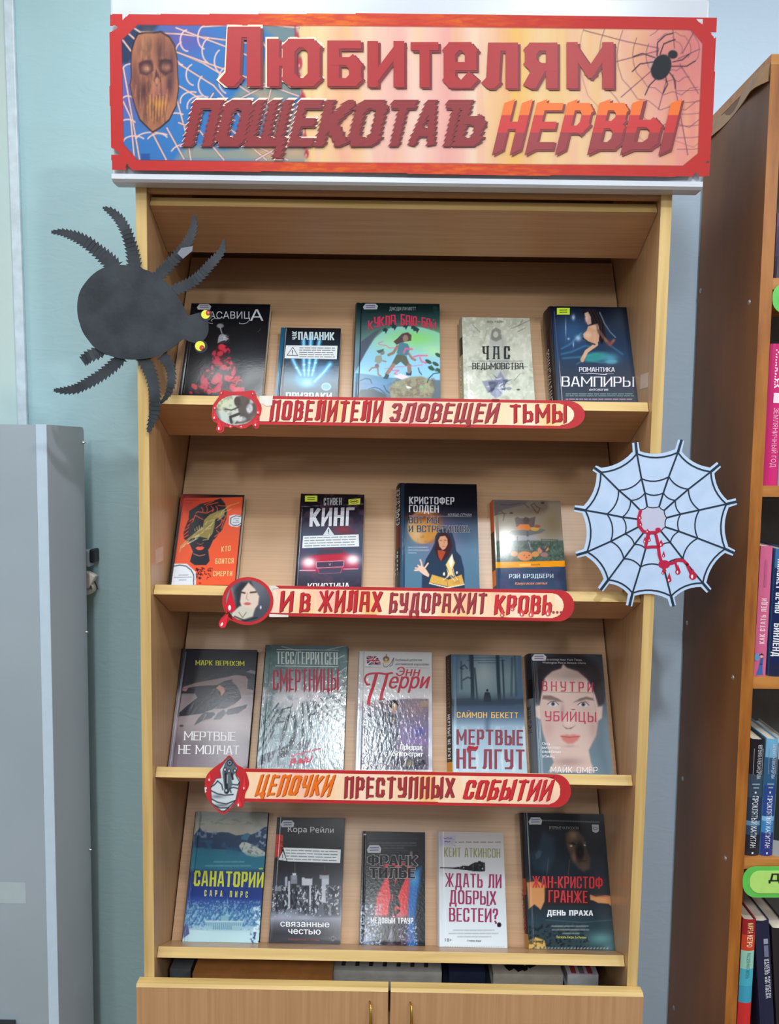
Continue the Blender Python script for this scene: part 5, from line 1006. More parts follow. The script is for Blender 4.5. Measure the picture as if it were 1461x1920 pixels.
def p(A):
    A.vgrad([(90, (20, 20, 26)), (560, (26, 28, 38)), (760, (70, 90, 112)), (1100, (92, 126, 150)), (1690, (80, 116, 142))]); A.poly([(150, 90), (235, 90), (225, 1700), (150, 1700)], (40, 62, 88), .7, 20); A.glow(800, 980, 260, 330, (140, 110, 150), .75); A.glow(1150, 850, 150, 120, (70, 92, 118), .7); A.line([(232, 100), (228, 1700)], 10, (22, 30, 42), .9)
    A.ell(510, 760, 230, 250, (200, 150, 96), .95, 26); A.ell(600, 740, 200, 240, (196, 130, 50), .6, 90); A.glow(420, 860, 100, 120, (214, 190, 150), .7); A.glow(500, 600, 200, 60, (120, 60, 34), .9); A.glow(720, 640, 80, 80, (110, 60, 70), .6); A.noise(70, (170, 110, 50), .5, .5, .7, 5, box=(420, 740, 760, 1050))
    c = (46, 62, 84); A.poly([(700, 900), (760, 800), (870, 770), (960, 850), (1000, 980), (1020, 1120), (1090, 1200), (1140, 1400), (1150, 1700), (495, 1700), (500, 1450), (560, 1240), (640, 1110), (690, 1000)], c, 1, 9)
    A.poly([(725, 940), (770, 850), (860, 840), (930, 900), (960, 1050), (900, 1200), (790, 1290), (730, 1220), (690, 1100)], (66, 40, 46), 1, 9); A.poly([(745, 960), (775, 900), (850, 890), (885, 940), (890, 1020), (850, 1090), (810, 1105), (765, 1050)], (206, 152, 122), 1, 8); A.poly([(735, 1110), (800, 1110), (860, 1130), (790, 1280), (750, 1210)], (176, 80, 54), .9, 12)
    A.line([(770, 960), (800, 962)], 8, (80, 50, 46), .9); A.line([(840, 955), (870, 960)], 8, (80, 50, 46), .9); A.line([(808, 1052), (846, 1050)], 9, (166, 80, 80), .9); A.ell(835, 990, 7, 20, (170, 110, 90), .8, 6)
    h = (232, 190, 170); A.poly([(440, 1360), (500, 1340), (560, 1400), (610, 1480), (600, 1520), (520, 1480), (450, 1420)], h, 1, 7)
    for q in ([(500, 1370), (490, 1300), (472, 1255)], [(470, 1370), (440, 1340)], [(460, 1390), (400, 1380)], [(460, 1410), (390, 1415)], [(540, 1380), (590, 1310)]): A.line(q, 24, h, 1, 7)
    A.poly([(650, 1480), (860, 1540), (900, 1560), (1100, 1480), (1140, 1620), (910, 1680), (890, 1660), (610, 1600)], (206, 164, 84), 1, 7); A.line([(612, 1612), (890, 1680), (1140, 1630)], 14, (238, 226, 200), 1, 6); A.line([(880, 1555), (895, 1660)], 6, (120, 84, 40), .8); A.noise(50, (170, 110, 50), .5, .5, .7, 3, box=(630, 1500, 1120, 1640))
    A.poly([(860, 1330), (910, 1240), (960, 1160), (975, 1240), (1000, 1300), (960, 1400), (990, 1520), (930, 1480), (880, 1540), (900, 1420)], (242, 206, 130), .95, 12); A.poly([(905, 1290), (958, 1180), (968, 1300), (940, 1380)], (255, 252, 244), 1, 10)
    for q in ([(880, 1400), (900, 1480), (860, 1540), (820, 1560)], [(940, 1400), (930, 1500), (1000, 1580)], [(970, 1380), (990, 1480), (1040, 1560)]): A.line(q, 9, (240, 216, 190), .95)
    A.ell(835, 1470, 16, 26, (240, 224, 200), 1, 6); A.ell(1030, 1450, 14, 20, (240, 224, 200), 1, 6)
    for y, x1 in ((1064, 580), (1106, 610), (1150, 410)): A.greek(290, y, x1, 16, (206, 200, 216), .9, seed=2)
def d(S, R, z):
    w = (206, 206, 214); k_ = (22, 22, 28)
    put(S, R, 'author_name', [dict(t='КРИСТОФЕР', a=(302, 408), b=(990, 416), h=112, c=w, k='s', tv=.17, th=.12, gap=.12), dict(t='ГОЛДЕН', a=(300, 530), b=(755, 538), h=108, c=w, k='s', tv=.17, th=.12, gap=.12), dict(t='ХОЛОД СТРАХА', a=(882, 586), b=(1252, 588), h=34, c=(150, 150, 160), slant=.3)], z)
    L = (('ВОТ МЫ', 300, 704, 755, 708, 106), ('И ВСТРЕТИЛИСЬ', 298, 836, 1240, 844, 108))
    put(S, R, 'title', [dict(t=t_, a=(a_, b_), b=(c_, d_), h=h_, c=(170, 170, 180), k='s', tv=.2, th=.15, gap=.08, lift=.0004) for t_, a_, b_, c_, d_, h_ in L]+[dict(t=t_, a=(a_, b_-3), b=(c_, d_-3), h=h_-7, c=k_, k='s', tv=.155, th=.105, gap=.12, lift=.0006) for t_, a_, b_, c_, d_, h_ in L], z)
    ik = Ink(); rib(ik, S, [(300, 584), (1250, 602)], 5, (150, 140, 140), .0005, z); ik.build('title_rule', R)
book(1, 0.0065, 0.1545, 0.2335, 0.030, (730, 895, 8.117), 'dark blue hardback with a hooded red-haired girl holding a burning open book', p, d, 'satin', edge=(28, 34, 44), spine=[(0, .22, (48, 58, 66)), (.22, .42, (30, 34, 44)), (.42, .62, (90, 40, 34)), (.62, 1, (26, 24, 30))], skew=0.010, bul=.004, soft=9, swrite=(('КРИСТОФЕР', .96, .63, .45, .9, (180, 180, 186), 's'), ('ГОЛДЕН', .40, .20, .25, .8, (180, 180, 186), 's')))
def p(A):
    A.vgrad([(90, (120, 108, 100)), (500, (150, 140, 122)), (740, (170, 164, 156)), (800, (104, 112, 102)), (1100, (84, 98, 92)), (1560, (70, 92, 120))]); A.glow(1100, 500, 220, 300, (120, 100, 72), .6); A.glow(350, 740, 90, 60, (206, 212, 222), .8); A.poly([(140, 130), (260, 110), (700, 120), (640, 180), (300, 260), (150, 360)], (96, 90, 96), .8, 26)  # the small pale glow at the left is a painted glare spot
    for q in ([(150, 350), (260, 320), (340, 322)], [(250, 180), (380, 190), (560, 160)], [(260, 290), (310, 330), (290, 440)], [(620, 160), (700, 230)], [(740, 190), (790, 160), (830, 220), (880, 230), (850, 320), (800, 270), (740, 190)]): A.line(q, 13, (90, 72, 62), .85)
    A.ell(420, 318, 28, 14, (80, 56, 50), .9); A.ell(925, 155, 30, 16, (70, 52, 48), .9); A.line([(900, 120), (1080, 106)], 10, (90, 72, 62), .8); A.line([(800, 185), (890, 245), (830, 325), (780, 260)], 12, (130, 84, 60), .8)
    A.poly([(170, 770), (1260, 760), (1280, 1100), (170, 1110)], (86, 104, 94), .9, 20); A.noise(36, (60, 80, 70), .8, .5, .65, 6, box=(160, 760, 1290, 1110)); A.noise(26, (120, 136, 124), .6, .55, .7, 9, box=(160, 770, 1290, 1110))
    A.poly([(475, 400), (520, 380), (560, 400), (620, 400), (640, 380), (720, 400), (810, 375), (790, 540), (560, 560), (500, 540)], (98, 84, 82), 1, 8); A.ell(660, 440, 54, 50, (76, 64, 62), .9); A.poly([(370, 640), (440, 600), (900, 570), (985, 590), (900, 640), (700, 680), (400, 672)], (110, 112, 108), 1, 8); A.poly([(480, 570), (560, 500), (700, 500), (740, 560), (700, 600)], (220, 120, 40), 1, 8); A.ell(800, 575, 70, 30, (206, 160, 70), 1, 8); A.ell(840, 530, 50, 26, (150, 84, 60), .9)
    A.line([(680, 620), (690, 760), (700, 900)], 40, (92, 90, 104), 1, 8); A.line([(700, 780), (735, 900)], 12, (180, 180, 190), .9); A.poly([(510, 700), (830, 690), (830, 745), (520, 760)], (160, 164, 172), .9, 8); A.line([(520, 700), (520, 790)], 16, (90, 90, 110), .9); A.line([(900, 740), (1170, 750)], 10, (60, 70, 74), .9); A.line([(910, 740), (915, 890)], 7, (60, 70, 74), .9); A.line([(1160, 750), (1165, 890)], 7, (60, 70, 74), .9); A.line([(1050, 760), (1055, 900)], 7, (60, 70, 74), .9)
    for (x, y, rx, ry, c) in ((470, 975, 56, 46, (206, 146, 90)), (640, 1010, 120, 76, (222, 140, 84)), (810, 980, 60, 46, (216, 150, 84)), (880, 920, 36, 50, (206, 140, 110)), (950, 990, 60, 36, (170, 120, 120)), (990, 890, 30, 40, (214, 160, 60))): A.ell(x, y, rx, ry, c, 1, 10)
    A.line([(900, 880), (950, 930), (1000, 860)], 30, (80, 70, 110), .9); 
    for x, y in ((628, 1002), (708, 1000), (668, 1032)): A.poly([(x-12, y+8), (x, y-14), (x+12, y+8)], (80, 40, 34), 1, 5)
    A.poly([(160, 1110), (1290, 1085), (1296, 1180), (160, 1205)], (250, 160, 28), 1, 8); A.poly([(160, 1205), (1296, 1180), (1330, 1600), (160, 1600)], (60, 78, 106), 1, 8); A.noise(120, (82, 80, 120), .6, .5, .7, 3, box=(170, 1205, 1320, 1600)); A.poly([(170, 1210), (230, 1210), (240, 1600), (170, 1600)], (52, 70, 98), .7, 10); A.poly([(545, 1135), (735, 1130), (735, 1172), (555, 1176)], (252, 200, 110), .8, 8)
def d(S, R, z):
    w = (206, 222, 236)
    put(S, R, 'author_name', [dict(t='РЭЙ БРЭДБЕРИ', a=(384, 1370), b=(1098, 1364), h=66, c=w, k='s', tv=.19, th=.09, gap=.16, serif=.03)], z)
    put(S, R, 'title', [dict(t='Канун всех святых', a=(480, 1474), b=(1000, 1468), h=42, c=(236, 150, 110), slant=.2, bold=.02)], z)
    put(S, R, 'series_name', [dict(t='book', a=(742, 1162), b=(888, 1158), h=32, c=(160, 96, 20), bold=.01)], z)
book(1, 0.1875, 0.3195, 0.2065, 0.017, (910, 925, 8.594), 'small paperback with pumpkins round a garden table and an orange band', p, d, 'satin', hard=False, edge=(206, 96, 40), spine=[(0, .15, (60, 60, 70)), (.15, .3, (226, 120, 40)), (.3, .68, (40, 34, 34)), (.68, 1, (206, 84, 36))], skew=0.0045, bul=.001, soft=9)
# row 3 -------------------------------------------------------------
def p(A):
    A.vgrad([(130, (26, 30, 42)), (640, (36, 38, 48)), (800, (130, 120, 126)), (1200, (150, 138, 142)), (1500, (104, 96, 104)), (1830, (112, 102, 116))]); A.poly([(230, 690), (420, 620), (900, 530), (1000, 500), (1160, 520), (1290, 700), (1290, 760), (1100, 800), (300, 700)], (128, 112, 114), 1, 12); A.poly([(190, 100), (1360, 100), (1310, 480), (1200, 430), (1100, 490), (800, 540), (540, 570), (250, 640)], (30, 34, 46), 1, 16); A.poly([(1160, 460), (1230, 430), (1310, 450), (1300, 500)], (120, 124, 140), .8, 12); A.poly([(1210, 480), (1310, 500), (1270, 720), (1180, 700), (1190, 560)], (40, 46, 60), 1, 10)
    A.poly([(250, 700), (380, 680), (500, 660), (740, 650), (860, 590), (960, 570), (1060, 700), (1100, 850), (1020, 940), (850, 990), (700, 990), (520, 1060), (300, 1090), (200, 1100), (200, 1050), (300, 960), (460, 830), (430, 770), (220, 770)], (32, 36, 48), 1, 9)
    A.line([(960, 590), (1040, 650), (1060, 720)], 16, (130, 120, 126), .8); A.poly([(730, 690), (780, 650), (850, 690), (860, 740), (810, 810), (790, 740)], (190, 134, 112), .9, 9); A.poly([(240, 705), (330, 690), (300, 740), (250, 730)], (170, 110, 110), .9, 8); A.poly([(1100, 830), (1140, 880), (1120, 930), (960, 990), (880, 1060), (840, 1000), (1000, 920)], (150, 130, 134), .95, 9)
    A.poly([(870, 1060), (900, 1000), (1180, 930), (1160, 980), (1040, 1060), (900, 1080)], (36, 40, 52), 1, 8); A.poly([(415, 1230), (470, 1130), (560, 1040), (700, 1040), (720, 1070), (660, 1130), (560, 1150)], (42, 46, 58), 1, 8); A.poly([(690, 1150), (760, 1050), (840, 1000), (880, 1050), (800, 1140)], (42, 46, 58), 1, 8); A.line([(540, 1150), (590, 1070)], 12, (140, 136, 146), .8); A.ell(232, 1236, 30, 16, (60, 58, 66), .9)
    A.line([(300, 180), (230, 640), (150, 1200), (60, 1830)], 22, (130, 134, 150), .6, 14); A.line([(320, 160), (255, 600), (180, 1100)], 9, (20, 22, 30), .8)
def d(S, R, z):
    put(S, R, 'author_name', [dict(t='МАРК ВЕРНХЭМ', a=(436, 362), b=(1140, 374), h=70, c=(196, 206, 60), k='s', tv=.2, th=.07, gap=.12, serif=.03)], z)
    w = (236, 236, 242); put(S, R, 'title', [dict(t='МЕРТВЫЕ', a=(270, 1442), b=(1010, 1452), h=126, c=w, k='s', tv=.13, th=.07, gap=.1, serif=.05, slant=.04), dict(t='НЕ МОЛЧАТ', a=(188, 1640), b=(1062, 1650), h=128, c=w, k='s', tv=.13, th=.07, gap=.1, serif=.05, slant=.04)], z)
book(2, -0.4300, -0.2785, 0.2320, 0.018, (310, 1200, 7.68), 'dark hardback with a stooping black figure and broken-off shapes, far left of the third shelf', p, d, 'worn', edge=(22, 20, 26), soft=9)
def p(A):
    A.vgrad([(70, (84, 108, 112)), (400, (104, 130, 130)), (800, (168, 172, 176)), (1200, (140, 160, 166)), (1780, (124, 142, 152))]); A.glow(760, 760, 320, 240, (196, 192, 200), .9); A.noise(90, (70, 92, 98), .45, .5, .7, 3); A.poly([(170, 900), (330, 700), (300, 1000), (100, 1700)], (64, 92, 100), .6, 60); k = (40, 58, 68)
    for q, w in (([(385, 880), (130, 1210)], 22), ([(375, 970), (110, 1420)], 24), ([(450, 960), (110, 1540)], 24), ([(440, 990), (200, 1500)], 26), ([(545, 930), (440, 960), (420, 1000)], 20), ([(390, 1140), (480, 1120)], 30)): A.line(q, w, k, .95)
    A.poly([(350, 1520), (300, 1680), (110, 1740), (130, 1600), (300, 1540)], (50, 62, 80), 1, 8); A.poly([(585, 870), (560, 1000), (480, 1300), (420, 1480), (380, 1770), (365, 1640), (390, 1500), (440, 1250), (540, 960)], k, 1, 7); A.poly([(560, 1040), (620, 1040), (645, 1150), (640, 1300), (580, 1500), (480, 1620), (400, 1640), (420, 1500), (520, 1440), (590, 1280), (600, 1120), (550, 1070)], k, 1, 7)
    A.poly([(710, 870), (725, 870), (750, 1400), (740, 1740), (710, 1740), (705, 1200)], k, 1, 7); A.poly([(640, 1430), (720, 1390), (820, 1380), (830, 1480), (640, 1540)], (60, 70, 86), 1, 8); A.poly([(768, 820), (800, 900), (830, 1060), (880, 1300), (895, 1440), (860, 1380), (800, 1100)], k, 1, 7); A.line([(830, 1030), (920, 1010)], 28, k, .95); A.poly([(850, 840), (880, 850), (950, 1050), (1010, 1180), (960, 1160), (900, 980)], k, .95, 7)
    for q, w in (([(960, 790), (1080, 960), (1300, 1200)], 20), ([(890, 840), (1000, 980), (1300, 1180)], 20), ([(1020, 800), (1310, 1080)], 20), ([(1030, 805), (1130, 790)], 20), ([(1080, 760), (1300, 940)], 18), ([(1140, 770), (1310, 900)], 18), ([(1240, 760), (1320, 800)], 16), ([(930, 1000), (1100, 1180)], 18), ([(1190, 1380), (1290, 1560)], 24), ([(1100, 1200), (1290, 1420)], 10)): A.line(q, w, k, .9)
    A.poly([(250, 60), (1330, 60), (1340, 380), (1240, 330), (1220, 120), (300, 120)], (110, 134, 138), .5, 30)
    for q in ([(430, 90), (700, 160)], [(1040, 140), (1320, 80)], [(1180, 480), (1340, 370)], [(1200, 260), (1300, 210)]): A.line(q, 8, (220, 228, 230), .8)
def d(S, R, z):
    w = (190, 202, 200)
    put(S, R, 'author_name', [dict(t='ТЕСС/ГЕРРИТСЕН', a=(360, 330), b=(1205, 342), h=170, c=w, k='s', tv=.12, th=.06, gap=.07, serif=.03)], z)
    ik = Ink(); rib(ik, S, [(362, 132), (1222, 142)], 8, w, .0005, z); rib(ik, S, [(342, 360), (1210, 370)], 8, w, .0005, z); ik.build('title_rules', R)
    put(S, R, 'title', [dict(t='СМЕРТНИЦЫ', a=(310, 692), b=(1220, 690), h=276, c=(168, 36, 66), k='s', tv=.085, th=.065, gap=.06, spike=.16)], z)
    ik = Ink(); c = (206, 60, 90)
    for q in ([(550, 1740), (570, 1660), (620, 1640), (610, 1690), (570, 1700)], [(650, 1720), (690, 1640), (720, 1700), (660, 1680)], [(740, 1700), (760, 1620), (790, 1650), (770, 1690), (820, 1680)], [(830, 1670), (850, 1600)]): rib(ik, S, q, 18, c, .0005, z)
    for k in range(9): rib(ik, S, [(555+k*48, 1606-k*12), (588+k*48, 1598-k*12)], 20, (206, 110, 130), .0005, z)
    ik.build('red_scrawl', R)
book(2, -0.2605, -0.0955, 0.2425, 0.020, (470, 1200, 7.384), 'grey-green glossy hardback with stretched shadow letters and thin crimson title', p, d, 'film', edge=(36, 50, 54), soft=9)
def p(A):
    A.vgrad([(80, (196, 196, 198)), (800, (206, 208, 212)), (1800, (214, 222, 232))]); A.line([(250, 100), (230, 900), (200, 1780)], 8, (150, 150, 156), .8); A.poly([(235, 890), (430, 820), (700, 780), (900, 768), (1180, 770), (1180, 1790), (195, 1790), (220, 1400)], (112, 104, 124), 1, 8)
    A.glow(450, 860, 260, 60, (110, 84, 90), .8); A.glow(1000, 900, 200, 150, (140, 116, 122), .8); A.glow(950, 1250, 250, 200, (120, 108, 156), .8); A.glow(420, 1250, 200, 300, (96, 120, 132), .8); A.glow(900, 1700, 300, 100, (64, 62, 78), .8); A.poly([(610, 830), (660, 785), (740, 800), (745, 860), (720, 930), (640, 930)], (26, 24, 30), .95, 8); A.ell(690, 890, 38, 56, (196, 166, 140), .9, 10)
    A.poly([(620, 930), (680, 1100), (720, 930), (745, 1000), (720, 1120), (640, 1180), (560, 1100), (500, 1000)], (44, 48, 56), .8, 12); A.line([(670, 930), (668, 1090)], 40, (190, 130, 100), .7, 14); A.noise(30, (40, 62, 78), .8, .5, .62, 5, box=(230, 1000, 760, 1700), sx=1.3, sy=.7); A.glow(430, 1350, 190, 330, (58, 72, 92), .8); A.noise(40, (30, 40, 56), .8, .48, .6, 31, box=(230, 980, 760, 1760), sy=.5); A.glow(330, 1150, 60, 120, (110, 130, 140), .6); A.glow(560, 1500, 50, 150, (96, 112, 130), .6); A.poly([(975, 1230), (1110, 1180), (1120, 1290), (990, 1320)], (80, 84, 146), .8, 12); A.poly([(800, 1350), (1170, 1340), (1170, 1430), (780, 1430)], (130, 110, 160), .7, 14); A.line([(880, 1085), (1010, 1090)], 9, (80, 66, 70), .8); A.poly([(1060, 800), (1170, 800), (1170, 880), (1060, 890)], (160, 136, 110), .7, 10)
    A.noise(34, (30, 36, 52), .9, .45, .6, 12, box=(200, 1560, 1180, 1800)); A.ell(910, 1700, 60, 50, (120, 116, 96), .8, 14)
    A.poly([(285, 152), (440, 160), (500, 275), (300, 280)], (34, 34, 60), 1, 6); A.line([(290, 160), (490, 270)], 16, (224, 214, 220), 1, 5); A.line([(300, 275), (445, 165)], 16, (224, 214, 220), 1, 5); A.line([(295, 215), (470, 222)], 28, (228, 218, 222), 1, 5); A.line([(375, 160), (395, 275)], 28, (228, 218, 222), 1, 5); A.line([(295, 215), (470, 222)], 15, (196, 40, 70), 1, 5); A.line([(375, 160), (395, 275)], 15, (196, 40, 70), 1, 5); A.line([(290, 160), (490, 270)], 6, (196, 40, 70), 1, 5)
    A.ell(570, 195, 46, 40, (120, 88, 60), .95, 8); A.ell(570, 205, 22, 20, (206, 200, 196), .7, 8); A.line([(572, 130), (572, 170)], 10, (70, 40, 40), 1); A.poly([(528, 230), (615, 225), (610, 255), (535, 258)], (206, 180, 110), 1, 6); A.line([(525, 262), (540, 310), (580, 312), (640, 260), (680, 180)], 7, (40, 40, 46), .95, 6); A.line([(680, 190), (660, 280), (620, 306)], 7, (40, 40, 46), .95, 6); A.line([(260, 312), (520, 312)], 3, (90, 60, 70), .7, 5); A.line([(850, 320), (1190, 324)], 3, (90, 60, 70), .7, 5)
def d(S, R, z):
    c = (192, 40, 64)
    put(S, R, 'series_name', [dict(t='Любимый детектив', a=(690, 226), b=(1082, 228), h=34, c=(50, 50, 56), slant=.3), dict(t='английской королевы', a=(700, 286), b=(1180, 290), h=34, c=(50, 50, 56), slant=.3)], z)
    ik = Ink(); B_ = ik; f = lambda q, w, cc=c: rib(B_, S, smoothc(q, 4)[:4*(len(q)-1)+1], w, cc, .0006, z)
    f([(335, 560), (285, 545), (262, 500), (280, 440), (350, 408), (480, 402), (560, 415), (655, 405)], 26); f([(430, 420), (380, 600), (330, 750), (320, 830)], 46); f([(585, 420), (550, 560), (510, 680), (500, 770)], 42)
    rib(B_, S, [(470, 790), (555, 770)], 14, (50, 40, 48), .0006, z)
    write(B_, S, 'ерри', (600, 620), (1160, 620), 230, c, 'b', slant=.25, zbase=z, bold=.02); write(B_, S, 'Энн', (705, 440), (1040, 444), 130, c, 'b', slant=.22, zbase=z, bold=.02); ik.build('author_name', R)
    put(S, R, 'title', [dict(t='Призрак', a=(770, 1502), b=(1088, 1508), h=76, c=(240, 242, 246), slant=.1, bold=.02), dict(t='с Кейтер-стрит', a=(540, 1588), b=(1095, 1604), h=72, c=(240, 242, 246), slant=.1, bold=.02)], z)
book(2, -0.0715, 0.0735, 0.2315, 0.025, (650, 1210, 7.68), 'white-bordered hardback with a British flag, red script and a glaring crinkled picture', p, d, 'film', edge=(206, 208, 212), soft=9)
def p(A):
    A.vgrad([(100, (84, 106, 124)), (400, (122, 144, 154)), (640, (110, 136, 146)), (780, (44, 60, 76)), (850, (60, 78, 100)), (1000, (84, 106, 132)), (1150, (150, 176, 196)), (1800, (172, 198, 214))]); A.glow(680, 380, 160, 260, (156, 172, 176), .9); A.poly([(190, 100), (330, 100), (300, 700), (200, 850)], (70, 98, 128), .7, 50); A.poly([(1180, 100), (1240, 100), (1280, 850), (1140, 850)], (64, 94, 124), .7, 50); k = (42, 58, 72)
    for q, w, a in (([(505, 110), (520, 600), (520, 760)], 54, .95), ([(352, 200), (360, 600)], 26, .6), ([(550, 300), (590, 760)], 26, .8), ([(885, 110), (900, 500), (915, 780)], 52, .95), ([(960, 180), (985, 780)], 26, .85), ([(1100, 150), (1090, 700)], 34, .5), ([(1140, 100), (1160, 700)], 30, .5), ([(470, 100), (480, 330)], 20, .6)): A.line(q, w, k, a, 14)
    for q in ([(340, 290), (400, 250), (440, 300)], [(380, 470), (450, 430), (500, 450)], [(350, 300), (380, 310)]): A.line(q, 22, k, .7, 14)
    A.poly([(200, 760), (480, 740), (680, 770), (1000, 760), (1280, 740), (1280, 830), (200, 850)], (46, 62, 78), .9, 40); A.ell(736, 622, 17, 20, (34, 46, 58), 1, 8); A.poly([(700, 650), (770, 650), (790, 720), (795, 790), (680, 790), (686, 710)], (36, 50, 62), 1, 8); A.line([(740, 1000), (736, 1180)], 70, (70, 92, 118), .6, 60); A.noise(80, (206, 222, 232), .6, .5, .7, 4, box=(210, 1140, 1330, 1830), sx=1.5, sy=.3)
    for y, x0, x1 in ((145, 470, 960), (183, 440, 1000), (218, 600, 860)): A.greek(x0, y, x1, 14, (50, 62, 80), .8)
    A.poly([(430, 1490), (460, 1430), (560, 1450), (605, 1430), (600, 1480), (560, 1520), (540, 1490), (450, 1540)], (170, 40, 50), 1, 7)
def d(S, R, z):
    put(S, R, 'author_name', [dict(t='САЙМОН БЕКЕТТ', a=(288, 1024), b=(1190, 1032), h=84, c=(236, 190, 96), k='s', tv=.15, th=.12, gap=.18)], z)
    c = (126, 44, 66); put(S, R, 'title', [dict(t='МЕРТВЫЕ', a=(282, 1420), b=(1262, 1432), h=226, c=c, k='s', tv=.19, th=.12, gap=.12), dict(t='НЕ', a=(280, 1770), b=(575, 1774), h=290, c=c, k='s', tv=.16, th=.1, gap=.12), dict(t='ЛГУТ', a=(665, 1778), b=(1285, 1784), h=292, c=c, k='s', tv=.16, th=.1, gap=.12)], z)
book(2, 0.1120, 0.2530, 0.2285, 0.024, (820, 1215, 7.836), 'misty blue forest paperback with a lone figure and dark red block title', p, d, 'cover', hard=False, edge=(206, 210, 214), spine=[(0, .1, (206, 140, 50)), (.1, 1, (34, 30, 34))], skew=0.0095, bul=.001, soft=9, swrite=(('САЙМОН БЕКЕТТ', .96, .54, .3, .75, (120, 104, 78), 'b'), ('МЕРТВЫЕ НЕ ЛГУТ', .49, .12, .3, .75, (214, 220, 224), 's')))
def p(A):
    A.vgrad([(80, (52, 60, 70)), (600, (60, 72, 84)), (1000, (96, 116, 130)), (1720, (104, 128, 142))]); A.poly([(165, 80), (215, 80), (285, 1720), (240, 1720)], (70, 92, 104), .8, 12); A.line([(205, 90), (235, 800), (280, 1720)], 8, (22, 30, 38), .9)
    A.ell(690, 480, 500, 420, (38, 34, 42), 1, 80); A.poly([(330, 600), (360, 420), (480, 320), (600, 280), (630, 220), (680, 270), (830, 320), (950, 420), (1040, 560), (1130, 800), (1170, 800), (1160, 960), (1110, 1000), (1080, 1200), (980, 1400), (1010, 1560), (1060, 1700), (430, 1700), (500, 1560), (420, 1380), (350, 1150), (320, 980), (260, 940), (250, 800), (300, 780)], (202, 178, 170), 1, 26)
    A.poly([(225, 520), (290, 340), (400, 300), (370, 440), (335, 600), (300, 780), (250, 740)], (36, 34, 42), .95, 34); A.poly([(940, 330), (1100, 420), (1190, 560), (1180, 760), (1110, 800), (1075, 640), (1000, 460)], (36, 34, 42), .95, 34)
    A.glow(700, 400, 200, 90, (184, 164, 160), .8); A.poly([(1040, 480), (1200, 620), (1190, 760), (1130, 740), (1080, 640)], (42, 38, 48), 1, 30); A.glow(430, 1100, 80, 140, (190, 150, 146), .6); A.glow(1040, 1100, 60, 160, (180, 150, 146), .6); A.glow(700, 1560, 200, 60, (150, 126, 124), .7)
    A.poly([(345, 700), (350, 650), (460, 650), (560, 690), (630, 740), (560, 735), (450, 712)], (112, 92, 90), .85, 20); A.poly([(770, 745), (860, 690), (950, 665), (1040, 690), (1050, 720), (940, 705), (850, 730)], (112, 92, 90), .85, 20)
    for x, y in ((490, 768), (905, 775)):
        A.poly([(x-70, y), (x-30, y-30), (x+30, y-32), (x+75, y+10), (x+20, y+32), (x-40, y+24)], (206, 202, 206), 1, 10); A.ell(x, y-2, 28, 28, (96, 104, 110), 1, 8); A.ell(x, y-2, 13, 14, (30, 32, 38), 1, 6); A.line([(x-74, y+2), (x-30, y-32), (x+30, y-36), (x+78, y+8)], 10, (60, 46, 50), .9); A.line([(x-70, y-45), (x, y-60), (x+70, y-35)], 8, (150, 120, 118), .7)
    A.glow(620, 880, 30, 120, (160, 132, 130), .7); A.poly([(620, 1060), (660, 1085), (700, 1100), (760, 1080), (800, 1056), (740, 1110), (670, 1110)], (120, 92, 94), .9, 14); A.glow(710, 1000, 60, 60, (216, 198, 194), .7)
    A.poly([(600, 1200), (680, 1185), (720, 1195), (770, 1182), (860, 1205), (830, 1260), (760, 1310), (690, 1310), (620, 1260)], (196, 116, 112), .95, 34); A.line([(600, 1210), (720, 1225), (850, 1210)], 12, (150, 70, 72), .8, 12); A.glow(720, 1345, 90, 16, (170, 136, 134), .6)
    A.line([(350, 605), (1045, 616), (1090, 1040)], 4, (120, 110, 116), .9, 6)
def d(S, R, z):
    c = (176, 30, 66)
    put(S, R, 'title', [dict(t='ВНУТРИ', a=(340, 588), b=(1040, 606), h=136, c=c, k='s', tv=.13, th=.1, gap=.36), dict(t='УБИЙЦЫ', a=(380, 1000), b=(1082, 1016), h=136, c=(182, 44, 80), k='s', tv=.13, th=.1, gap=.2)], z)
    w = (238, 238, 242); put(S, R, 'author_name', [dict(t='МАЙК ОМЕР', a=(458, 1708), b=(1098, 1716), h=84, c=w, k='s', tv=.09, th=.08, gap=.2)], z)
    put(S, R, 'cover_text', [dict(t=t_, a=(340, y_), b=(x_, y_+4), h=38, c=w, bold=.005) for t_, y_, x_ in (('Она', 1326, 446), ('вычисляет', 1380, 596), ('серийных', 1436, 600), ('убийц', 1498, 510))]+[dict(t='Бестселлер New York Times,', a=(330, 170), b=(890, 176), h=28, c=(190, 192, 198)), dict(t='Washington Post и Amazon Charts', a=(344, 212), b=(940, 220), h=28, c=(190, 192, 198))], z)
book(2, 0.2715, 0.4135, 0.2320, 0.030, (970, 1215, 7.305), 'grey-blue hardback with a large staring face and thin crimson title', p, d, 'cover', edge=(52, 66, 78), spine=[(0, .62, (104, 112, 120)), (.62, .78, (22, 22, 28)), (.78, 1, (40, 46, 56))], skew=0.009, bul=.003, soft=9, swrite=(('ВНУТРИ', .56, .34, .2, .7, (60, 56, 66), 's'),), sticker=(196, 86, 204, 88, (206, 206, 212), 0))
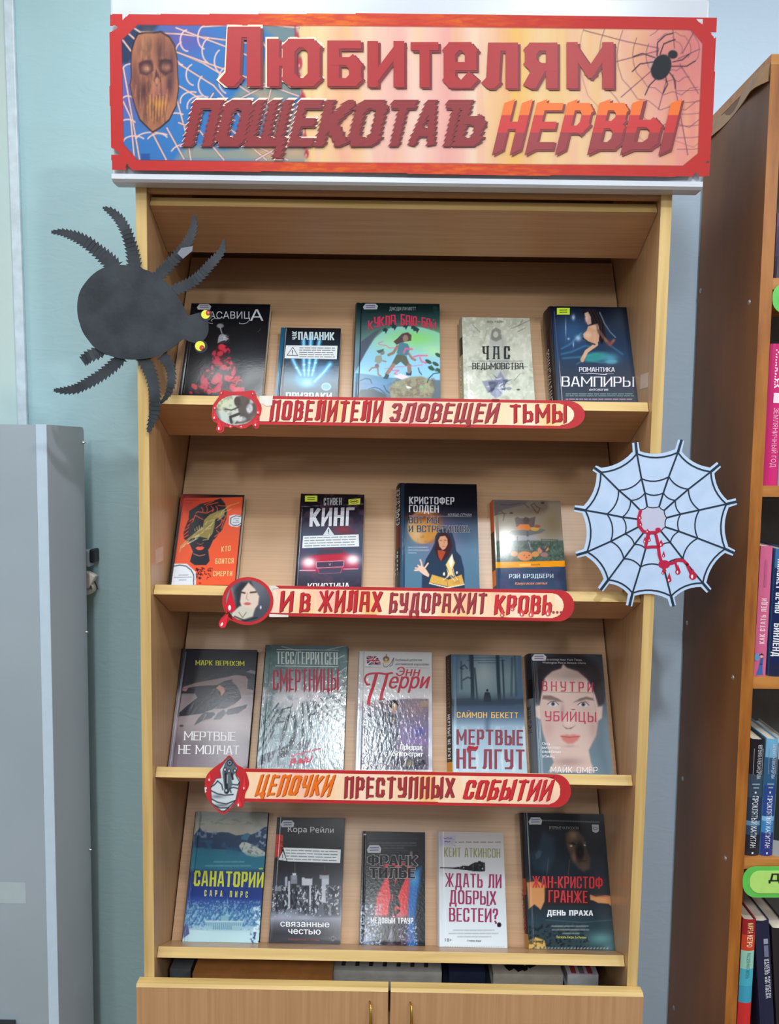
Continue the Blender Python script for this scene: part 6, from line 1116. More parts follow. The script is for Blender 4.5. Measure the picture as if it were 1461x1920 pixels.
# row 4 -------------------------------------------------------------
def p(A):
    A.vgrad([(50, (128, 138, 136)), (150, (156, 158, 150)), (330, (160, 162, 154)), (430, (46, 92, 122)), (600, (48, 120, 146)), (760, (58, 130, 158)), (830, (34, 62, 116)), (1150, (44, 74, 150)), (1400, (70, 120, 170)), (1620, (180, 214, 226)), (1820, (176, 214, 228))]); A.noise(60, (100, 120, 122), .5, .5, .7, 3, box=(290, 60, 1250, 200), sy=2)
    A.poly([(240, 330), (320, 225), (350, 270), (420, 290), (500, 300), (600, 285), (700, 290), (800, 330), (900, 320), (950, 300), (1000, 320), (1080, 290), (1180, 220), (1240, 210), (1220, 600), (700, 520), (260, 500)], (34, 62, 96), 1, 12); A.noise(44, (120, 140, 168), .8, .5, .66, 7, box=(250, 230, 560, 380)); A.noise(36, (160, 180, 198), .8, .5, .64, 8, box=(1050, 200, 1250, 520)); A.poly([(870, 350), (940, 305), (990, 320), (950, 400), (870, 380)], (60, 124, 150), .8, 14); A.noise(90, (40, 100, 136), .7, .45, .65, 12, box=(260, 380, 900, 620))
    A.poly([(840, 470), (880, 420), (940, 420), (1040, 460), (1200, 560), (1190, 600), (1060, 620), (950, 600), (880, 540)], (186, 196, 192), 1, 10); A.noise(26, (90, 110, 128), .8, .55, .65, 9, box=(860, 420, 1190, 610)); A.poly([(240, 500), (800, 560), (1200, 620), (1180, 760), (230, 780)], (44, 120, 148), .6, 60)
    A.poly([(190, 880), (1160, 900), (1150, 1200), (160, 1140)], (38, 60, 132), .8, 40)
    r = random.Random(6)
    for j in range(34):
        x = 150+j*30+r.uniform(-12, 12); hh = r.uniform(160, 300)+(60 if 600 < x < 700 else 0); b_ = 1520; w_ = 46
        for q in range(6): y = b_-hh+q*hh/6; ww = w_*(.25+q*.17); A.poly([(x, y-20), (x+ww, y+hh/5), (x-ww, y+hh/5)], ((150, 194, 214), (88, 140, 184), (56, 104, 160))[(q+j) % 3], .7, 8)
    A.noise(26, (38, 84, 140), .45, .52, .62, 15, box=(110, 1180, 1140, 1600)); A.noise(18, (196, 224, 236), .4, .56, .66, 16, box=(110, 1180, 1140, 1560))
    A.poly([(390, 1470), (890, 1475), (880, 1560), (840, 1600), (400, 1580)], (150, 190, 206), 1, 8); A.poly([(600, 1400), (700, 1400), (700, 1470), (600, 1470)], (130, 176, 198), 1, 8)
    for j in range(17): A.line([(412+j*28, 1500), (412+j*28, 1530)], 8, (66, 116, 158), .9); 
    for j in range(10): A.line([(500+j*26, 1540), (500+j*26, 1580)], 9, (60, 110, 156), .9)
    A.line([(390, 1470), (890, 1476)], 10, (214, 232, 240), .9); A.poly([(120, 1600), (300, 1590), (600, 1620), (1100, 1630), (1120, 1820), (70, 1820)], (182, 218, 228), 1, 14)
    A.noise(26, (214, 236, 244), .9, .45, .6, 18, box=(1010, 1260, 1160, 1700)); A.noise(30, (52, 60, 120), .9, .5, .6, 19, box=(980, 1600, 1150, 1830)); A.poly([(90, 1560), (150, 1500), (180, 1640), (100, 1700)], (60, 60, 120), .8, 14)
    for y, x0, x1 in ((682, 510, 915), (735, 395, 1010)): A.greek(x0, y, x1, 22, (150, 196, 206), .7)
    A.line([(340, 60), (270, 600), (180, 1200), (110, 1780)], 7, (40, 80, 110), .6)
def d(S, R, z):
    put(S, R, 'title', [dict(t='САНАТОРИЙ', a=(236, 1004), b=(1162, 1026), h=206, c=(196, 206, 50), k='s', tv=.2, th=.13, gap=.09, slant=.06)], z)
    put(S, R, 'author_name', [dict(t='САРА ПИРС', a=(378, 1140), b=(956, 1160), h=84, c=(206, 214, 110), k='s', tv=.2, th=.14, gap=.5, slant=.05)], z)
b4 = 0.0
book(3, -0.4040, -0.2560, 0.2345, 0.018, (330, 1520, 7.11), 'blue hardback with snowy mountains, a pale hotel among firs and yellow title', p, d, 'cover', edge=(40, 50, 70), soft=9)
def p(A):
    A.vgrad([(50, (26, 30, 36)), (640, (28, 30, 38)), (900, (50, 54, 66)), (1200, (66, 72, 84)), (1380, (150, 156, 172)), (1500, (96, 98, 110)), (1620, (54, 56, 66)), (1820, (50, 50, 58))]); A.poly([(160, 250), (262, 262), (268, 420), (220, 560), (145, 580)], (190, 50, 48), 1, 10); A.line([(165, 380), (250, 385)], 6, (120, 30, 34), .8); A.noise(20, (30, 24, 28), .9, .5, .6, 4, box=(215, 300, 300, 560))
    A.poly([(100, 1000), (1080, 980), (1060, 1400), (70, 1400)], (58, 64, 78), .8, 40); A.noise(22, (206, 212, 222), .9, .56, .64, 5, box=(100, 950, 1070, 1380), sy=.6); A.noise(30, (20, 24, 32), .9, .5, .6, 6, box=(100, 960, 1070, 1380), sy=.4)
    for (x0, x1, y0, y1, c) in ((395, 445, 790, 880, (226, 230, 238)), (370, 460, 820, 940, (130, 138, 152)), (290, 325, 850, 970, (170, 176, 188)), (335, 362, 900, 1280, (190, 196, 208)), (385, 450, 940, 1000, (40, 44, 54)), (525, 670, 850, 960, (196, 202, 212)), (520, 540, 960, 1200, (70, 76, 90)), (628, 652, 960, 1230, (206, 210, 220)), (800, 900, 830, 950, (190, 196, 208)), (770, 900, 815, 870, (150, 156, 170)), (800, 855, 950, 1200, (196, 200, 212)), (870, 890, 950, 1200, (90, 96, 110)), (150, 240, 980, 1040, (130, 136, 148)), (180, 250, 1190, 1300, (50, 56, 68)), (750, 830, 1220, 1400, (90, 98, 112)), (900, 930, 1240, 1380, (130, 138, 152)), (300, 470, 1290, 1400, (104, 112, 126))): A.poly([(x0, y0), (x1, y0), (x1, y1), (x0, y1)], c, .9, 9)
    A.poly([(300, 850), (312, 830), (325, 860)], (190, 196, 208), .9, 7); A.line([(428, 640), (430, 790)], 6, (120, 126, 140), .8); A.line([(840, 690), (842, 780)], 6, (90, 94, 106), .8); A.poly([(560, 850), (670, 840), (660, 870), (570, 866)], (30, 34, 42), .9, 7); A.ell(835, 790, 70, 30, (54, 40, 48), .8, 10)
    r = random.Random(9)
    for j in range(60): A.ell(r.uniform(110, 1060), r.uniform(980, 1400), 6, 7, (236, 238, 244), .9, 5)
    A.glow(250, 1380, 200, 60, (176, 184, 206), .7); A.glow(560, 1400, 160, 40, (170, 176, 190), .7); A.poly([(1060, 980), (1075, 980), (1062, 1130), (1050, 1130)], (120, 40, 70), .7, 8)
    A.poly([(905, 1692), (955, 1660), (1000, 1692), (955, 1738)], (120, 124, 134), .8, 6)
def d(S, R, z):
    w = (236, 240, 244)
    put(S, R, 'author_name', [dict(t='Кора Рейли', a=(332, 220), b=(965, 234), h=78, c=(196, 200, 206))], z)
    put(S, R, 'title', [dict(t='связанные', a=(228, 1528), b=(905, 1540), h=88, c=w, bold=.015), dict(t='честью', a=(338, 1630), b=(784, 1640), h=88, c=w, bold=.015)], z)
    put(S, R, 'subtitle', [dict(t='РОЖДЕННЫЕ В КРОВИ', a=(338, 1718), b=(765, 1728), h=20, c=(176, 76, 84)), dict(t='18+', a=(925, 1710), b=(988, 1712), h=34, c=(30, 32, 38), bold=.02)], z)
    warn(S, R, z, [(268, 436), (1065, 464), (1055, 650), (322, 628)], None, 4); ik = Ink(); blob(ik, S, [(268, 470), (328, 628), (188, 612)], (40, 42, 46), .0009, z); blob(ik, S, [(264, 488), (316, 620), (200, 606)], (214, 220, 224), .0010, z); rib(ik, S, [(258, 530), (258, 580)], 9, (40, 42, 46), .0011, z); rib(ik, S, [(258, 594), (258, 600)], 9, (40, 42, 46), .0011, z); ik.build('warning_triangle', R)
book(3, -0.2370, -0.0980, 0.2270, 0.014, (495, 1530, 7.382), 'black and white city skyline paperback with a red patch and warning strip', p, d, 'cover', hard=False, edge=(196, 190, 186), spine=[(0, 1, (34, 36, 42))], soft=9, sticker=(232, 62, 190, 92, (190, 196, 204), 0))
def p(A):
    A.fill((26, 30, 38)); A.poly([(440, 520), (700, 480), (860, 560), (870, 760), (830, 1000), (820, 1300), (300, 1300), (330, 1000), (380, 900), (470, 700)], (206, 52, 60), 1, 50); A.poly([(830, 720), (900, 620), (1000, 560), (960, 900), (920, 1200), (900, 1500), (940, 1800), (780, 1800), (800, 1200)], (30, 110, 186), .9, 60); A.glow(900, 720, 60, 120, (96, 166, 206), .7); A.glow(700, 1300, 120, 60, (200, 110, 120), .7)
    A.noise(20, (180, 196, 220), .9, .5, .66, 4, box=(60, 1100, 420, 1830)); A.noise(18, (190, 200, 226), .8, .54, .66, 5, box=(640, 1380, 960, 1830)); A.noise(20, (120, 60, 96), .6, .5, .66, 6, box=(380, 1300, 900, 1830)); A.glow(200, 1680, 110, 140, (170, 184, 214), .7); A.glow(540, 1560, 50, 160, (190, 196, 210), .6); A.noise(24, (120, 130, 140), .5, .58, .68, 9, box=(90, 950, 420, 1400))
    k = (18, 20, 26)
    A.poly([(330, 300), (800, 260), (910, 250), (880, 430), (700, 460), (420, 520), (300, 900), (220, 900), (240, 500)], (24, 28, 36), .6, 60)
    A.poly([(500, 540), (600, 540), (610, 700), (600, 900), (560, 1000), (540, 1300), (510, 1310), (510, 1180), (545, 1000), (520, 850)], k, 1, 9); A.poly([(690, 540), (790, 540), (780, 700), (700, 880), (650, 1010), (680, 1120), (690, 1170), (610, 1150), (590, 1250), (540, 1320), (520, 1200), (560, 1100), (590, 900), (640, 720)], k, 1, 9); A.poly([(590, 1290), (600, 1220), (660, 1190), (690, 1220), (620, 1300)], k, 1, 7); A.poly([(700, 1190), (640, 1170), (600, 1240), (650, 1200)], (190, 60, 66), .8, 6)
    A.poly([(450, 1420), (560, 1430), (540, 1540), (460, 1720), (420, 1700), (440, 1500)], k, .9, 16); A.poly([(570, 1430), (640, 1430), (660, 1600), (690, 1800), (620, 1800), (570, 1560)], (40, 26, 36), .9, 16); A.poly([(830, 330), (865, 330), (890, 480), (880, 560), (840, 540)], (130, 124, 130), .8, 14); A.ell(155, 76, 20, 9, (240, 244, 248), .9, 8)
    for y, x0, x1, h in ((140, 210, 960, 14), (205, 220, 930, 20), (245, 400, 930, 16), (282, 420, 740, 16), (318, 400, 790, 12)): A.greek(x0, y, x1, h, (150, 154, 160) if y != 140 else (110, 70, 70), .6 if y < 300 else .3)
def d(S, R, z):
    o = (176, 168, 168); k = (22, 28, 34)
    it = []
    for t_, a_, b_, c_, d_, h_ in (('ФРАНК', 186, 544, 950, 556, 168), ('ТИЛЬЕ', 216, 738, 915, 742, 172)):
        it += [dict(t=t_, a=(a_, b_), b=(c_, d_), h=h_, c=o, k='s', tv=.3, th=.22, gap=.03), dict(t=t_, a=(a_+7, b_-7), b=(c_-7, d_-7), h=h_-14, c=k, k='s', tv=.25, th=.15, gap=.11, lift=.0006)]
    put(S, R, 'author_name', it, z)
    put(S, R, 'title', [dict(t='МЕДОВЫЙ ТРАУР', a=(244, 1408), b=(880, 1416), h=88, c=(236, 238, 242), k='s', tv=.22, th=.14, gap=.1)], z)
book(3, -0.0605, 0.0670, 0.2035, 0.014, (665, 1555, 8.0), 'dark paperback with crossed black-stockinged legs on red and blue', p, d, 'worn', hard=False, edge=(190, 186, 184), spine=[(0, 1, (30, 32, 38))], soft=9, sticker=(186, 236, 216, 116, (186, 190, 196), 0))
def p(A):
    A.vgrad([(60, (176, 170, 172)), (300, (190, 190, 194)), (800, (206, 212, 218)), (1830, (214, 226, 236))]); A.poly([(75, 60), (330, 60), (300, 200), (80, 210)], (150, 150, 180), .5, 40)
    A.poly([(82, 540), (280, 545), (400, 530), (430, 515), (520, 520), (560, 495), (620, 465), (665, 460), (672, 445), (700, 442), (712, 455), (740, 462), (772, 470), (776, 600), (690, 608), (600, 602), (480, 582), (280, 565), (82, 552)], (32, 34, 40), 1, 7); A.ell(735, 562, 10, 12, (200, 206, 210), 1, 6); A.ell(447, 546, 9, 8, (190, 196, 200), 1, 6); A.ell(390, 548, 6, 6, (150, 156, 160), 1, 6); A.noise(16, (90, 94, 102), .7, .56, .64, 3, box=(560, 470, 780, 600)); A.ell(990, 1422, 34, 38, (24, 28, 34), 1, 6)
    A.line([(322, 152), (1010, 162)], 1, (60, 60, 64), .01)
    x = 322
    while x < 1010: A.line([(x, 155), (x+14, 155.5)], 13, (60, 60, 66), .75, 8); x += 30 if int(x) % 7 else 52
    for y, x0, x1 in ((1505, 290, 910), (1555, 225, 970), (1605, 355, 860)): A.greek(x0, y, x1, 24, (140, 146, 152), .8)
    x = 165
    while x < 1060: A.line([(x, 1755), (x+7, 1756)], 14, (160, 166, 172), .7, 8); x += 37
def d(S, R, z):
    put(S, R, 'author_name', [dict(t='КЕЙТ АТКИНСОН', a=(148, 378), b=(1006, 396), h=142, c=(130, 134, 66), k='s', tv=.1, th=.07, gap=.1)], z)
    c = (146, 30, 84); put(S, R, 'title', [dict(t='ЖДАТЬ ЛИ', a=(162, 840), b=(1026, 862), h=212, c=c, k='s', tv=.13, th=.09, gap=.09), dict(t='ДОБРЫХ', a=(228, 1100), b=(944, 1118), h=212, c=c, k='s', tv=.13, th=.09, gap=.09), dict(t='ВЕСТЕЙ?', a=(222, 1370), b=(972, 1386), h=212, c=c, k='s', tv=.13, th=.09, gap=.09)], z)
    ik = Ink(); blob(ik, S, ellp(940, 1392, 17, 17, 12), c, .0005, z); ik.build('title_dot', R); ik = Ink(); write(ik, S, '18+', (160, 1678), (268, 1680), 54, (70, 74, 80), 'b', zbase=z); ik.build('age_mark', R); ik = Ink(); write(ik, S, 'Стивен Кинг', (500, 1676), (716, 1682), 28, (50, 54, 60), 'b', zbase=z, bold=.015); ik.build('quote_signature', R); ik = Ink(); rib(ik, S, [(140, 92), (170, 100), (200, 88), (235, 98), (268, 90)], 12, (90, 90, 140), .0005, z); rib(ik, S, [(150, 150), (180, 142), (205, 152), (238, 144)], 12, (80, 80, 130), .0005, z); ik.build('pencilled_mark', R)
book(3, 0.0945, 0.2255, 0.2055, 0.022, (815, 1560, 8.172), 'white hardback with a black train silhouette and purple-red block title', p, d, 'cover', edge=(206, 210, 216), soft=9)
def p(A):
    A.vgrad([(100, (22, 26, 34)), (500, (22, 32, 42)), (860, (26, 36, 48)), (960, (40, 44, 48)), (1240, (34, 44, 54)), (1480, (44, 64, 74)), (1860, (44, 64, 70))]); A.poly([(230, 560), (330, 540), (400, 300), (460, 340), (540, 380), (560, 600), (470, 820), (300, 800), (240, 700)], (38, 58, 74), .7, 60); A.poly([(300, 600), (340, 540), (390, 560), (360, 640), (310, 660)], (70, 92, 110), .6, 20)
    A.poly([(690, 330), (760, 290), (850, 300), (930, 380), (960, 520), (1010, 640), (1000, 780), (920, 820), (840, 760), (760, 640), (700, 470)], (72, 60, 52), .95, 34); A.glow(790, 350, 60, 60, (140, 118, 92), .8); A.glow(760, 480, 36, 60, (120, 98, 78), .7); A.glow(800, 620, 30, 70, (126, 96, 76), .8); A.glow(930, 760, 50, 40, (90, 72, 62), .7); A.ell(875, 560, 50, 110, (20, 20, 24), .95, 40); A.poly([(720, 450), (790, 440), (830, 470), (800, 480)], (34, 28, 26), .9, 10); A.ell(762, 488, 16, 10, (206, 200, 190), .95, 7); A.ell(938, 478, 16, 9, (190, 186, 178), .95, 7, 30); A.poly([(900, 440), (960, 440), (950, 460)], (110, 90, 74), .8, 8); A.line([(850, 690), (960, 680)], 12, (44, 32, 32), .8); A.glow(790, 440, 60, 12, (60, 48, 44), .7)
    A.poly([(195, 960), (330, 940), (440, 1000), (420, 1200), (370, 1310), (340, 1280), (290, 1240), (215, 1300), (205, 1120)], (214, 150, 96), .95, 16); A.glow(300, 980, 110, 40, (206, 110, 60), .7); A.poly([(1000, 1110), (1080, 1140), (1200, 1120), (1270, 1130), (1290, 1270), (1240, 1230), (1110, 1220), (1050, 1190), (1010, 1180)], (216, 150, 96), .95, 10); A.glow(1150, 1130, 130, 16, (130, 70, 60), .7); A.poly([(440, 850), (560, 1000), (700, 1080), (1000, 1060), (1000, 1250), (430, 1250), (420, 1050)], (50, 34, 38), .85, 24)
    A.poly([(205, 1700), (300, 1660), (420, 1700), (450, 1850), (205, 1850)], (222, 180, 96), .9, 16); A.glow(1150, 1680, 170, 90, (96, 150, 156), .9); A.glow(1250, 1800, 100, 70, (86, 130, 140), .8); A.line([(440, 1440), (900, 1470), (1290, 1440)], 10, (84, 110, 120), .6, 14); A.line([(470, 640), (450, 860)], 6, (110, 96, 92), .7); A.line([(745, 660), (725, 860)], 6, (120, 70, 70), .8)
    A.noise(26, (14, 18, 24), .6, .5, .65, 7, box=(200, 1480, 1000, 1850)); A.line([(230, 110), (215, 1850)], 6, (20, 60, 60), .6)
    x = 400
    while x < 1130: A.line([(x, 160+(x-400)*.03), (x+16, 160+(x-400)*.03)], 15, (150, 154, 160), .6, 8); x += 32
    x = 300
    while x < 1230: A.line([(x, 1800+(x-300)*.01), (x+10, 1800)], 18, (180, 186, 190), .7, 8); x += 42
    for y, x0, x1, c in ((1520, 515, 990, (176, 180, 176)), (1565, 525, 985, (176, 180, 176)), (1612, 655, 860, (176, 180, 176))): A.greek(x0, y, x1, 24, c, .8)
def d(S, R, z):
    c = (190, 36, 44)
    put(S, R, 'author_name', [dict(t='ЖАН-КРИСТОФ', a=(262, 1026), b=(1165, 1036), h=152, c=c, k='s', tv=.13, th=.09, gap=.09), dict(t='ГРАНЖЕ', a=(470, 1212), b=(972, 1222), h=156, c=(196, 40, 46), k='s', tv=.13, th=.09, gap=.09), dict(t='ВПЕРВЫЕ НА РУССКОМ', a=(482, 272), b=(858, 276), h=36, c=(130, 130, 134))], z)
    put(S, R, 'title', [dict(t='ДЕНЬ ПРАХА', a=(452, 1380), b=(1042, 1386), h=70, c=(226, 230, 238), k='s', tv=.3, th=.22, gap=.12)], z)
    ik = Ink(); write(ik, S, 'Паскаль Бюро. Le Parisien', (570, 1674), (958, 1678), 32, (190, 196, 100), 'b', zbase=z, bold=.01); ik.build('quote_signature', R); ik = Ink()
    blob(ik, S, [(1028, 212), (1116, 214), (1118, 300), (1080, 322), (1034, 302)], (170, 176, 180), .0006, z); rib(ik, S, ellp(1072, 262, 30, 16, 12), 8, (90, 94, 98), .0008, z); ik.build('age_shield', R)
book(3, 0.2660, 0.4315, 0.2440, 0.026, (960, 1515, 6.857), 'black hardback with a half-lit bearded man\'s face and red author letters, lower right', p, d, 'cover', edge=(24, 26, 32), spine=[(0, .1, (170, 120, 60)), (.1, .38, (40, 30, 34)), (.38, .5, (150, 70, 40)), (.5, 1, (26, 26, 32))], skew=0.003, bul=.003, soft=9, swrite=(('ЖАН-КРИСТОФ', .42, .12, .2, .8, (190, 40, 44), 's'),), sticker=(214, 120, 176, 92, (180, 184, 188), 0))

# ------------------------------------------------------------------ old brown bookcase on the right
RB = empty('brown_bookcase', (0.62, 0.03, EYE), (0, -0.006, 0)); tag(RB, 'old worn brown bookcase cut off by the right edge, filled with upright books', 'bookcase')
XL, YF, YBK = 0.0, -0.003, 0.272
prism = box('side_panel', (0.0, YF, -EYE+0.02), (0.020, YBK, 0.654), M['old_side'], RB)
q = box('edge_band', (-0.0006, YF-0.0015, -EYE+0.02), (0.0206, YF, 0.654), M['old_edge']); q.parent = prism
for (x_, y_) in ((1316, 545), (1407, 567), (1287, 1168), (1372, 1270), (1277, 1460), (1356, 1609), (1258, 1890)):
    d_ = ((x_-730.5)/FOC)*AR - ((y_-960)/FOC)*AU + AF; t_ = (0.620-CAM[0])/d_[0]; P_ = CAM+t_*d_
    s_ = revolve('screw', [(0.0046, 0.0), (0.0046, -0.0006), (0.0030, -0.0016), (0.0014, -0.0019)], M['metal'], prism, (0, 0, 0), 'x'); s_.location = (0.0, P_[1]-0.03, P_[2]-EYE)
# peeling veneer strip along the top edge of the side
vs, fs = [], []; n = 16
for k in range(n+1):
    f = k/n; y = YF+f*(YBK+0.002-YF); lift = -0.006*math.exp(-((f-0.15)/0.12)**2) - 0.002*math.sin(f*9)
    zt = 0.656-0.010*math.exp(-((f-0.62)/0.14)**2)*0.6; zb = 0.628+0.012*f*(1-f)*4*0.4+0.004*math.sin(f*7)
    vs += [(lift-0.0006, y, zt+0.002), (lift-0.0026, y, zb), (lift+0.0006, y, zt+0.002), (lift-0.0006, y, zb)]
for k in range(n):
    a = 4*k; fs += [(a, a+4, a+5, a+1), (a+2, a+3, a+7, a+6), (a, a+2, a+6, a+4), (a+1, a+5, a+7, a+3)]
tag(mesh_obj('veneer_strip', vs, fs, flat('tan_veneer', (170, 132, 92), 0.5), RB), 'peeling tan veneer strip')
box('top_panel', (0.0, YF, 0.655), (0.9, YBK, 0.672), M['old_shelf'], RB)
box('back_board', (0.0205, YBK-0.006, -EYE+0.02), (0.9, YBK, 0.654), flat('dark_back_board', (86, 92, 96), 0.7), RB)
box('far_side_panel', (0.88, YF, -EYE+0.02), (0.9, YBK-0.007, 0.654), M['old_side'], RB)
SH = [0.303, -0.0550, -0.4010, -0.7395, -1.12]   # tops of the shelves
for k, z in enumerate(SH): box('shelf', (0.0208, YF, z-0.0195), (0.8795, YBK-0.0065, z), M['old_shelf'], RB)
# upright books: positions of the spine foot and head
YSP = 0.040
def upright(lab, xa, xb, zb, zt, bands, depth=0.13, lean=0.0, txt=(), y=YSP, hard=True, grp='upright books in the brown bookcase'):
    r = empty('book', (xa, y, zb+0.0004), (0, lean, 0)); tag(r, lab, 'book', grp)
    W = xb-xa; H = zt-zb; ns = 6
    ik = Ink()
    pf = lambda s: (s*W, -0.0035*math.sin(math.pi*s) if hard else -0.0008*math.sin(math.pi*s))
    for (q0, q1, c) in bands:
        for k in range(ns):
            (ax, ay), (bx, by) = pf(k/ns), pf((k+1)/ns); ik.add([(ax, ay, H*q0), (bx, by, H*q0), (bx, by, H*q1), (ax, ay, H*q1)], c)
    ik.build('spine', r, M['cover'])
    em = flat('cover_cloth', bands[-1][2], 0.5)
    box('front_cover', (0, 0, 0), (0.0018, depth, H), em, r); box('back_cover', (W-0.0018, 0, 0), (W, depth, H), em, r)
    box('page_block', (0.0019, 0.0006, 0.003), (W-0.0019, depth-0.003, H-(0.0035 if hard else 0.001)), M['pages'], r)
    if txt:
        ik = Ink()
        for (t, f0, f1, s0, s1, c, kind, dr) in txt:
            if kind == 'q': ik.add([(s0*W, pf((s0+s1)/2)[1]-0.0008, H*f1), (s1*W, pf((s0+s1)/2)[1]-0.0008, H*f1), (s1*W, pf((s0+s1)/2)[1]-0.0008, H*f0), (s0*W, pf((s0+s1)/2)[1]-0.0008, H*f0)], c); ik.build('spine_mark', r); ik = Ink(); continue
            polys = bfont(t) if kind == 'b' else strokes(t, (f0-f1)*H/((s1-s0)*W), .2, .15, .16)
            for P in polys:
                Q = []
                for gx, gy in P:
                    if dr > 0: s = s0+gy*(s1-s0); f = f0-gx*(f0-f1)      # reads downwards
                    else: s = s1-gy*(s1-s0); f = f1+gx*(f0-f1)           # reads upwards
                    Q.append((s*W, pf(min(max(s, 0), 1))[1]-0.0005, f*H))
                ik.add(Q, c)
            ik.build('spine_lettering', r); ik = Ink()
    return r
def bx(x, y): a, b = at(x, y, YSP-0.003); return a, b
def span(lab, tl, tr, bl, br, bands, txt=(), hard=True, lean=None, **kw):
    (xa, zt), (xb, _), (xc, zb), (xd, _) = bx(*tl), bx(*tr), bx(*bl), bx(*br)
    return xa, xb, xc, xd, zt, zb
def shelf_book(lab, xl, xr, ybot, ytop, shelf, bands, txt=(), hard=True, depth=0.13, y=YSP):
    a, zb = at(xl, ybot, y); b, _ = at(xr, ybot, y); _, zt = at((xl+xr)/2, ytop, y)
    return upright(lab, a, b, EYE+shelf, zt, bands, depth, 0.0, txt, y, hard)
P_ = lambda *c: [(0, 1, c)]
shelf_book('dark purple book, topmost beside the right edge of the photo', 1451, 1476, 523, 400, SH[0], [(0, .35, (34, 28, 52)), (.35, .8, (62, 40, 80)), (.8, 1, (90, 56, 104))])
shelf_book('tall hot pink book with white lettering down its spine', 1430, 1457, 908, 645, SH[1], P_(206, 44, 116), (('МИХАЛЯК', .96, .69, .35, .82, (240, 226, 236), 's', 1), ('q', .655, .585, .35, .75, (236, 220, 232), 'q', 1), ('ЗЕМЛЯНИЧНЫЙ ГОД', .55, .13, .42, .78, (236, 180, 206), 'b', 1)))
shelf_book('grey book just showing beside the tall hot pink book', 1458, 1480, 908, 650, SH[1], P_(150, 152, 160))
r = shelf_book('pale pink thin book with a blue-dressed lady at the foot of its spine', 1413, 1435, 1271, 1024, SH[2], P_(206, 102, 140), (('q', .9, .69, .42, .62, (184, 90, 132), 'q', -1), ('КАК СТАТЬ ЛЕДИ', .6, .25, .3, .75, (238, 200, 216), 's', -1)), hard=False)
ik = Ink(); Wd = 0.0195
ik.add([(0.004, -0.0013, 0.002), (Wd-0.003, -0.0013, 0.002), (Wd*.72, -0.0013, 0.022), (Wd*.5, -0.0013, 0.022)], (58, 104, 170)); ik.add([(Wd*.45, -0.0013, 0.021), (Wd*.75, -0.0013, 0.021), (Wd*.8, -0.0013, 0.034), (Wd*.55, -0.0013, 0.034)], (50, 90, 150)); ik.add([(Wd*.6+0.0025*math.cos(t), -0.00135, 0.0365+0.003*math.sin(t)) for t in np.linspace(0, 6.2, 9)[:-1]], (226, 180, 160)); ik.add([(Wd*.35, -0.00138, 0.0385), (Wd*.85, -0.00138, 0.0385), (Wd*.6, -0.00138, 0.0425)], (60, 40, 60)); ik.add([(Wd*.2+0.0045*math.cos(t), -0.0012, 0.035+0.0075*math.sin(t)) for t in np.linspace(0, 6.2, 11)[:-1]], (96, 150, 200))
ik.build('lady_print', r)
shelf_book('dark blue book with white letters, right of the pale pink thin book', 1441, 1472, 1273, 1029, SH[2], [(0, .1, (34, 40, 70)), (.1, .85, (26, 38, 84)), (.85, 1, (60, 110, 160))], (('ПЛАВАЕТ', .92, .69, .12, .5, (226, 232, 240), 's', 1), ('ВЕЧНО', .66, .50, .12, .5, (226, 232, 240), 's', 1), ('БИНЛЕНД', .42, .16, .12, .5, (226, 232, 240), 's', 1)))
tx = lambda y: ((('ЕВГЕНИЯ АЛЕКСАНДРОВА', .95, .66, .5, .8, (196, 200, 210), 'b', 1), ('q', .92, .70, .22, .26, (150, 150, 160), 'q', 1), ('q', .92, .70, .86, .90, (150, 150, 160), 'q', 1), ('СЕРДЦЕ', .625, .60, .15, .85, (170, 186, 200), 'q', 1) if 0 else ('q', .625, .612, .2, .75, (130, 150, 170), 'q', 1), ('q', .595, .582, .3, .7, (130, 150, 170), 'q', 1), ('q', .555, .54, .42, .54, (226, 230, 236), 'q', 1), ('ПРОКЛЯТЫЙ КАПИТАН', .515, .07, .3, .72, (224, 230, 238), 'b', 1), ('q', .035, .018, .44, .56, (226, 230, 236), 'q', 1)))
shelf_book('black-blue spine with a white captain title, against the brown case\'s side', 1395, 1421, 1620, 1385, SH[3], [(0, .18, (34, 38, 50)), (.18, .26, (44, 74, 100)), (.26, .3, (96, 140, 170)), (.3, .5, (40, 56, 78)), (.5, .7, (54, 76, 94)), (.7, 1, (26, 28, 38))], tx(0))
shelf_book('bright blue spine with the same white captain title, second on its shelf', 1424, 1446, 1619, 1384, SH[3], [(0, .2, (40, 56, 130)), (.2, .3, (60, 130, 190)), (.3, .34, (120, 180, 220)), (.34, .6, (38, 70, 140)), (.6, .84, (40, 90, 130)), (.84, 1, (110, 170, 206))], tx(1))
shelf_book('dark green spine with silver bands at head and foot', 1448, 1474, 1612, 1394, SH[3], [(0, .14, (150, 158, 164)), (.14, .86, (30, 44, 44)), (.86, 1, (170, 176, 182))])
a_, z1 = at(1389.5, 1722, YSP); 
r = shelf_book('narrow book with red, orange, mint and turquoise bands', 1380.5, 1405, 1945, 1722, SH[4]+0.0001, [(0, .36, (206, 46, 50)), (.36, .49, (60, 160, 190)), (.49, .62, (70, 176, 200)), (.62, .76, (150, 206, 190)), (.76, .88, (204, 70, 40)), (.88, 1, (160, 34, 44))], (('МАРТА', .972, .893, .35, .78, (240, 222, 150), 'b', 1), ('КЕТРО', .878, .79, .35, .78, (240, 232, 200), 'b', 1), ('РАССЕЯННАЯ ЖИЗНЬ', .745, .55, .4, .68, (60, 110, 110), 'b', 1)))
xk, zk = at(1415, 1727, YSP)
H_ = (zk-(EYE+SH[4]))
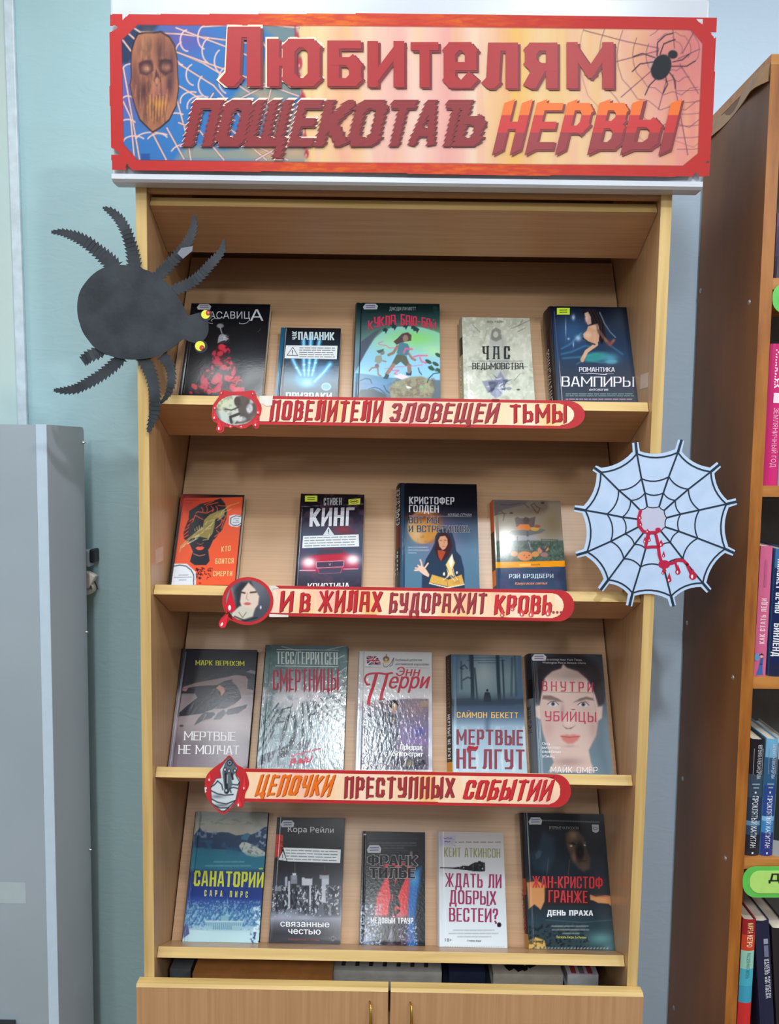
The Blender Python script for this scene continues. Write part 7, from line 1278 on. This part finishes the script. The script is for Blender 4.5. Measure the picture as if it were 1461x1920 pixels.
r = upright('navy leaning book with white letters, right of the banded narrow book', xk+math.tan(0.105)*H_, xk+math.tan(0.105)*H_+0.0265, EYE+SH[4]+0.0001, zk+0.003, P_(30, 38, 66), 0.13, -0.105, (('q', .86, .82, .5, .8, (150, 156, 176), 'q', 1), ('q', .81, .72, .5, .8, (110, 116, 140), 'q', 1), ('КАМЕНЬ', .70, .585, .45, .85, (206, 210, 222), 's', 1), ('ПОГИБЕЛИ', .565, .40, .45, .85, (206, 210, 222), 's', 1)))
xk, zk = at(1447, 1738, YSP); H_ = zk-(EYE+SH[4])
upright('black leaning book at the lower right corner of the photo', xk+math.tan(0.105)*H_, xk+math.tan(0.105)*H_+0.03, EYE+SH[4]+0.0001, zk, P_(38, 38, 44), 0.13, -0.105)

# green shelf signs
def green(lab, x0, y0, x1, y1, letter):
    S = Surf((0, 0.024, EYE), 0, (0, 0, 1.0)); 
    R = S.root('green_sign'); tag(R, lab, 'sign', 'green shelf signs')
    rr_ = (y1-y0)*.42
    def rr2(x0, y0, x1, y1, r): return [(x0+r-r*math.cos(t), y0+r-r*math.sin(t)) for t in np.linspace(0, math.pi/2, 7)]+[(x1, y0), (x1, y1)]+[(x0+r-r*math.sin(t), y1-r+r*math.cos(t)) for t in np.linspace(0, math.pi/2, 7)]
    cut('sign_plate', S, rr2(x0, y0, x1, y1, rr_), -0.001, 0.0, flat('green_paper', (94, 190, 84), 0.3, var=0.02), R)
    cut('inner_panel', S, rr2(x0+13, y0+8, x1, y1-8, rr_*.8), 0.0002, 0.0008, flat('light_green_paper', (176, 222, 118), 0.3, var=0.02), R)
    if letter:
        ik = Ink(); write(ik, S, 'Д', (1441, 1652), (1463, 1652), 15, (24, 44, 34), 's', .0012, tv=.24, th=.18); ik.build('letter', R)
green('green rounded sign with a dark letter on the lower shelf of the brown bookcase', 1393, 1625, 1520, 1683, True)
green('small green sign end under the dark purple book', 1449, 531, 1520, 588, False)

# ------------------------------------------------------------------ grey metal cabinet on the left
GC = empty('grey_metal_cabinet', (-0.65, 0.26, 0.0), (0, 0, 0)); tag(GC, 'grey metal cabinet at the left edge with a pale vertical rim and rivets', 'cabinet')
ZT = EYE+0.034; FY = 0.092-0.26
bm = bmesh.new(); pr = [(FY, 0.02), (FY, ZT)]+[(-0.010+0.010*math.sin(t), ZT-0.010+0.010*math.cos(t)) for t in np.linspace(0, math.pi/2, 6)]+[(0.0, 0.02)]
A = [bm.verts.new((0, y, z)) for y, z in pr]; B = [bm.verts.new((-0.0016, y, z)) for y, z in pr]
bm.faces.new(A); bm.faces.new(B[::-1])
for i in range(len(pr)): bm.faces.new((A[i], B[i], B[(i+1) % len(pr)], A[(i+1) % len(pr)]))
bmesh.ops.recalc_face_normals(bm, faces=bm.faces); me = bpy.data.meshes.new('side_panel'); bm.to_mesh(me); bm.free(); me.materials.append(M['grey_side']); link(bpy.data.objects.new('side_panel', me), GC)
box('rim', (-0.020, FY-0.003, 0.02), (0.0002, FY-0.0001, ZT), M['grey_rim'], GC, 0.001)
box('front_panel', (-0.42, FY-0.0015, 0.02), (-0.0203, FY+0.0015, ZT-0.0005), M['grey'], GC)
box('carcass', (-0.42, FY+0.0016, 0.02), (-0.0017, -0.02, ZT-0.002), M['grey_side'], GC)
for y_ in (830, 1185, 1590, 1915):
    xx = {830: 155, 1185: 161, 1590: 170, 1915: 177}[y_]
    d_ = ((xx-730.5)/FOC)*AR - ((y_-960)/FOC)*AU + AF; t_ = (-0.65-CAM[0])/d_[0]; P_ = CAM+t_*d_
    revolve('rivet', [(0.0030, 0.0), (0.0028, 0.002), (0.0016, 0.0045), (0.0012, 0.0060)], M['metal'], GC, (0, 0, 0), 'x', 12).location = (0.0, -0.008, P_[2])
xx, zz = at(0, 1655, 0.089); x2, z2 = at(48, 1695, 0.089)
box('pale_sticker', (xx-0.03+0.65, FY-0.0018, z2), (x2+0.65, FY-0.0016, zz), flat('pale_sticker_film', (170, 186, 192), 0.3, var=0.01), GC)
xx, zz = at(0, 1912, 0.089); x2, z2 = at(30, 1945, 0.089)
box('black_latch', (xx-0.03+0.65, FY-0.012, z2), (x2+0.65, FY-0.0016, zz), M['dark'], GC, 0.001)
GC.rotation_euler = (0, 0, 0)
# socket things on the wall behind the cabinet
a_, z_ = at(172, 1043, 0.295); K = empty('wall_bracket', (a_-0.012, WALLY, z_)); tag(K, 'small grey and black bracket on the wall behind the grey cabinet', 'bracket')
box('arm', (-0.015, -0.030, -0.022), (0.010, -0.0005, 0.014), M['grey_rim'], K, 0.003); box('black_cap', (0.0105, -0.030, -0.013), (0.021, -0.0005, 0.016), M['dark'], K, 0.003)
a_, z_ = at(170, 1090, 0.295); K = empty('cable_clip', (a_-0.004, WALLY, z_)); tag(K, 'white plastic clip on the wall below the bracket, behind the grey cabinet', 'clip')
o = box('clip_body', (-0.014, -0.030, -0.013), (0.010, -0.0125, 0.020), M['plastic'], K, 0.003); o.rotation_euler = (0, 0.5, 0)
revolve('ring', [(0.013, -0.028), (0.015, -0.026), (0.015, -0.004), (0.013, -0.0005), (0.009, -0.0005)], M['plastic'], K, (-0.003, 0, -0.014), 'y', 18)
tube('cord', [(0.012, -0.02, 0.0), (0.016, -0.018, -0.010), (0.015, -0.012, -0.018)], 0.0014, M['dark'], K)
